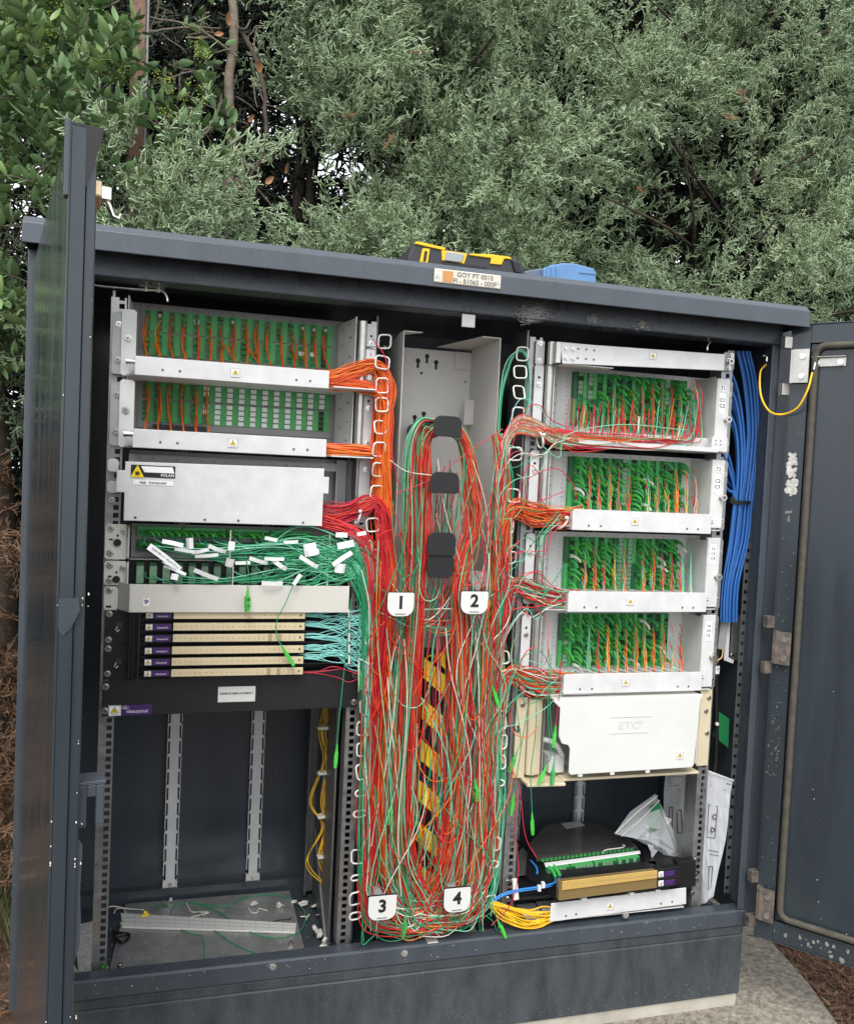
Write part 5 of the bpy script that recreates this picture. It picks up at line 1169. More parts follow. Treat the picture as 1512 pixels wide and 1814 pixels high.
dangle([(872, 1180), (870, 1210), (871, 1215)], 'green', 'pale green plug in the right cable column')
for pts, cn, lab in (([(700, 875), (760, 850), (830, 800), (890, 760)], 'crimson', 'single crimson cord slanting across the trough up to the right'), ([(690, 815), (720, 835), (765, 842)], 'white', 'single white cord bridging from orange column to spools'),
                     ([(783, 900), (762, 950), (775, 1000), (810, 1020), (860, 1012)], 'crimson', 'single crimson cord looping over the third spool'), ([(800, 900), (786, 960), (783, 1040), (765, 1080)], 'green', 'single green cord hanging over the third spool'),
                     ([(960, 790), (990, 810), (1005, 770), (1100, 752), (1215, 762)], 'mint', 'single mint cord lying along the lip of tray T1'), ([(1000, 1000), (960, 1060), (965, 1040), (955, 960), (975, 930)], 'green', 'single green cord crossing beside tray T3'),
                     ([(660, 600), (684, 640), (690, 720), (694, 800), (706, 860)], 'crimson', 'single crimson cord passing the top left ring'), ([(905, 1360), (920, 1400), (930, 1480), (950, 1520)], 'crimson', 'single crimson cord dropping to the cassette'),
                     ([(1000, 870), (940, 890), (935, 850), (985, 830), (1015, 860), (1020, 885)], 'crimson', 'single crimson loop left of tray T2'), ([(915, 1400), (912, 1480), (918, 1540), (905, 1600), (870, 1640)], 'crimson', 'single crimson cord down the lower right rail')):
    P = smooth_path([at(x, y, -.06) for x, y in pts], 10); c = P[0].copy(); V, F = tube_arrays(P-c, .001, 5); m_ = np_mesh('optical_cable', V, F); m_.materials.append(CM[cn]); o = bpy.data.objects.new('optical_cable', m_); COL.objects.link(o); o.location = c; tag(o, lab, 'cord')

# white paper tags on the green cords
ORD = ['first', 'second', 'third', 'fourth', 'fifth', 'sixth', 'seventh', 'eighth', 'ninth', 'tenth'] + ['%dth' % q for q in range(11, 40)]
ORD[20] = '21st'; ORD[21] = '22nd'; ORD[22] = '23rd'
TG = [(291, 989, 78, 14, 38), (306, 963, 42, 9, 12), (336, 962, 14, 22, -5), (327, 975, 40, 7, 8), (355, 976, 34, 7, -14), (385, 972, 38, 8, 20), (410, 967, 13, 18, 5), (366, 984, 46, 7, -6), (407, 996, 16, 18, 12), (430, 997, 30, 7, -4), (458, 993, 40, 8, 16), (495, 1000, 34, 9, 34), (486, 990, 40, 7, 0), (549, 970, 26, 18, -12), (552, 979, 30, 12, -14), (547, 995, 44, 9, 30), (606, 990, 48, 10, -36), (612, 965, 36, 14, -12), (482, 1033, 44, 9, 2), (526, 1027, 26, 8, -58), (310, 1010, 46, 6, 22), (365, 1018, 52, 9, 22), (480, 955, 26, 7, 10), (605, 948, 24, 10, 0), (300, 1000, 30, 6, 25), (640, 945, 20, 8, -10), (309, 1022, 14, 12, 10), (515, 960, 30, 6, -3), (602, 1006, 22, 20, 5)]
for i, (x, y, w, h, a) in enumerate(TG):
    c = at(x, y, -.046-.0006*(i % 9)); sx = .00092; k = MB(); W2, H2 = w*sx/2, h*sx/2
    bow = rnd.uniform(.001, .007); n = 4; vs_ = []
    for q in range(n+1):
        u = -1+2*q/n
        for s_ in (-1, 1):
            for dy in (0, -.0004): vs_.append((u*W2, dy-bow*(1-u*u), s_*H2))
    fs_ = []
    for q in range(n):
        o_ = q*4; fs_ += [(o_, o_+4, o_+6, o_+2), (o_+1, o_+3, o_+7, o_+5), (o_, o_+1, o_+5, o_+4), (o_+2, o_+6, o_+7, o_+3)]
    fs_ += [(0, 2, 3, 1), (n*4, n*4+1, n*4+3, n*4+2)]
    k.add(vs_, fs_); me = unit('paper_tag', k, M['whitetag'])
    o = bpy.data.objects.new('paper_tag', me); COL.objects.link(o); o.location = c; o.rotation_euler = (rnd.uniform(-.3, .3), math.radians(a), rnd.uniform(-.2, .2)); WM[o.name] = o.matrix_basis.copy()
    WM[o.name] = Matrix.Translation(Vector(c)) @ o.rotation_euler.to_matrix().to_4x4()
    tag(o, '%s white paper tag %s, %s from the left along the green thicket' % ('long' if w > 42 else 'short' if w < 22 else 'medium', 'falling to the right' if a > 15 else 'rising to the right' if a < -9 else 'lying level', ORD[sorted(range(len(TG)), key=lambda q: TG[q][0]).index(i)]) if i else 'largest white paper tag slanting at the left end of the green thicket', 'tag', 'white tags on green cords' if i else None)
    if i == 0:
        o2 = text('ROP-TIR1-P1 HRU72-P006', .0052, (0, 0, 0), M['inkg'], o); o2.matrix_basis = Matrix.Translation((0, -.0042, 0)) @ Euler((math.pi/2, 0, 0)).to_matrix().to_4x4()
# white cable ties round the bundles
for i, (x, y, w, a, lab) in enumerate(((634, 915, 16, 15, 'white cable tie round the crimson fan'), (956, 780, 16, -10, 'white cable tie round the T1 fan'), (996, 926, 15, 35, 'white cable tie round the orange T2 fan'))):
    c = at(x, y, -.03); k = MB(); M4 = Matrix.Rotation(math.radians(a), 4, 'Y'); P = [M4 @ Vector((.0032*math.sin(t*2)*0, -.016*math.cos(t), .016*math.sin(t))) for t in np.linspace(0, 6.283, 17)[:-1]]
    k.tube([tuple(p) for p in P], .0022, 6, closed=True); k.box(-.003, .003, -.020, -.014, .008, .014)
    o = put('cable_tie', unit('cable_tie', k, M['whitep'], smooth=True), None, loc=tuple(c)); tag(o, lab, 'cable tie')

# white cable comb beside the strips
k = MB(); 
for y_ in (1086, 1106, 1127, 1147, 1167): 
    p = at(618, y_, -.034); k.box(p[0]-.0016, p[0]+.0016, -.036, -.030, p[2]-.010, p[2]+.006)
o = part('cable_comb', k, M['whitep'], su)
flush_cords()

# ================================================================== BLUE CABLES, EARTH WIRE, SIDE FITTINGS
def solo(pts, cn, lab, r, cat='cable', name='cable', m=10, sides=7, group=None, mt=None):
    P = smooth_path(pts, m); c = P[0].copy(); V, F = tube_arrays(P-c, r, sides); m_ = np_mesh(name, V, F); m_.materials.append(mt or CM[cn]); m_.polygons.foreach_set('use_smooth', [True]*len(m_.polygons))
    o = bpy.data.objects.new(name, m_); COL.objects.link(o); o.location = c; WM[o.name] = Matrix.Translation(Vector(c)); tag(o, lab, cat, group); return o
BL = []
for i in range(22):
    if i < 10:    # coming down from the top right corner of the bay
        f = i/9; P = [(1306+f*22, 622, 0), (1318+f*22, 680, 0), (1325+f*19, 760, 0), (1320+f*19, 830, 0)]; xt, xb = 1312+f*20, 1283+f*22
    elif i < 17:  # arching out from behind tray T1
        f = (i-10)/6; P = [(1284, 640+f*90, 0), (1306-f*4, 690+f*80, 0), (1318-f*12, 780+f*50, 0)]; xt, xb = 1314-f*12, 1290-f*10
    else:         # and from behind tray T2
        f = (i-17)/4; P = [(1278, 775+f*80, 0), (1292-f*2, 815+f*55, 0), (1302-f*6, 860+f*12, 0)]; xt, xb = 1304-f*6, 1279-f*3
    P += [(xt, 893, 0), (xt-7, 960, 0), (xb+4, 1030, 0), (xb, 1082, 0), (xb, 1102, 0)]
    Yc = .004+.007*(i % 3)+(.004 if i < 10 else 0); w0 = rnd.uniform(-1.5, 1.5)
    BL.append([at(x+w0, y, Yc) for x, y, _ in P])
for i, P in enumerate(BL): solo(P, 'blue', 'blue cable of the thick bundle down the right side of the cabinet', .0033, group='blue cable bundle')
p = at(1310, 889, .0); k = MB(); k.box(p[0]-.026, p[0]+.026, -.003, -.0005, p[2]-.005, p[2]+.003); k.box(p[0]-.030, p[0]-.018, -.008, .004, p[2]-.004, p[2]+.010); o = part('cable_tie', k, M['blackp'], None); tag(o, 'black cable tie strapped round the blue bundle', 'cable tie')
solo([at(1357, 645, -.03), at(1346, 660, -.04), at(1347, 700, -.06), at(1362, 728, -.075), at(1385, 734, -.085), door_pt(1412, 722, .05), door_pt(1430, 690, .05), door_pt(1438, 660, .032)], 'yellow', 'yellow earth wire hanging between cabinet post and right door', .0022, cat='wire', name='earth_wire')
k = MB(); p = at(1357, 640, -.03); k.cyl(p, (0, 0, 1), .003, .012, 8); k.box(p[0]-.012, p[0]+.006, -.034, -.031, p[2]+.010, p[2]+.013); part('earth_lug', k, M['steel'], cab)
p = door_pt(1440, 655, .032); k = MB(); k.cyl(p, (.2, 0, 1), .0032, .016, 8); part('earth_lug', k, M['steel'], cab)
sb = thing('splice_bracket', 'white bracket holding grey cable splice blocks below the blue cables', 'bracket', (1.37, .03, .55))
for nm, pts_, y, d, mt in (('bracket_plate', ((1298, 1085), (1312, 1090), (1308, 1170), (1292, 1168)), .040, .003, 'galv'), ('splice_block', ((1277, 1096), (1290, 1096), (1284, 1152), (1271, 1150)), .020, .016, 'graypan'), ('bracket_arm', ((1288, 1078), (1304, 1082), (1304, 1092), (1294, 1096), (1290, 1165), (1300, 1170), (1298, 1176), (1282, 1170)), .030, .003, 'lgrey')):
    k = MB(); k.prism([(float(at(*q, y)[0]), float(at(*q, y)[2])) for q in pts_][::-1], 'xz', y, y+d); part(nm, k, M[mt], sb, bevel=.0006)
for q in ((1298, 1093), (1296, 1160), (1290, 1078)): p = at(*q, .029); screw(sb, p[0], .029, p[2], 1.0)
solo([at(1276, 1100, .03), at(1271, 1160, .03), at(1268, 1200, .03), at(1268, 1330, .03), at(1262, 1385, .03)], 'black', 'thick black cable dropping below the splice bracket', .006)
solo([at(1280, 1150, .016), at(1278, 1164, .014), at(1271, 1170, .014), at(1268, 1176, .02)], 'tan', 'pale yellow core wires entering the black cable', .0018)
p = at(1271, 1187, .02); k = MB(); k.cyl((p[0]+.002, .029, p[2]-.010), (0, 0, 1), .0072, .018, 14); o = part('cable_marker', k, M['whitetag'], None); tag(o, 'white marker sleeve with figure on the black cable', 'cable marker'); text('7', .010, (p[0]+.001, .0208, p[2]), M['ink'], o)
P = [at(*q, .03) for q in ((1268, 1258), (1292, 1274), (1290, 1326), (1264, 1305))]; k = MB(); k.prism([(float(p[0]), float(p[2])) for p in P][::-1], 'xz', .03, .033); o = part('green_plate', k, M['pcb'], None, bevel=.001); tag(o, 'small green plate beside the cream unit, behind its right ear', 'plate')
p = at(1266, 1281, .028); k = MB(); k.cyl((p[0], .0225, p[2]), (0, -1, 0), .004, .004, 10); part('white_rivet', k, M['whitep'], o)

# documents in sleeves and a zip bag, lower right
def sheet(name, pts, Yf, th, mt, lab, cat, fn=None):
    P = [np.array(at(x, y, Y)) for x, y, Y in pts]; k = MB(); n = 8; m_ = 5
    vs_ = []
    for i in range(n+1):
        for j in range(m_+1):
            u, v = j/m_, i/n; p = (P[0]*(1-u)+P[1]*u)*(1-v)+(P[3]*(1-u)+P[2]*u)*v
            w = .006*math.sin(v*4+u*2)+.003*math.sin(u*7+v*9); vs_.append((p[0], p[1]+w, p[2]))
    N_ = len(vs_); vs2 = vs_+[(x, y+th, z) for x, y, z in vs_]; fs_ = []
    for i in range(n):
        for j in range(m_):
            a_ = i*(m_+1)+j; fs_.append((a_, a_+m_+1, a_+m_+2, a_+1)); fs_.append((a_+N_, a_+1+N_, a_+m_+2+N_, a_+m_+1+N_))
    for j in range(m_): fs_.append((j, j+1, j+1+N_, j+N_)); q_ = n*(m_+1)+j; fs_.append((q_, q_+N_, q_+1+N_, q_+1))
    for i in range(n): a_ = i*(m_+1); fs_.append((a_, a_+N_, a_+m_+1+N_, a_+m_+1)); a_ += m_; fs_.append((a_, a_+m_+1, a_+m_+1+N_, a_+N_))
    k.add(vs2, fs_); o = part(name, k, M[mt], None, smooth=False); tag(o, lab, cat)
    return o, P
def on_sheet(P, u, v, off=-.004):
    p = (P[0]*(1-u)+P[1]*u)*(1-v)+(P[3]*(1-u)+P[2]*u)*v; return p[0], p[1]+.006*math.sin(v*4+u*2)+.003*math.sin(u*7+v*9)+off, p[2]
def print_on(o, P, items, mt):
    k = MB()
    for (u0, v0, u1, v1) in items:
        a, b_, c, d = [on_sheet(P, u, v, -.0012) for u, v in ((u0, v0), (u1, v0), (u1, v1), (u0, v1))]; k.quad(a, d, c, b_)
    return part('printed_lines', k, mt, o, kind='stuff')
o, P = sheet('document_sleeve', [(1181, 1362, .20), (1226, 1362, .20), (1222, 1530, .19), (1172, 1545, .17)], 0, .003, 'doc', 'printed sheets in a clear sleeve standing behind the lower right rail', 'documents')
print_on(o, P, [(.05, .06+i*.022, rnd.uniform(.5, .9), .066+i*.022) for i in range(8)] + [(.15, .38, .32, .392), (.15, .60, .32, .612), (.15, .38, .19, .61), (.28, .38, .32, .61), (.45, .42, .65, .432), (.45, .64, .65, .652), (.45, .42, .50, .65), (.60, .42, .65, .65), (.78, .50, .82, .7), (.78, .50, .95, .512)], M['inkg'])
o, P = sheet('document_sleeve', [(1249, 1364, .02), (1301, 1384, -.01), (1262, 1588, .0), (1240, 1600, .02)], 0, .004, 'doc', 'bulging clear sleeve of drawings marked C and D, leaning out lower right', 'documents')
print_on(o, P, [(.25, .10, .8, .105), (.78, .04, .95, .05), (.2, .25, .6, .256), (.2, .25, .24, .50), (.2, .50, .6, .506), (.56, .25, .60, .50), (.35, .60, .75, .607), (.4, .63, .75, .636), (.35, .72, .40, .9), (.5, .72, .55, .9), (.35, .72, .55, .727)], M['inkg'])
for s_, u, v in (('C', .42, .335), ('D', .42, .44)): x, y, z = on_sheet(P, u, v, -.006); text(s_, .017, (x, y, z), M['ink'], o, rot=(math.pi/2, .1, 0))
k = MB(); a, b_ = on_sheet(P, .0, .0), on_sheet(P, 1, .0); k.tube([a, on_sheet(P, .5, .0), b_], .0022, 6); part('sleeve_seam', k, M['bag'], o)
# zip bag: a crumpled clear pouch
V0 = [at(x, y, .10) for x, y in ((1088, 1478), (1118, 1440), (1162, 1408), (1176, 1440), (1190, 1470), (1205, 1515), (1190, 1532), (1174, 1512), (1150, 1500), (1120, 1484))]
c0 = sum(V0)/len(V0); k = MB(); rings = []
for s_, dy in ((1, 0), (.8, -.014), (.55, -.026), (.25, -.024)):
    for q, p in enumerate(V0): rings.append((c0[0]+(p[0]-c0[0])*s_, p[1]+dy+rnd.uniform(-.006, .006), c0[2]+(p[2]-c0[2])*s_))
nq = len(V0); fs_ = []
for r_ in range(3):
    for q in range(nq): fs_.append((r_*nq+q, r_*nq+(q+1) % nq, (r_+1)*nq+(q+1) % nq, (r_+1)*nq+q))
rings.append((c0[0], c0[1]-.028, c0[2])); fs_ += [(3*nq+q, 3*nq+(q+1) % nq, 4*nq) for q in range(nq)]
rings.append((c0[0], c0[1]+.008, c0[2])); fs_ += [((q+1) % nq, q, 4*nq+1) for q in range(nq)]
k.add(rings, fs_); zb_ = part('zip_bag', k, M['bag'], None, smooth=False); tag(zb_, 'crumpled clear zip bag with a green scrap, in front of the papers', 'bag')
k = MB(); k.tube(smooth_path([at(1090, 1476, .084), at(1125, 1442, .08), at(1164, 1410, .084)], 5), .0014, 5); k.tube(smooth_path([at(1100, 1482, .082), at(1130, 1456, .076), at(1168, 1418, .082)], 5), .0009, 5); part('zip_seam', k, M['whitep'], zb_)
k = MB(); P = [at(*q, .085) for q in ((1153, 1428), (1168, 1420), (1172, 1440), (1160, 1476), (1152, 1470))]; k.prism([(float(p[0]), float(p[2])) for p in P][::-1], 'xz', .085, .0865); part('green_scrap', k, M['pcb'], zb_)
k = MB()
for i in range(6): q0 = (rnd.uniform(1130, 1180), rnd.uniform(1445, 1500)); k.prism([(float(at(*q, .08)[0]), float(at(*q, .08)[2])) for q in (q0, (q0[0]+rnd.uniform(6, 16), q0[1]+rnd.uniform(2, 12)), (q0[0]+rnd.uniform(0, 8), q0[1]+rnd.uniform(12, 22)))], 'xz', .076, .0765)
part('folded_glint', k, M['bag'], zb_, kind='stuff')

# ---- dark cassette with clear lid on the lowest shelf
ct = thing('splice_cassette', 'pulled out dark splice cassette with clear lid and green ports, bottom right bay', 'splice cassette', (1.1, .1, .04))
ZT = .088
def gz(q, Z): p = atz(*q, Z); return (float(p[0]), float(p[1]))
out_ = [gz(q, ZT) for q in ((935, 1497), (962, 1466), (1010, 1455), (1060, 1459), (1110, 1483), (1150, 1500), (1190, 1523), (1185, 1560), (985, 1576), (930, 1545))]
k = MB(); k.prism(out_[::-1], 'xy', ZT-.022, ZT-.008); part('tray_base', k, M['blackp'], ct, bevel=.0015)
lid_ = [gz(q, ZT+.006) for q in ((937, 1494), (964, 1463), (1010, 1454), (1058, 1458), (1105, 1480), (1130, 1500), (950, 1520))]
k = MB(); k.prism(lid_[::-1], 'xy', ZT-.004, ZT+.006); part('clear_lid', k, M['clear'], ct, bevel=.001)
k = MB()
for i in range(26):
    a = rnd.random()*6.28; p = atz(rnd.uniform(965, 1080), rnd.uniform(1472, 1505), ZT-.006); k.tube(smooth_path([(p[0]+.03*math.cos(a+t*.7), p[1]+.022*math.sin(a+t*.7), ZT-.007+rnd.uniform(0, .002)) for t in range(6)], 3), .0006, 4)
part('coiled_fibres', k, CM['tan'], ct, kind='stuff')
def flat(name, qs, Z, h, mt, parent=ct, bevel=.0004):
    k = MB(); k.prism([gz(q, Z) for q in qs][::-1], 'xy', Z, Z+h); return part(name, k, M[mt], parent, bevel=bevel)
flat('paper_label', ((993, 1459), (1025, 1455), (1036, 1463), (1003, 1469)), ZT+.0062, .0004, 'doc'); flat('paper_label', ((1000, 1483), (1026, 1480), (1033, 1492), (1006, 1496)), ZT-.003, .0004, 'inkg')
flat('white_label_rail', ((963, 1531), (1132, 1509), (1134, 1513), (966, 1537)), ZT+.004, .003, 'whitetag')
for i in range(4):
    f0, f1 = i/4, (i+.93)/4; x0, x1 = 970+f0*165, 970+f1*165
    k = MB(); A_, B_ = atz(x0, 1541-(x0-970)*.135, ZT), atz(x1, 1541-(x1-970)*.135, ZT)
    d_ = B_-A_; L_ = float(np.linalg.norm(d_)); a_ = math.atan2(d_[1], d_[0]); M4 = Matrix.Translation((A_[0], A_[1], 0)) @ Matrix.Rotation(a_, 4, 'Z')
    k.box(0, L_, 0, .012, ZT-.014, ZT+.003, M4); bk = part('adapter_block', k, M['green'], ct)
    for j in range(6):
        k = MB(); w_ = L_/6; k.box(j*w_+.001, (j+1)*w_-.001, -.0035, -.0002, ZT-.013, ZT+.000, M4)
        part('adapter_port' if (i*6+j) in (5, 6, 13, 17, 19, 21, 23) else 'clear_port_cap', k, M['greend'] if (i*6+j) in (5, 6, 13, 17, 19, 21, 23) else M['clearg'], bk)
for i in range(22):
    x0 = 958+i*7.5; flat('port_tab', ((x0, 1524-(x0-958)*.125), (x0+5.5, 1523.2-(x0-958)*.125), (x0+6.2, 1527-(x0-958)*.125), (x0+.7, 1528-(x0-958)*.125)), ZT+.001, .003, 'green')
for q in (((940, 1518), (1125, 1492), (1127, 1496), (942, 1522)), ((985, 1545), (1160, 1528), (1170, 1560), (988, 1572))): flat('cover_edge', q, ZT-.006, .004, 'blackp')
k = MB(); k.tube(smooth_path([atz(1068, 1512, ZT+.012), atz(1072, 1506, ZT+.016), atz(1100, 1502, ZT+.016), atz(1106, 1498, ZT+.016), atz(1102, 1497, ZT+.014)], 5), .0012, 5); part('white_fibre', k, M['whitep'], ct)
A_, B_ = at(988, 1578, -.045), at(1166, 1553, -.045)
def slanted(name, q0, q1, q2, q3, Y, d, mt, parent=ct, bevel=.0006):
    k = MB(); k.prism([(float(at(*q, Y)[0]), float(at(*q, Y)[2])) for q in (q0, q1, q2, q3)][::-1], 'xz', Y, Y+d); return part(name, k, M[mt], parent, bevel=bevel)
slanted('bronze_flap', (990, 1563), (1165, 1543), (1164, 1573), (989, 1596), -.060, .014, 'bronze'); sg = slanted('label_strip', (995, 1562), (1164, 1542), (1164, 1556), (995, 1578), -.0635, .002, 'gold')
for j in range(24): p = at(1000+j*6.6+6, 1568.5-(j*6.6+6)*.117, -.0645); text(str(j+1), .0042, (p[0], -.0645, p[2]), M['stripd'], ct, rot=(math.pi/2, -.0, 0))
for y_ in (0, 16):
    w_ = slanted('warning_sticker', (1166, 1545+y_), (1175, 1544+y_), (1175, 1554+y_), (1166, 1555+y_), -.0635, .001, 'whitetag'); slanted('purple_label', (1176, 1545+y_), (1195, 1542+y_), (1194, 1551+y_), (1176, 1554+y_), -.0635, .001, 'purple')
    p = at(1170.5, 1550+y_, -.0638); place('laser_triangle', ME_TRI, ct, (p[0], -.0632, p[2]), scale=(.4, 1, .4))
    slanted('latch_block', (1164, 1541+y_), (1203, 1536+y_), (1202, 1552+y_), (1164, 1557+y_), -.062, .02, 'blackp')
flat('latch_arm', ((1136, 1506), (1180, 1520), (1228, 1526), (1232, 1548), (1200, 1552), (1140, 1530)), ZT-.008, .006, 'blackp'); slanted('latch_arm', (1200, 1528), (1232, 1524), (1232, 1570), (1202, 1574), -.012, .02, 'blackp')
flat('cover_edge', ((905, 1562), (985, 1555), (986, 1590), (905, 1597)), .062, .006, 'blackp'); flat('bracket_plate', ((893, 1545), (925, 1502), (960, 1545), (900, 1556)), .075, .002, 'galvd')
slanted('cable_clip', (908, 1560), (916, 1558), (919, 1594), (910, 1596), -.03, .008, 'whitep')
# green plugs of the cassette and its blue cords
for i, q in enumerate((((972, 1536), (980, 1546), (984, 1556)), ((980, 1534), (988, 1545), (992, 1554)))):
    solo([atz(*q[0], ZT+.004), atz(*q[1], ZT), atz(*q[2], ZT-.004)], 'leaf green', 'bright green plug boot bending down into the cassette, %s of two' % ('left' if i == 0 else 'right'), .0042, cat='plug', name='connector_boot')
solo([atz(984, 1556, ZT-.004), at(978, 1568, -.02), at(955, 1574, -.025), at(915, 1580, -.03), at(890, 1587, -.03), at(872, 1600, -.03)], 'bright blue', 'bright blue cord from the cassette plug to the ring, lower one', .0019)
solo([atz(992, 1554, ZT-.004), at(982, 1564, -.02), at(955, 1571, -.027), at(915, 1577, -.03), at(890, 1584, -.03), at(868, 1598, -.03)], 'bright blue', 'bright blue cord from the cassette plug to the ring, upper one', .0019)
solo([atz(940, 1525, ZT), atz(950, 1538, ZT-.002), atz(950, 1550, ZT-.01), atz(940, 1555, ZT-.015)], 'bright blue', 'short bright blue loop at the left end of the cassette', .0024)
for q in ((955, 1574), (962, 1568)):
    p = at(*q, -.032); k = MB(); k.box(p[0]-.003, p[0]+.003, -.034, -.026, p[2]-.006, p[2]+.005); o = part('cable_marker', k, M['whitetag'], None); tag(o, 'white marker on the %s of the two bright blue cords' % ('lower' if q[0] == 955 else 'upper'), 'cable marker')
# bottom tray bar
bt = thing('bottom_tray', 'low white tray bar with laser sticker below the cassette', 'patch tray', (1.08, -.03, .02))
k = MB(); y = -.036; P = [(float(at(*q, y)[0]), float(at(*q, y)[2])) for q in ((976, 1601), (1215, 1573), (1215, 1602), (973, 1634))]; x0, x1 = P[0][0], P[1][0]
k.prism([P[3], P[2], P[1], P[0]], 'xz', y, y+.002); k.box(x0+.002, x1, y+.0025, .05, .0195, .0212); k.box(.87, x0, -.03, .05, .017, .0185); fb = part('front_bar', k, M['lgrey'], bt, bevel=.001)
for q in ((1002, 1623), (1020, 1620), (1170, 1601), (1190, 1598)): p = at(*q, y); rivet(fb, p[0], y, p[2])
p = at(1080, 1606, y); sticker(bt, p[0], y, p[2], .8)
for x_ in (1034, 1118, 1164): p = at(x_, 1594-(x_-1034)*.117, y); k = MB(); k.box(p[0]-.006, p[0]+.006, y-.002, y+.02, p[2]-.003, p[2]+.004); part('clip_tab', k, M['whitep'], bt)
ear(bt, 1.281, 1.3065, .0, .075, -.003, 'galv')
for q in ((1231, 1524), (1231, 1549), (1233, 1558), (1226, 1582)): p = at(*q, -.004); screw(bt, p[0], -.004, p[2], 1.15)
for q in ((899, 1562), (899, 1592)): p = at(*q, -.004); screw(bt, p[0], -.004, p[2], 1.1)
add_yel = bundle([(868, 1600, -.03, 5, .005), (900, 1612, -.034, 7, .006), (935, 1622, -.036, 12, .008), (965, 1620, -.034, 13, .006), (990, 1618, -.02, 12, .004)], 16, wob=2) + bundle([(868, 1602, -.03, 4, .005), (890, 1622, -.034, 6, .006), (925, 1640, -.038, 5, .006), (955, 1636, -.036, 8, .006), (985, 1622, -.02, 9, .004)], 9, wob=2)
for P in add_yel:
    c = P[0].copy(); V, F = tube_arrays(P-c, .0014, 6); m_ = np_mesh('optical_cable', V, F); m_.materials.append(CM['yellow']); m_.polygons.foreach_set('use_smooth', [True]*len(m_.polygons)); o = bpy.data.objects.new('optical_cable', m_); COL.objects.link(o); o.location = c
    tag(o, 'yellow fibre cord sweeping into the lowest right tray', 'cord', 'yellow cords at the lowest right tray')
# yellow loops behind the left bay, with white rings
for i in range(5):
    x = 568+i*3; pts = [(x+4, 1252), (x-2+rnd.uniform(-4, 4), 1300), (x+4, 1350), (x-6-(i < 2)*14, 1420), (x+2, 1465), (x-10-(i < 2)*16, 1530-(i*6)), (x+6, 1570)]
    solo([at(a, b_, .16) for a, b_ in pts], 'yellow', 'yellow cord looping down behind the left bay rail', .0012, group='yellow cords behind the left bay', sides=5, name='optical_cable', cat='cord')
solo([at(578, 1262, .18), at(572, 1350, .18), at(574, 1450, .18), at(578, 1540, .18)], 'blue', 'dark blue cable behind the yellow cords of the left bay', .003)
for y_ in (1290, 1370, 1447, 1518):
    p = at(564, y_, .155); k = MB(); k.box(p[0]-.002, p[0]+.022, .150, .154, p[2]-.003, p[2]+.003); k.tube([(p[0]+.010+.012*math.cos(a), .16+.008*math.sin(a), p[2]) for a in np.linspace(0, 6.28, 12)[:-1]], .002, 6, closed=True); o = part('ring', k, M['whitep'], cab)

# ================================================================== LITTER ON THE CABINET FLOOR (left bay)
rl = thing('number_strip', 'white printed plastic strip lying across the aluminium floor plate', 'strip', tuple(atz(370, 1636, ZF+.01)))
A_, B_, C_, D_ = [atz(*q, ZF+.011) for q in ((214, 1618), (525, 1636), (523, 1652), (216, 1642))]
k = MB(); k.prism([(float(p[0]), float(p[1])) for p in (A_, B_, C_, D_)][::-1], 'xy', ZF+.007, ZF+.0115); part('strip_body', k, M['whitep'], rl, bevel=.0008)
k = MB(); 
for i in range(1, 13):
    f = i/13; a = A_*(1-f)+B_*f; b_ = D_*(1-f)+C_*f; a2 = A_*(1-f-.002)+B_*(f+.002); b2_ = D_*(1-f-.002)+C_*(f+.002); k.quad((a[0], a[1], ZF+.0119), (b_[0], b_[1], ZF+.0119), (b2_[0], b2_[1], ZF+.0119), (a2[0], a2[1], ZF+.0119))
for v in (.3, .62):
    a = A_*(1-v)+D_*v; b_ = B_*(1-v)+C_*v; a2 = A_*(1-v-.04)+D_*(v+.04); b2_ = B_*(1-v-.04)+C_*(v+.04); k.quad((a[0], a[1], ZF+.0118), (b_[0], b_[1], ZF+.0118), (b2_[0], b2_[1], ZF+.0118), (a2[0], a2[1], ZF+.0118))
M['lilac'] = mat('faint_print', (.42, .41, .50), .6); part('printed_grid', k, M['lilac'], rl, kind='stuff')
def fl_(q, dz=.009): return atz(q[0], q[1], ZF+dz)
solo([fl_(q) for q in ((360, 1727-5), (362, 1690), (358, 1660), (330, 1652), (303, 1630), (310, 1605), (340, 1600), (380, 1612), (440, 1650), (490, 1662), (530, 1650), (541, 1622), (520, 1595), (480, 1585), (430, 1592), (400, 1605), (340, 1600))], 'green', 'green cord coiled loosely on the aluminium floor plate', .0011, cat='cord', name='optical_cable')
solo([fl_(q) for q in ((345, 1608), (370, 1640), (410, 1670), (450, 1688), (488, 1697))], 'green', 'green cord running diagonally to the sill over the floor plate', .0011, cat='cord', name='optical_cable')
p = fl_((360, 1712)); 
solo([fl_((183, 1610), .02), fl_((200, 1606), .02), fl_((225, 1610), .012), (fl_((255, 1612), .012))], 'white', 'white fibre end curling at the back left of the floor', .0014, cat='cord', name='optical_cable')
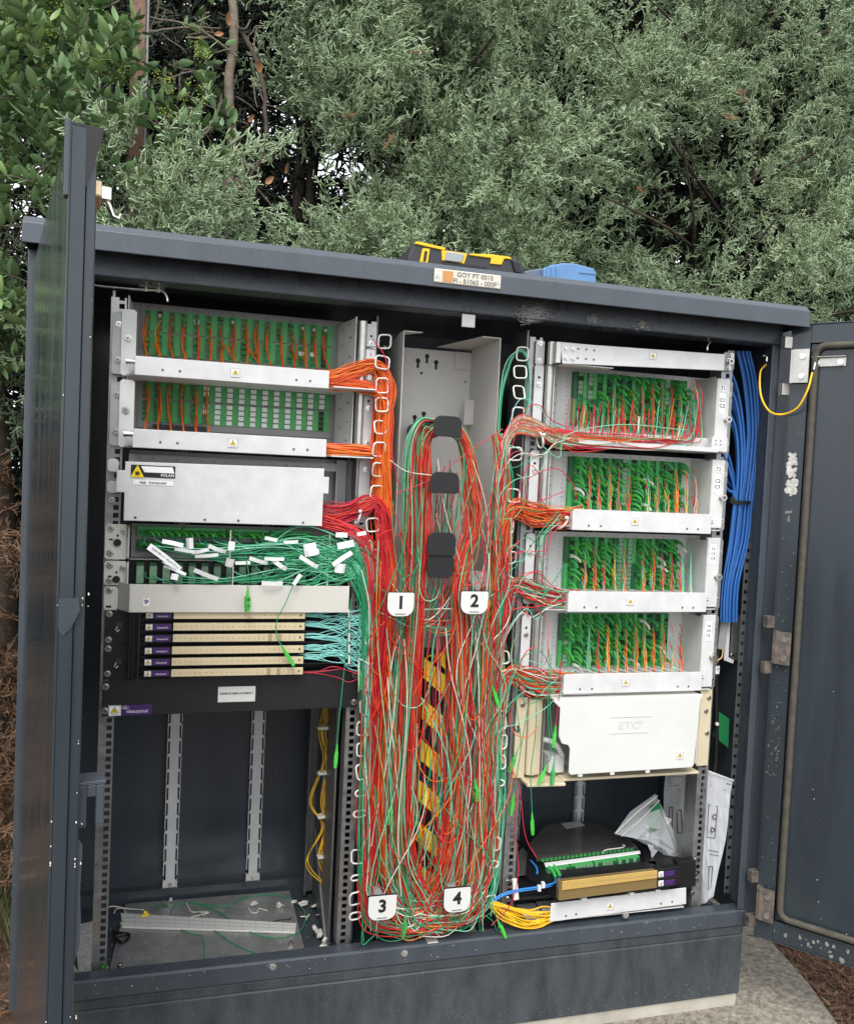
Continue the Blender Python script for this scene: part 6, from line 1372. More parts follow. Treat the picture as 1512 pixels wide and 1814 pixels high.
def scrap(q, s, mt, lab, cat, dz=.008, n=6, h=.6, elong=1.):
    p = fl_(q, dz); k = MB(); an = rnd.random()*6.28; M4 = Matrix.Translation((0, 0, 0)) @ Matrix.Rotation(an, 4, 'Z') @ Matrix.Rotation(rnd.uniform(-.7, .7), 4, 'X')
    k.box(-s*elong, s*elong, -s*.6, s*.6, 0, s*.3, M4); k.box(-s*.5, s*.5, -s*.3, s*.3, s*.3, s*(.3+h), M4 @ Matrix.Rotation(rnd.uniform(-.5, .5), 4, 'Y')); k.box(s*.3*elong, s*1.1*elong, -s*.8, -s*.2, 0, s*.5, M4 @ Matrix.Rotation(.6, 4, 'Z'))
    o = put('scrap' if cat == 'scrap' else cat.replace(' ', '_'), unit('scrap', k, M[mt]), None, loc=(p[0], p[1], ZF+dz)); bv = o.modifiers.new('bevel', 'BEVEL'); bv.width = s*.12; tag(o, lab, cat); return o
scrap((302, 1595), .006, 'whitep', 'white scrap just in front of the first slotted strip', 'scrap'); scrap((450, 1602), .008, 'whitep', 'white scrap in front of the second slotted strip', 'scrap'); scrap((497, 1606), .009, 'whitep', 'white scrap by the rear right bolt of the floor plate', 'scrap', h=1.)
scrap((521, 1598), .006, 'whitep', 'white scrap just off the right edge of the floor plate', 'scrap'); scrap((536, 1602), .010, 'whitep', 'larger white scrap right of the floor plate', 'scrap'); scrap((559, 1606), .009, 'whitep', 'white scrap near the foot of the dark bracket', 'scrap', h=.3); scrap((540, 1578), .007, 'whitep', 'white scrap against the back wall edge', 'scrap')
scrap((566, 1655), .013, 'whitep', 'biggest crumpled white clip by the front right floor corner', 'clip', h=1.6, elong=.9); scrap((575, 1675), .012, 'whitep', 'white plastic piece nearest the sill by the rail', 'clip', h=1.2); scrap((564, 1622), .004, 'whitep', 'tiny white chip between bracket and plate', 'scrap')
scrap((257, 1622), .0075, 'hazy', 'orange cap lying on the white number strip', 'cap', dz=.013, h=1.1)
solo([fl_(q, .012) for q in ((200, 1650), (208, 1653), (228, 1656), (226, 1664), (216, 1670), (204, 1660), (226, 1654))], 'black', 'crumpled black tape at the left of the floor plate', .0034, cat='tape', name='black_tape')
solo([fl_(q) for q in ((223, 1724), (240, 1721), (252, 1711), (254, 1722))], 'black', 'thin black wire end by the sill', .0009, cat='wire', name='wire', mt=CM['black'])
solo([fl_(q) for q in ((482, 1634), (495, 1630), (510, 1629), (516, 1626))], 'black', 'short black wire above the right end of the number strip', .0010, cat='wire', name='wire')
for pts_, lab in ((((440, 1610), (446, 1617), (455, 1617), (459, 1610), (474, 1614)), 'bent white fibre off-cut right of centre on the plate'), (((532, 1624), (545, 1624), (547, 1620), (542, 1630)), 'white off-cut beside the right edge of the plate'), (((330, 1600), (338, 1615), (352, 1616), (370, 1617), (338, 1625)), 'tangled white off-cut behind the number strip'), (((202, 1618), (206, 1611), (218, 1610), (222, 1618)), 'white wire end at the left end of the number strip')):
    solo([fl_(q) for q in pts_], 'white', lab, .0014, cat='wire', name='wire', m=4)
for q, lab in (((243, 1612), 'green plug chip at the back edge left of the first strip'), ((276, 1606), 'green plug chip left of the white scrap at the back'), ((292, 1604), 'green plug chip touching the rear white scrap'), ((434, 1590), 'pale green plug end at the back of the plate'), ((186, 1714), 'bright green plug lying by the left rail foot'), ((360, 1710), 'tiny green plug at the front end of the coiled cord')):
    scrap(q, .005, 'greenl' if 'bright' in lab else 'green', lab, 'plug', h=.2, elong=1.5)
k = MB()
for i in range(420):
    q = (rnd.uniform(190, 1290), 0); x = q[0]; top = 1605-(x-190)*.03; bot = 1730-(x-190)*.108
    if 600 < x < 900 and rnd.random() < .6: continue
    p = atz(x, rnd.uniform(top, bot-6), ZF+.001); s_ = rnd.uniform(.0005, .0018); zz = ZF+(.0065 if x < 540 else .0005); p = atz(x, rnd.uniform(top, bot-6), zz); k.box(p[0], p[0]+s_*rnd.uniform(.5, 2), p[1], p[1]+s_, zz, zz+s_*.5)
o = part('plastic_crumbs', k, M['foam'], None, kind='stuff'); tag(o, 'pale plastic crumbs and dust scattered over the cabinet floor', 'debris')
# left of the rail: dusty corner
k = MB(); k.prism([gz(q, ZF+.003) for q in ((132, 1640), (165, 1632), (170, 1730), (140, 1738))][::-1], 'xy', ZF+.001, ZF+.003); part('dust_layer', k, M['foam'], cab)
k = MB(); k.prism([(-.128, -.04), (-.06, -.02), (-.02, .03), (-.128, .30)], 'xy', ZF+.0005, ZF+.004); part('dust_layer', k, M['foam'], cab)

# ================================================================== ON THE ROOF
def rz(px, Y): return 1.372
tc_ = thing('tool_case', 'black and yellow tool case lying on the cabinet roof', 'tool case', (.67, .0, 1.38))
Yt = .0
def outline(qs, Y): return [(float(at(*q, Y)[0]), float(at(*q, Y)[2])) for q in qs][::-1]
k = MB(); k.prism(outline(((722, 455), (731, 430), (738, 427), (790, 441), (868, 452), (915, 458), (926, 465), (928, 482), (918, 490), (722, 490)), -.02), 'xz', -.02, .13); part('case_body', k, M['toolblack'], tc_, bevel=.006, seg=3)
k = MB(); k.prism(outline(((733, 431), (738, 427), (790, 439), (787, 443), (772, 440)), -.023), 'xz', -.0235, -.019); part('yellow_trim', k, M['toolyel'], tc_, bevel=.0008)
k = MB(); k.prism(outline(((748, 440), (761, 441), (757, 466), (743, 464)), -.023), 'xz', -.0255, -.0195); lt_ = part('latch', k, M['toolyel'], tc_, bevel=.001); k = MB(); k.prism(outline(((752, 444), (757, 445), (754, 463), (749, 462)), -.0262), 'xz', -.0262, -.0256); part('latch_slot', k, M['ink'], lt_)
k = MB(); k.prism(outline(((782, 442), (828, 449), (822, 467), (783, 461)), -.023), 'xz', -.0225, -.0195); part('yellow_panel', k, M['toolyel'], tc_, bevel=.001)
k = MB(); k.prism(outline(((791, 445), (822, 450), (817, 465), (788, 461)), -.026), 'xz', -.0265, -.0226); part('grey_window', k, M['toolgrey'], tc_, bevel=.001)
k = MB(); k.prism(outline(((830, 449), (868, 450), (904, 455), (906, 459), (893, 458), (888, 469), (868, 467), (870, 457), (832, 452)), -.023), 'xz', -.0235, -.0195); part('yellow_trim', k, M['toolyel'], tc_, bevel=.001)
k = MB(); k.prism(outline(((784, 463), (862, 473), (864, 478), (784, 469)), -.024), 'xz', -.0245, -.0195); k.prism(outline(((905, 459), (921, 466), (922, 484), (912, 482)), -.024), 'xz', -.0245, -.0195); part('rubber_grip', k, M['blackm'], tc_, bevel=.0015)
bb = thing('blue_box', 'translucent blue plastic box on the roof right of the tool case', 'box', (.9, .0, 1.38))
k = MB(); k.prism(outline(((962, 475), (975, 469), (1000, 465), (1022, 467), (1052, 475), (1055, 481), (1056, 502), (962, 496)), -.01), 'xz', -.01, .10); part('box_body', k, M['bluebox'], bb, bevel=.003, seg=2)
for x_ in (968, 976, 985): k = MB(); k.prism(outline(((x_, 473), (x_+4, 471), (x_+4, 498), (x_, 497)), -.012), 'xz', -.0125, -.0095); part('rib', k, M['bluebox'], bb, bevel=.0008)
k = MB(); k.prism(outline(((1026, 480), (1056, 483), (1056, 486), (1026, 483)), -.012), 'xz', -.012, -.0095); part('lid_edge', k, M['bluebox'], bb)
k = MB(); k.prism(outline(((928, 480), (945, 477), (963, 474), (963, 500), (928, 494)), .0), 'xz', .0, .09); o = part('grey_case', k, M['greybox'], None, bevel=.003); tag(o, 'slate grey flat case between tool case and blue box', 'case')

# ================================================================== VEGETATION
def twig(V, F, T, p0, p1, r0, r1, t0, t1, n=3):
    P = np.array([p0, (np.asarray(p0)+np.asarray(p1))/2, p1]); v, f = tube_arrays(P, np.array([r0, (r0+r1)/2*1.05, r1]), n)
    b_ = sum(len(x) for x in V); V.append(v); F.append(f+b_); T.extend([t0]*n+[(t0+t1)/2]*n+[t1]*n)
def spray(seed):
    """one cypress spray, about 14 cm, growing along +z"""
    r = np.random.RandomState(seed); V, F, T = [], [], []
    L = .115; pos = np.zeros(3); d = np.array([0, 0, 1.]); nseg = 6; pts = [pos.copy()]
    for i in range(nseg):
        d = d + r.normal(0, .10, 3); d /= np.linalg.norm(d); pos = pos+d*L/nseg; pts.append(pos.copy())
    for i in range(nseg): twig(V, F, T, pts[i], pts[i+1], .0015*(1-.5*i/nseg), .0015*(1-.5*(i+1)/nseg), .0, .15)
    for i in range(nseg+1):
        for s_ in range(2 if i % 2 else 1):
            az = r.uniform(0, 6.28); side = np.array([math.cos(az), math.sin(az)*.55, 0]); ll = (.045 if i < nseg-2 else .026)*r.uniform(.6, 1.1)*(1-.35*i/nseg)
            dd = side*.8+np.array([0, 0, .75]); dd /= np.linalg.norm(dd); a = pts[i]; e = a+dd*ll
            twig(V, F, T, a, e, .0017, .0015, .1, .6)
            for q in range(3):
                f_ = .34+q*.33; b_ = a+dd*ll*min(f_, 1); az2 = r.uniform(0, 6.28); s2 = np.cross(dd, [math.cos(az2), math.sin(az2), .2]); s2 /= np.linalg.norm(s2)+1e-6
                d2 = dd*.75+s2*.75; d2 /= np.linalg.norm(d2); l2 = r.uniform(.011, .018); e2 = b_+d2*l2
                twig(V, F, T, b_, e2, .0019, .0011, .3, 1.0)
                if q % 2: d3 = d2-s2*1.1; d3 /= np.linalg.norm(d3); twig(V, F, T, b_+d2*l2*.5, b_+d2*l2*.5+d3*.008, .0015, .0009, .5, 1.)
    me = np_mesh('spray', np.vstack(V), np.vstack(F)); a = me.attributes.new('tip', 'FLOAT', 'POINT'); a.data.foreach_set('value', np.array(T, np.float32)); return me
def leaf_me(L, W, fold, curl, seed=0):
    r = random.Random(seed); k = MB(); n = 5; vs_ = []
    for i in range(n+1):
        f = i/n; w = W*math.sin(math.pi*min(1, f*.92+.06))**.8*(1-.25*f); z = f*L; y = -curl*f*f*L; vs_ += [(-w, y-fold*w, z), (0, y, z), (w, y-fold*w, z)]
    fs_ = []
    for i in range(n): a = i*3; fs_ += [(a, a+1, a+4, a+3), (a+1, a+2, a+5, a+4)]
    k.add(vs_, fs_); k.tube([(0, .001, -.008), (0, 0, .002)], .0007, 3); return k
def gn_instances(name, pts, rots, scls, meshes, mt, parent, kind='stuff'):
    """one mesh object whose geometry nodes set a spray or leaf on each of its points"""
    me = bpy.data.meshes.new(name); me.from_pydata([tuple(p) for p in pts], [], [])
    for nm, typ, dat in (('rot', 'FLOAT_VECTOR', rots), ('scl', 'FLOAT', scls)):
        a = me.attributes.new(nm, typ, 'POINT'); a.data.foreach_set('vector' if typ == 'FLOAT_VECTOR' else 'value', np.asarray(dat, np.float32).ravel())
    a = me.attributes.new('pick', 'INT', 'POINT'); a.data.foreach_set('value', nr.randint(0, len(meshes), len(pts)).astype(np.int32))
    ng = bpy.data.node_groups.new(name, 'GeometryNodeTree'); ng.interface.new_socket('Geometry', in_out='INPUT', socket_type='NodeSocketGeometry'); ng.interface.new_socket('Geometry', in_out='OUTPUT', socket_type='NodeSocketGeometry')
    N_ = ng.nodes; Lk = ng.links; gi = N_.new('NodeGroupInput'); go = N_.new('NodeGroupOutput'); iop = N_.new('GeometryNodeInstanceOnPoints'); jn = N_.new('GeometryNodeJoinGeometry')
    for m_ in meshes[::-1]:
        m_.materials.clear(); m_.materials.append(mt); so = bpy.data.objects.new(name+'_piece', m_); oi = N_.new('GeometryNodeObjectInfo'); oi.inputs['Object'].default_value = so; oi.inputs['As Instance'].default_value = True; Lk.new(oi.outputs['Geometry'], jn.inputs[0])
    def attr(nm, ty):
        q = N_.new('GeometryNodeInputNamedAttribute'); q.data_type = ty; q.inputs['Name'].default_value = nm; return q.outputs[0]
    Lk.new(gi.outputs[0], iop.inputs['Points']); Lk.new(jn.outputs[0], iop.inputs['Instance']); iop.inputs['Pick Instance'].default_value = True
    Lk.new(attr('pick', 'INT'), iop.inputs['Instance Index']); Lk.new(attr('rot', 'FLOAT_VECTOR'), iop.inputs['Rotation']); Lk.new(attr('scl', 'FLOAT'), iop.inputs['Scale'])
    Lk.new(iop.outputs[0], go.inputs[0])
    o = put(name, me, mt, parent, local=False); md = o.modifiers.new('spread', 'NODES'); md.node_group = ng
    if kind: o['kind'] = kind
    return o
def aim(d, tw):
    q = Vector(d).to_track_quat('Z', 'Y') @ Euler((0, 0, tw)).to_quaternion(); e = q.to_euler(); return (e.x, e.y, e.z)
# openings where the white sky shows, as directions seen over the cabinet roof  (px, py, rx, ry, how open)
GAPS = [(712, 205, 24, 30, .97), (733, 245, 14, 30, .9), (718, 300, 18, 26, .85), (612, 345, 26, 70, .9), (655, 300, 12, 40, .8), (650, 350, 14, 30, .7), (545, 290, 16, 46, .8), (480, 245, 16, 34, .6), (450, 200, 8, 20, .5), (590, 390, 24, 26, .85), (800, 418, 45, 24, .93), (785, 440, 40, 18, .9),
        (56, 440, 34, 60, .97), (22, 345, 26, 26, .9), (20, 420, 30, 40, .8), (80, 300, 12, 20, .6), (540, 350, 18, 30, .85), (520, 180, 20, 20, .4), (20, 240, 20, 20, .5)]
def in_gap(p):
    x, y = proj(p); m = 0
    for gx_, gy_, a, b_, s_ in GAPS:
        d = ((x-gx_)/a)**2+((y-gy_)/b_)**2
        if d < 1.3: m = max(m, min(1, s_*1.05))
        elif d < 2.1: m = max(m, s_*.5)
    return rnd.random() < m
def nz(x, z, s=1.0):   # smooth bumps
    return (math.sin(x*3.1*s+1.3)*math.sin(z*2.7*s+.4)+.6*math.sin(x*6.7*s+z*4.1*s)+.5*math.sin(z*8.3*s-x*5.2*s+2.)+.35*math.sin(x*13.1*s-1.)*math.sin(z*12.3*s))
SPR = [spray(s_) for s_ in range(5)]
def cypress(label, x0, x1, z0, z1, yfront, n, depth, seed, mt, mask=None, sc_=1.0, thin=1.0, trunk=True, zdir=.25):
    R_ = random.Random(seed); xm = (x0+x1)/2
    t = thing('cypress_tree', label, 'tree', (xm, yfront+.55, ZG), 'cypress trees behind the cabinet')
    pts, rots, scl = [], [], []
    # boughs: clumps of sprays gathered round points of the bumpy front
    nb = n//22
    for b_ in range(nb):
        x = R_.uniform(x0, x1); z = R_.uniform(z0, z1); dd = R_.random()**1.1*depth
        vv = nz(x*2.3+seed, z*2.6)
        if vv < -.42 or (dd < .55 and vv < -.12+.25*dd): continue
        yb = yfront-.16*nz(x+seed, z)+dd
        if mask and not mask(x, yb, z): continue
        ax = Vector((R_.gauss(0, .5), -1, R_.gauss(zdir, .35))).normalized(); rad = R_.uniform(.03, .085)
        if dd < .25 and R_.random() < .12: continue
        for j in range(15):
            off = Vector((R_.gauss(0, 1), R_.gauss(0, 1), R_.gauss(0, 1)))*rad*.75; p = Vector((x, yb, z))+off+ax*R_.uniform(-.05, .10)
            if in_gap(p): continue
            dr = (ax*.9+off.normalized()*.9+Vector((R_.gauss(0, .3), R_.gauss(0, .3), R_.gauss(0, .3)))).normalized()
            pts.append(p); rots.append(aim(dr, R_.uniform(0, 6.28))); scl.append(sc_*R_.uniform(.8, 1.35)*(1 if dd < .4 else 1.4))
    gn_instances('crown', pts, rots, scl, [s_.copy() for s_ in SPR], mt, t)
    if trunk:
        for q in range(2):
            xx = xm+R_.uniform(-.3, .3); k = MB(); P = smooth_path([(xx+.05*math.sin(i*1.3), yfront+.75+depth*.3+.04*math.cos(i), ZG-.05+i*.6) for i in range(8)], 4)
            k.tube(P, np.linspace(.035, .015, len(P)), 8); part('trunk', k, M['barkd'], t, smooth=True)
        k = MB()
        for q in range(40):
            z = R_.uniform(z0, z1); x = xm+R_.uniform(-.2, .2); e = (R_.uniform(x0, x1), yfront+.15, z+R_.uniform(0, .4))
            P = smooth_path([(x, yfront+.5+depth*.3, z), ((x+e[0])/2, yfront+.4, z+.05+R_.uniform(-.1, .1)), e], 4)
            if any(in_gap(p) and rnd.random() < .5 for p in P[::3]): continue
            k.tube(P, np.linspace(.010, .003, len(P)), 5)
        part('branch', k, M['barkd'], t, kind='stuff')
    return t
cypress('tall cypress filling the upper right, dense grey green foliage behind the cabinet roof', 1.25, 3.4, -.2, 3.1, .95, 15000, .95, 3, M['cyp'])
cypress('cypress in the upper middle with sky showing through ragged gaps', .42, 1.30, .9, 2.9, 1.0, 10500, .75, 8, M['cyp'], mask=lambda x, y, z: proj((x, y, z))[0] > 395+25*math.sin(z*9))
cypress('low cypress boughs just over the cabinet roof at the left', -.75, .60, 1.15, 1.86, .82, 3600, .35, 5, M['cyp'], trunk=False, mask=lambda x, y, z: proj((x, y, z))[1] > 262+.38*max(0, proj((x, y, z))[0]-130))
cypress('small dead looking cypress with dry brown foliage left of the open door', -1.1, -.15, -.1, .95, .55, 3800, .5, 9, M['cypbrown'], sc_=.9)
# far foliage mass beyond, coloured dark in place of depth shade
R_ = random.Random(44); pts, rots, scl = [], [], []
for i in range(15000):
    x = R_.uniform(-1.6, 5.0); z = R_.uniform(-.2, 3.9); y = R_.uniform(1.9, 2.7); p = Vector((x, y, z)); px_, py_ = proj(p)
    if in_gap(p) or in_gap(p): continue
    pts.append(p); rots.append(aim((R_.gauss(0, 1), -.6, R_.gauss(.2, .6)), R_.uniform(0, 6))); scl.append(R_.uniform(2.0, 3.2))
tg = thing('background_hedge', 'hedge foliage with shade put into its colour, behind the front cypresses', 'hedge', (1.4, 2.3, ZG)); gn_instances('crown', pts, rots, scl, [s_.copy() for s_ in SPR[:3]], M['hedged'], tg)
# brown tufts caught in the green
for q, lab in (((605, 205), 'dead rust brown cypress sprig left of centre in the hedge'), ((700, 235), 'dead tan sprig beside the largest sky gap'), ((1305, 160), 'dead rust brown tuft high in the right hedge'), ((1278, 205), 'small hanging rust brown sprig under the upper right tuft'), ((1140, 340), 'dull brown twig tuft in the middle of the right hedge'), ((760, 90), 'small brown sprig high in the middle cypress')):
    p = at(*q, .78 if q[0] > 1000 else .80); V, F = [], []
    me = spray(q[0]); me.materials.append(M['dryleaf'])
    for a_ in range(2):
        o = bpy.data.objects.new('dead_sprig', me); COL.objects.link(o); o.location = p; o.rotation_euler = (rnd.uniform(1.2, 2.4), rnd.uniform(-1, 1), rnd.uniform(-2, 2)); o.scale = (.45, .45, .45)
        tag(o, lab if a_ == 0 else lab.replace('dead', 'second dead', 1) if 'dead' in lab else 'second '+lab, 'twig'); 
        if a_ == 0 and q[0] not in (1305,): break

# wooden post
wp = thing('wooden_post', 'weathered brown square wooden post rising behind the privet, upper left', 'post', (-.03, 1.0, ZG))
k = MB(); a = at(232, 0, 1.0); b_ = at(262, 0, 1.0); a2 = at(232, 330, 1.0); w_ = float(b_[0]-a[0])
k.prism([(float(a[0])-.004, 2.7), (float(a2[0]), .9), (float(a2[0])+.02, ZG-.1), (float(a2[0])+.02+w_*.88, ZG-.1), (float(a2[0])+w_*.80, .9), (float(a[0])+w_*.86, 2.7)], 'xz', .99, 1.05); part('timber', k, M['wood'], wp, bevel=.003)
k = MB(); k.prism([(float(a[0])+w_*.88, 2.7), (float(a2[0])+w_*.82, .9), (float(a2[0])+w_*.98, .9), (float(a[0])+w_*1.02, 2.7)], 'xz', 1.0, 1.03); part('metal_strip', k, M['galvd'], wp)
# privet with individual leaves
pv = thing('privet_shrub', 'broad leaved privet shrub with yellow green buds, upper left behind the open door', 'shrub', (-.25, .9, ZG))
LM = [leaf_me(.042, .0115, .35, c_, i) for i, c_ in enumerate((.1, .3, .5))]
LME = []
for k in LM:
    me = k.mesh('leaf'); me.materials.append(M['privet']); me.polygons.foreach_set('use_smooth', [True]*len(me.polygons)); LME.append(me)
def dens(x, y):
    a = 1.0 if x < 170 else (.8 if x < 240 else .8 if x < 330 else .5 if x < 420 else .1)
    if 222 < x < 275 and y < 330: a *= .3
    if 225 < x < 330 and y < 110: a *= .15
    if 120 < x < 230 and y < 60: a *= .25
    if 240 < x < 300 and 240 < y: a *= .25
    return a
LV = []
stems = []
for i in range(250):
    x = rnd.uniform(-60, 430) if rnd.random() < .6 else rnd.uniform(-60, 190); y = rnd.uniform(-30, 640)
    if y > 300 and x > 60 and rnd.random() < .7: continue
    if rnd.random() > dens(x, y): continue
    Y = rnd.uniform(.62, .98) if x < 200 else rnd.uniform(.78, .97); p0 = at(x, y, Y)
    d = Vector((rnd.gauss(0, .7), rnd.gauss(-.5, .4), rnd.gauss(.35, .5))).normalized(); L_ = rnd.uniform(.08, .20); P = [Vector(p0)+d*L_*f+Vector((0, 0, -.15*L_*f*f)) for f in np.linspace(0, 1, 5)]
    stems.append((P, .0014)); n_ = int(L_/.016)
    for j in range(n_):
        f = (j+.5)/n_; b_ = Vector(p0)+d*L_*f+Vector((0, 0, -.15*L_*f*f)); az = j*math.pi/2+rnd.uniform(-.4, .4); u_ = d.orthogonal().normalized(); v_ = d.cross(u_)
        for s_ in (0, math.pi):
            o_ = (u_*math.cos(az+s_)+v_*math.sin(az+s_)); dr = (o_*.9+d*.5+Vector((0, -.25, -.1))).normalized(); q_ = dr.to_track_quat('Z', 'Y') @ Euler((0, 0, rnd.uniform(-.8, .8)+math.pi)).to_quaternion()
            LV.append((b_+o_*.003, q_.to_euler(), rnd.uniform(.65, 1.15)))
LV = [l for l in LV if not in_gap(l[0])]
LV.sort(key=lambda l: -l[2]/((l[0]-Vector(CAM)).length)*(1 if -10 < proj(l[0])[0] < 430 and -10 < proj(l[0])[1] < 640 else .1))
for p, e, s_ in LV[:300]:
    o = bpy.data.objects.new('leaf', rnd.choice(LME)); COL.objects.link(o); o.parent = pv; o.matrix_basis = wm(pv).inverted() @ (Matrix.Translation(p) @ e.to_matrix().to_4x4() @ Matrix.Scale(s_, 4))
for d_ in range(5200):   # leaves further in
    x = rnd.uniform(-80, 400) if rnd.random() < .6 else rnd.uniform(-80, 180); y = rnd.uniform(-60, 660)
    if rnd.random() > dens(x, y)*(.8 if y < 300 else .5 if x < 60 else .12): continue
    p = Vector(at(x, y, rnd.uniform(.72, 1.25) if x < 200 else rnd.uniform(.9, 1.25)))
    if in_gap(p): continue
    dr = Vector((rnd.gauss(0, .8), rnd.gauss(-.5, .5), rnd.gauss(0, .6))).normalized(); LV.append((p, (dr.to_track_quat('Z', 'Y') @ Euler((0, 0, rnd.uniform(-1.3, 1.3)+math.pi)).to_quaternion()).to_euler(), rnd.uniform(.6, 1.1)))
rest = LV[300:]
gn_instances('foliage', [l[0] for l in rest], [tuple(l[1]) for l in rest], [l[2] for l in rest], [m_.copy() for m_ in LME], M['privet'], pv)
k = MB()
for P, r in stems: k.tube(P, r, 4)
part('twigs', k, M['bark'], pv, kind='stuff')
k = MB()
for i in range(60):    # yellow green bud clusters
    x, y = rnd.choice([(30, 50), (95, 20), (190, 110), (215, 130), (300, 150), (330, 160), (150, 160), (20, 270), (350, 90), (60, 90), (290, 190), (100, 60)]); c = at(x+rnd.gauss(0, 16), y+rnd.gauss(0, 12), rnd.uniform(.72, .85))
    for j in range(11): k.cyl((c[0]+rnd.gauss(0, .008), c[1]+rnd.gauss(0, .008), c[2]+rnd.gauss(0, .007)), (rnd.gauss(0, 1), rnd.gauss(0, 1), 1), .0016, .003, 5)
part('bud_clusters', k, M['berry'], pv, kind='stuff')
# bare stems and dead branches
def limb(pts, r0, r1, mt, parent, name='branch', m=6):
    P = smooth_path([at(*q) for q in pts], m); P += nr.normal(0, .0015, P.shape); k = MB(); k.tube(P, np.linspace(r0, r1, len(P)), 7); return part(name, k, M[mt], parent, smooth=True)
for pts, r0, r1, mt in (([(165, -20, .95), (155, 30, .95), (140, 80, .93), (143, 130, .9)], .011, .007, 'bark'), ([(205, 190, .8), (185, 192, .78), (150, 198, .75), (147, 210, .74)], .004, .003, 'bark'), ([(60, 230, .85), (90, 225, .85), (140, 260, .85), (185, 290, .88)], .004, .003, 'bark'), ([(75, 255, .8), (108, 210, .8)], .003, .002, 'bark'),
                        ([(255, 300, .9), (300, 278, .9), (340, 272, .92), (420, 285, .95)], .006, .003, 'bark'), ([(280, 270, .85), (290, 300, .85), (285, 340, .86)], .0035, .002, 'bark'), ([(340, 275, .9), (355, 310, .9), (345, 360, .9)], .0035, .002, 'bark'), ([(395, 165, .92), (380, 210, .92), (355, 245, .92), (335, 272, .92)], .005, .004, 'bark'),
                        ([(420, 100, 1.0), (350, 50, 1.0), (265, 30, 1.0)], .004, .002, 'bark'), ([(265, 55, 1.0), (330, 48, 1.0), (390, 50, 1.0)], .003, .002, 'bark'), ([(405, 250, .9), (440, 300, .9), (400, 330, .9), (410, 360, .9)], .004, .003, 'bark'), ([(330, 68, .95), (372, 66, .95)], .003, .002, 'bark'), ([(440, 320, .95), (465, 270, .95), (470, 200, .95), (460, 120, .97), (430, 60, 1.0)], .005, .007, 'barkd'),
                        ([(395, 420, .95), (402, 340, .95), (410, 260, .97), (405, 160, 1.0), (415, 60, 1.02), (410, -20, 1.05)], .015, .013, 'bark')):
    limb(pts, r0, r1, mt, pv)
k = MB()
for i in range(90):
    x, y = rnd.uniform(120, 470), rnd.uniform(-10, 380); Y = rnd.uniform(.95, 1.3); a = rnd.uniform(0, 3.14); L_ = rnd.uniform(20, 90)
    P = smooth_path([at(x+L_*f*math.cos(a)+rnd.gauss(0, 4), y+L_*f*math.sin(a)+rnd.gauss(0, 5), Y) for f in (0, .35, .7, 1)], 4); k.tube(P, np.linspace(.0028, .0012, len(P)), 4)
part('dead_twigs', k, M['bark'], pv, kind='stuff')
# big dry brown leaves caught in the stems
DL = leaf_me(.075, .026, .5, .6, 3)
for i, (q, s_, lab) in enumerate((((459, 128), 1.0, 'large dry tan leaf caught upright near the top centre left'), ((405, 45), .9, 'dry orange brown leaf high by the left stems'), ((505, 305), 1.2, 'wide dry brown leaf at the dark gap over the roof'), ((440, 215), .8, 'dry brown leaf halfway up the dead stem'), ((470, 325), .9, 'curled dry leaf left of the wide brown one'), ((380, 60), .7, 'pale curled dry leaf beside the orange one'), ((430, 330), .8, 'dry leaf low on the dead stem'), ((415, 190), .6, 'small dry leaf on the dead stem'))):
    me = DL.mesh('dry_leaf'); me.materials.append(M['dryleaf']); o = bpy.data.objects.new('dry_leaf', me); COL.objects.link(o); o.location = at(*q, .86); o.rotation_euler = (rnd.uniform(-.6, .6), rnd.uniform(-1.8, 1.8), rnd.uniform(-.8, .8)); o.scale = (s_*.42,)*3; so_ = o.modifiers.new('thick', 'SOLIDIFY'); so_.thickness = .0006; tag(o, lab, 'leaf')

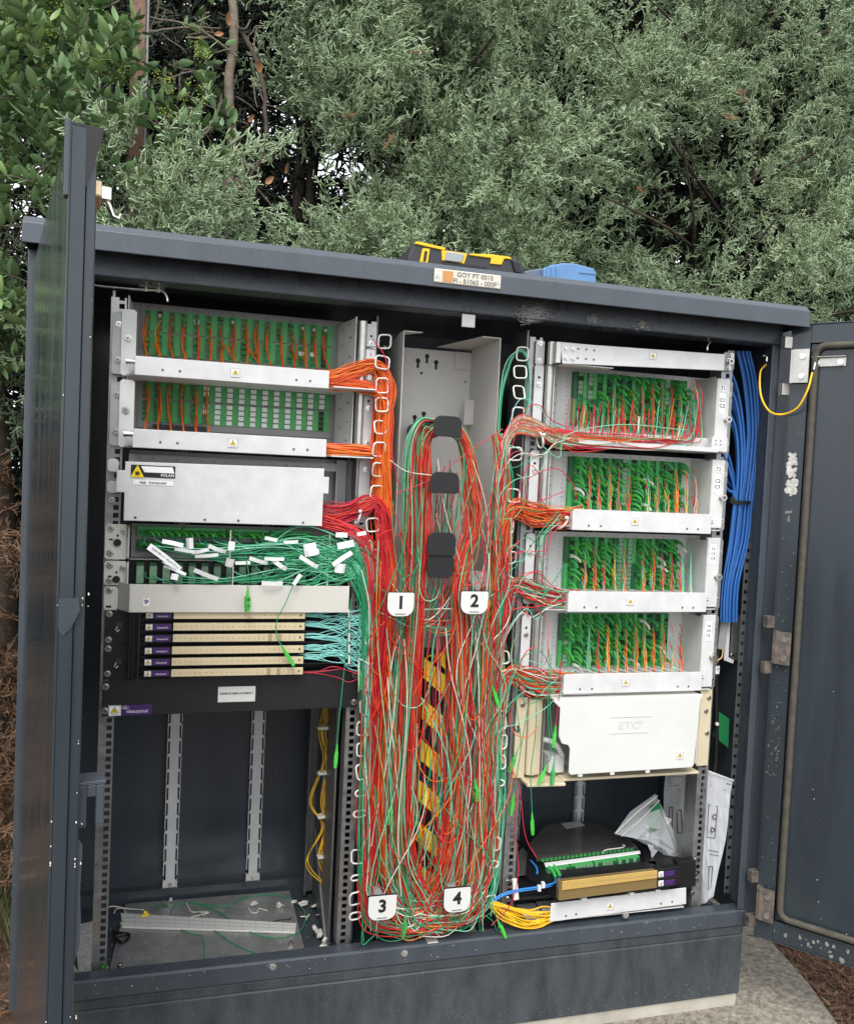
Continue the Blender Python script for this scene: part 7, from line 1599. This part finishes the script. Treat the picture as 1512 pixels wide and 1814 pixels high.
# ---- litter on the ground, green weeds at the left foot
k = MB(); 
for i in range(17000):
    if rnd.random() < .3: x, y = rnd.uniform(-1.1, -.12), rnd.uniform(-.7, 1.2)
    else:
        x, y = (rnd.uniform(1.35, 3.0), rnd.uniform(-.8, 1.0)) if rnd.random() < .3 else (rnd.uniform(1.45, 2.1), rnd.uniform(-.35, .5))
        e = (x-p1[0])*(p2[1]-p1[1])-(y-p1[1])*(p2[0]-p1[0])
        if e > -.004 and rnd.random() < .93 and y < p1[1]: continue
    a = rnd.random()*6.28; L_ = rnd.uniform(.008, .05); c, s_ = math.cos(a)*L_/2, math.sin(a)*L_/2; z = ZG-.043+rnd.uniform(0, .016); w_ = rnd.uniform(.0006, .0016) if rnd.random() < .75 else .004; t_ = rnd.uniform(-.3, .3)*L_
    k.add([(x-c-w_*s_/L_*2, y-s_+w_*c/L_*2, z-t_*.5), (x-c+w_*s_/L_*2, y-s_-w_*c/L_*2, z-t_*.5), (x+c, y+s_, z+t_*.5+.003), (x, y, z+.004)], [(0, 1, 2), (0, 1, 3)])
o = part('leaf_litter', k, M['needle'], None, kind='stuff'); tag(o, 'dry needles and brown leaf litter on the soil around the cabinet', 'litter')
k = MB()
for i in range(500):
    p = atz(rnd.uniform(-30, 60), rnd.uniform(1420, 1640), ZG); x, y = p[0]+rnd.uniform(-.1, .1), p[1]+rnd.uniform(-.1, .1); h = rnd.uniform(.03, .10); a = rnd.random()*6.28; w_ = .0018
    k.add([(x-w_, y, ZG-.02), (x+w_, y, ZG-.02), (x+math.cos(a)*h*.5, y+math.sin(a)*h*.5, ZG+h)], [(0, 1, 2)])
M['grass'] = mat('dull_grass', (.10, .12, .045), .7, noise=.4, nscale=20)
o = part('grass', k, M['grass'], None, kind='stuff'); tag(o, 'thin dull grass at the left foot of the cabinet', 'grass')

k = MB()
for i in range(420):
    x = rnd.uniform(.2, 1.39); z = ZG+.006+abs(rnd.gauss(0, .018)); s_ = rnd.uniform(.0003, .0010); k.box(x, x+s_*rnd.uniform(.6, 2), YF+.0032, YF+.0039, z, z+s_)
part('soil_splash', k, M['dust'], cab, kind='stuff')
k = MB()
for i in range(260):
    x, y = rnd.uniform(.9, 1.75), rnd.uniform(-.28, .35)
    if x < 1.40 and y > YF: continue
    a = rnd.random()*6.28; L_ = rnd.uniform(.006, .03); c, s_ = math.cos(a)*L_/2, math.sin(a)*L_/2
    e = (x-p1[0])*(p2[1]-p1[1])-(y-p1[1])*(p2[0]-p1[0])
    if e < 0: continue
    k.add([(x-c, y-s_, ZG-.0255), (x-c+s_*.08, y-s_-c*.08, ZG-.0255), (x+c, y+s_, ZG-.022)], [(0, 1, 2)])
o = part('fallen_needles', k, M['needle'], None, kind='stuff'); tag(o, 'few dry needles fallen on the concrete slab', 'litter')
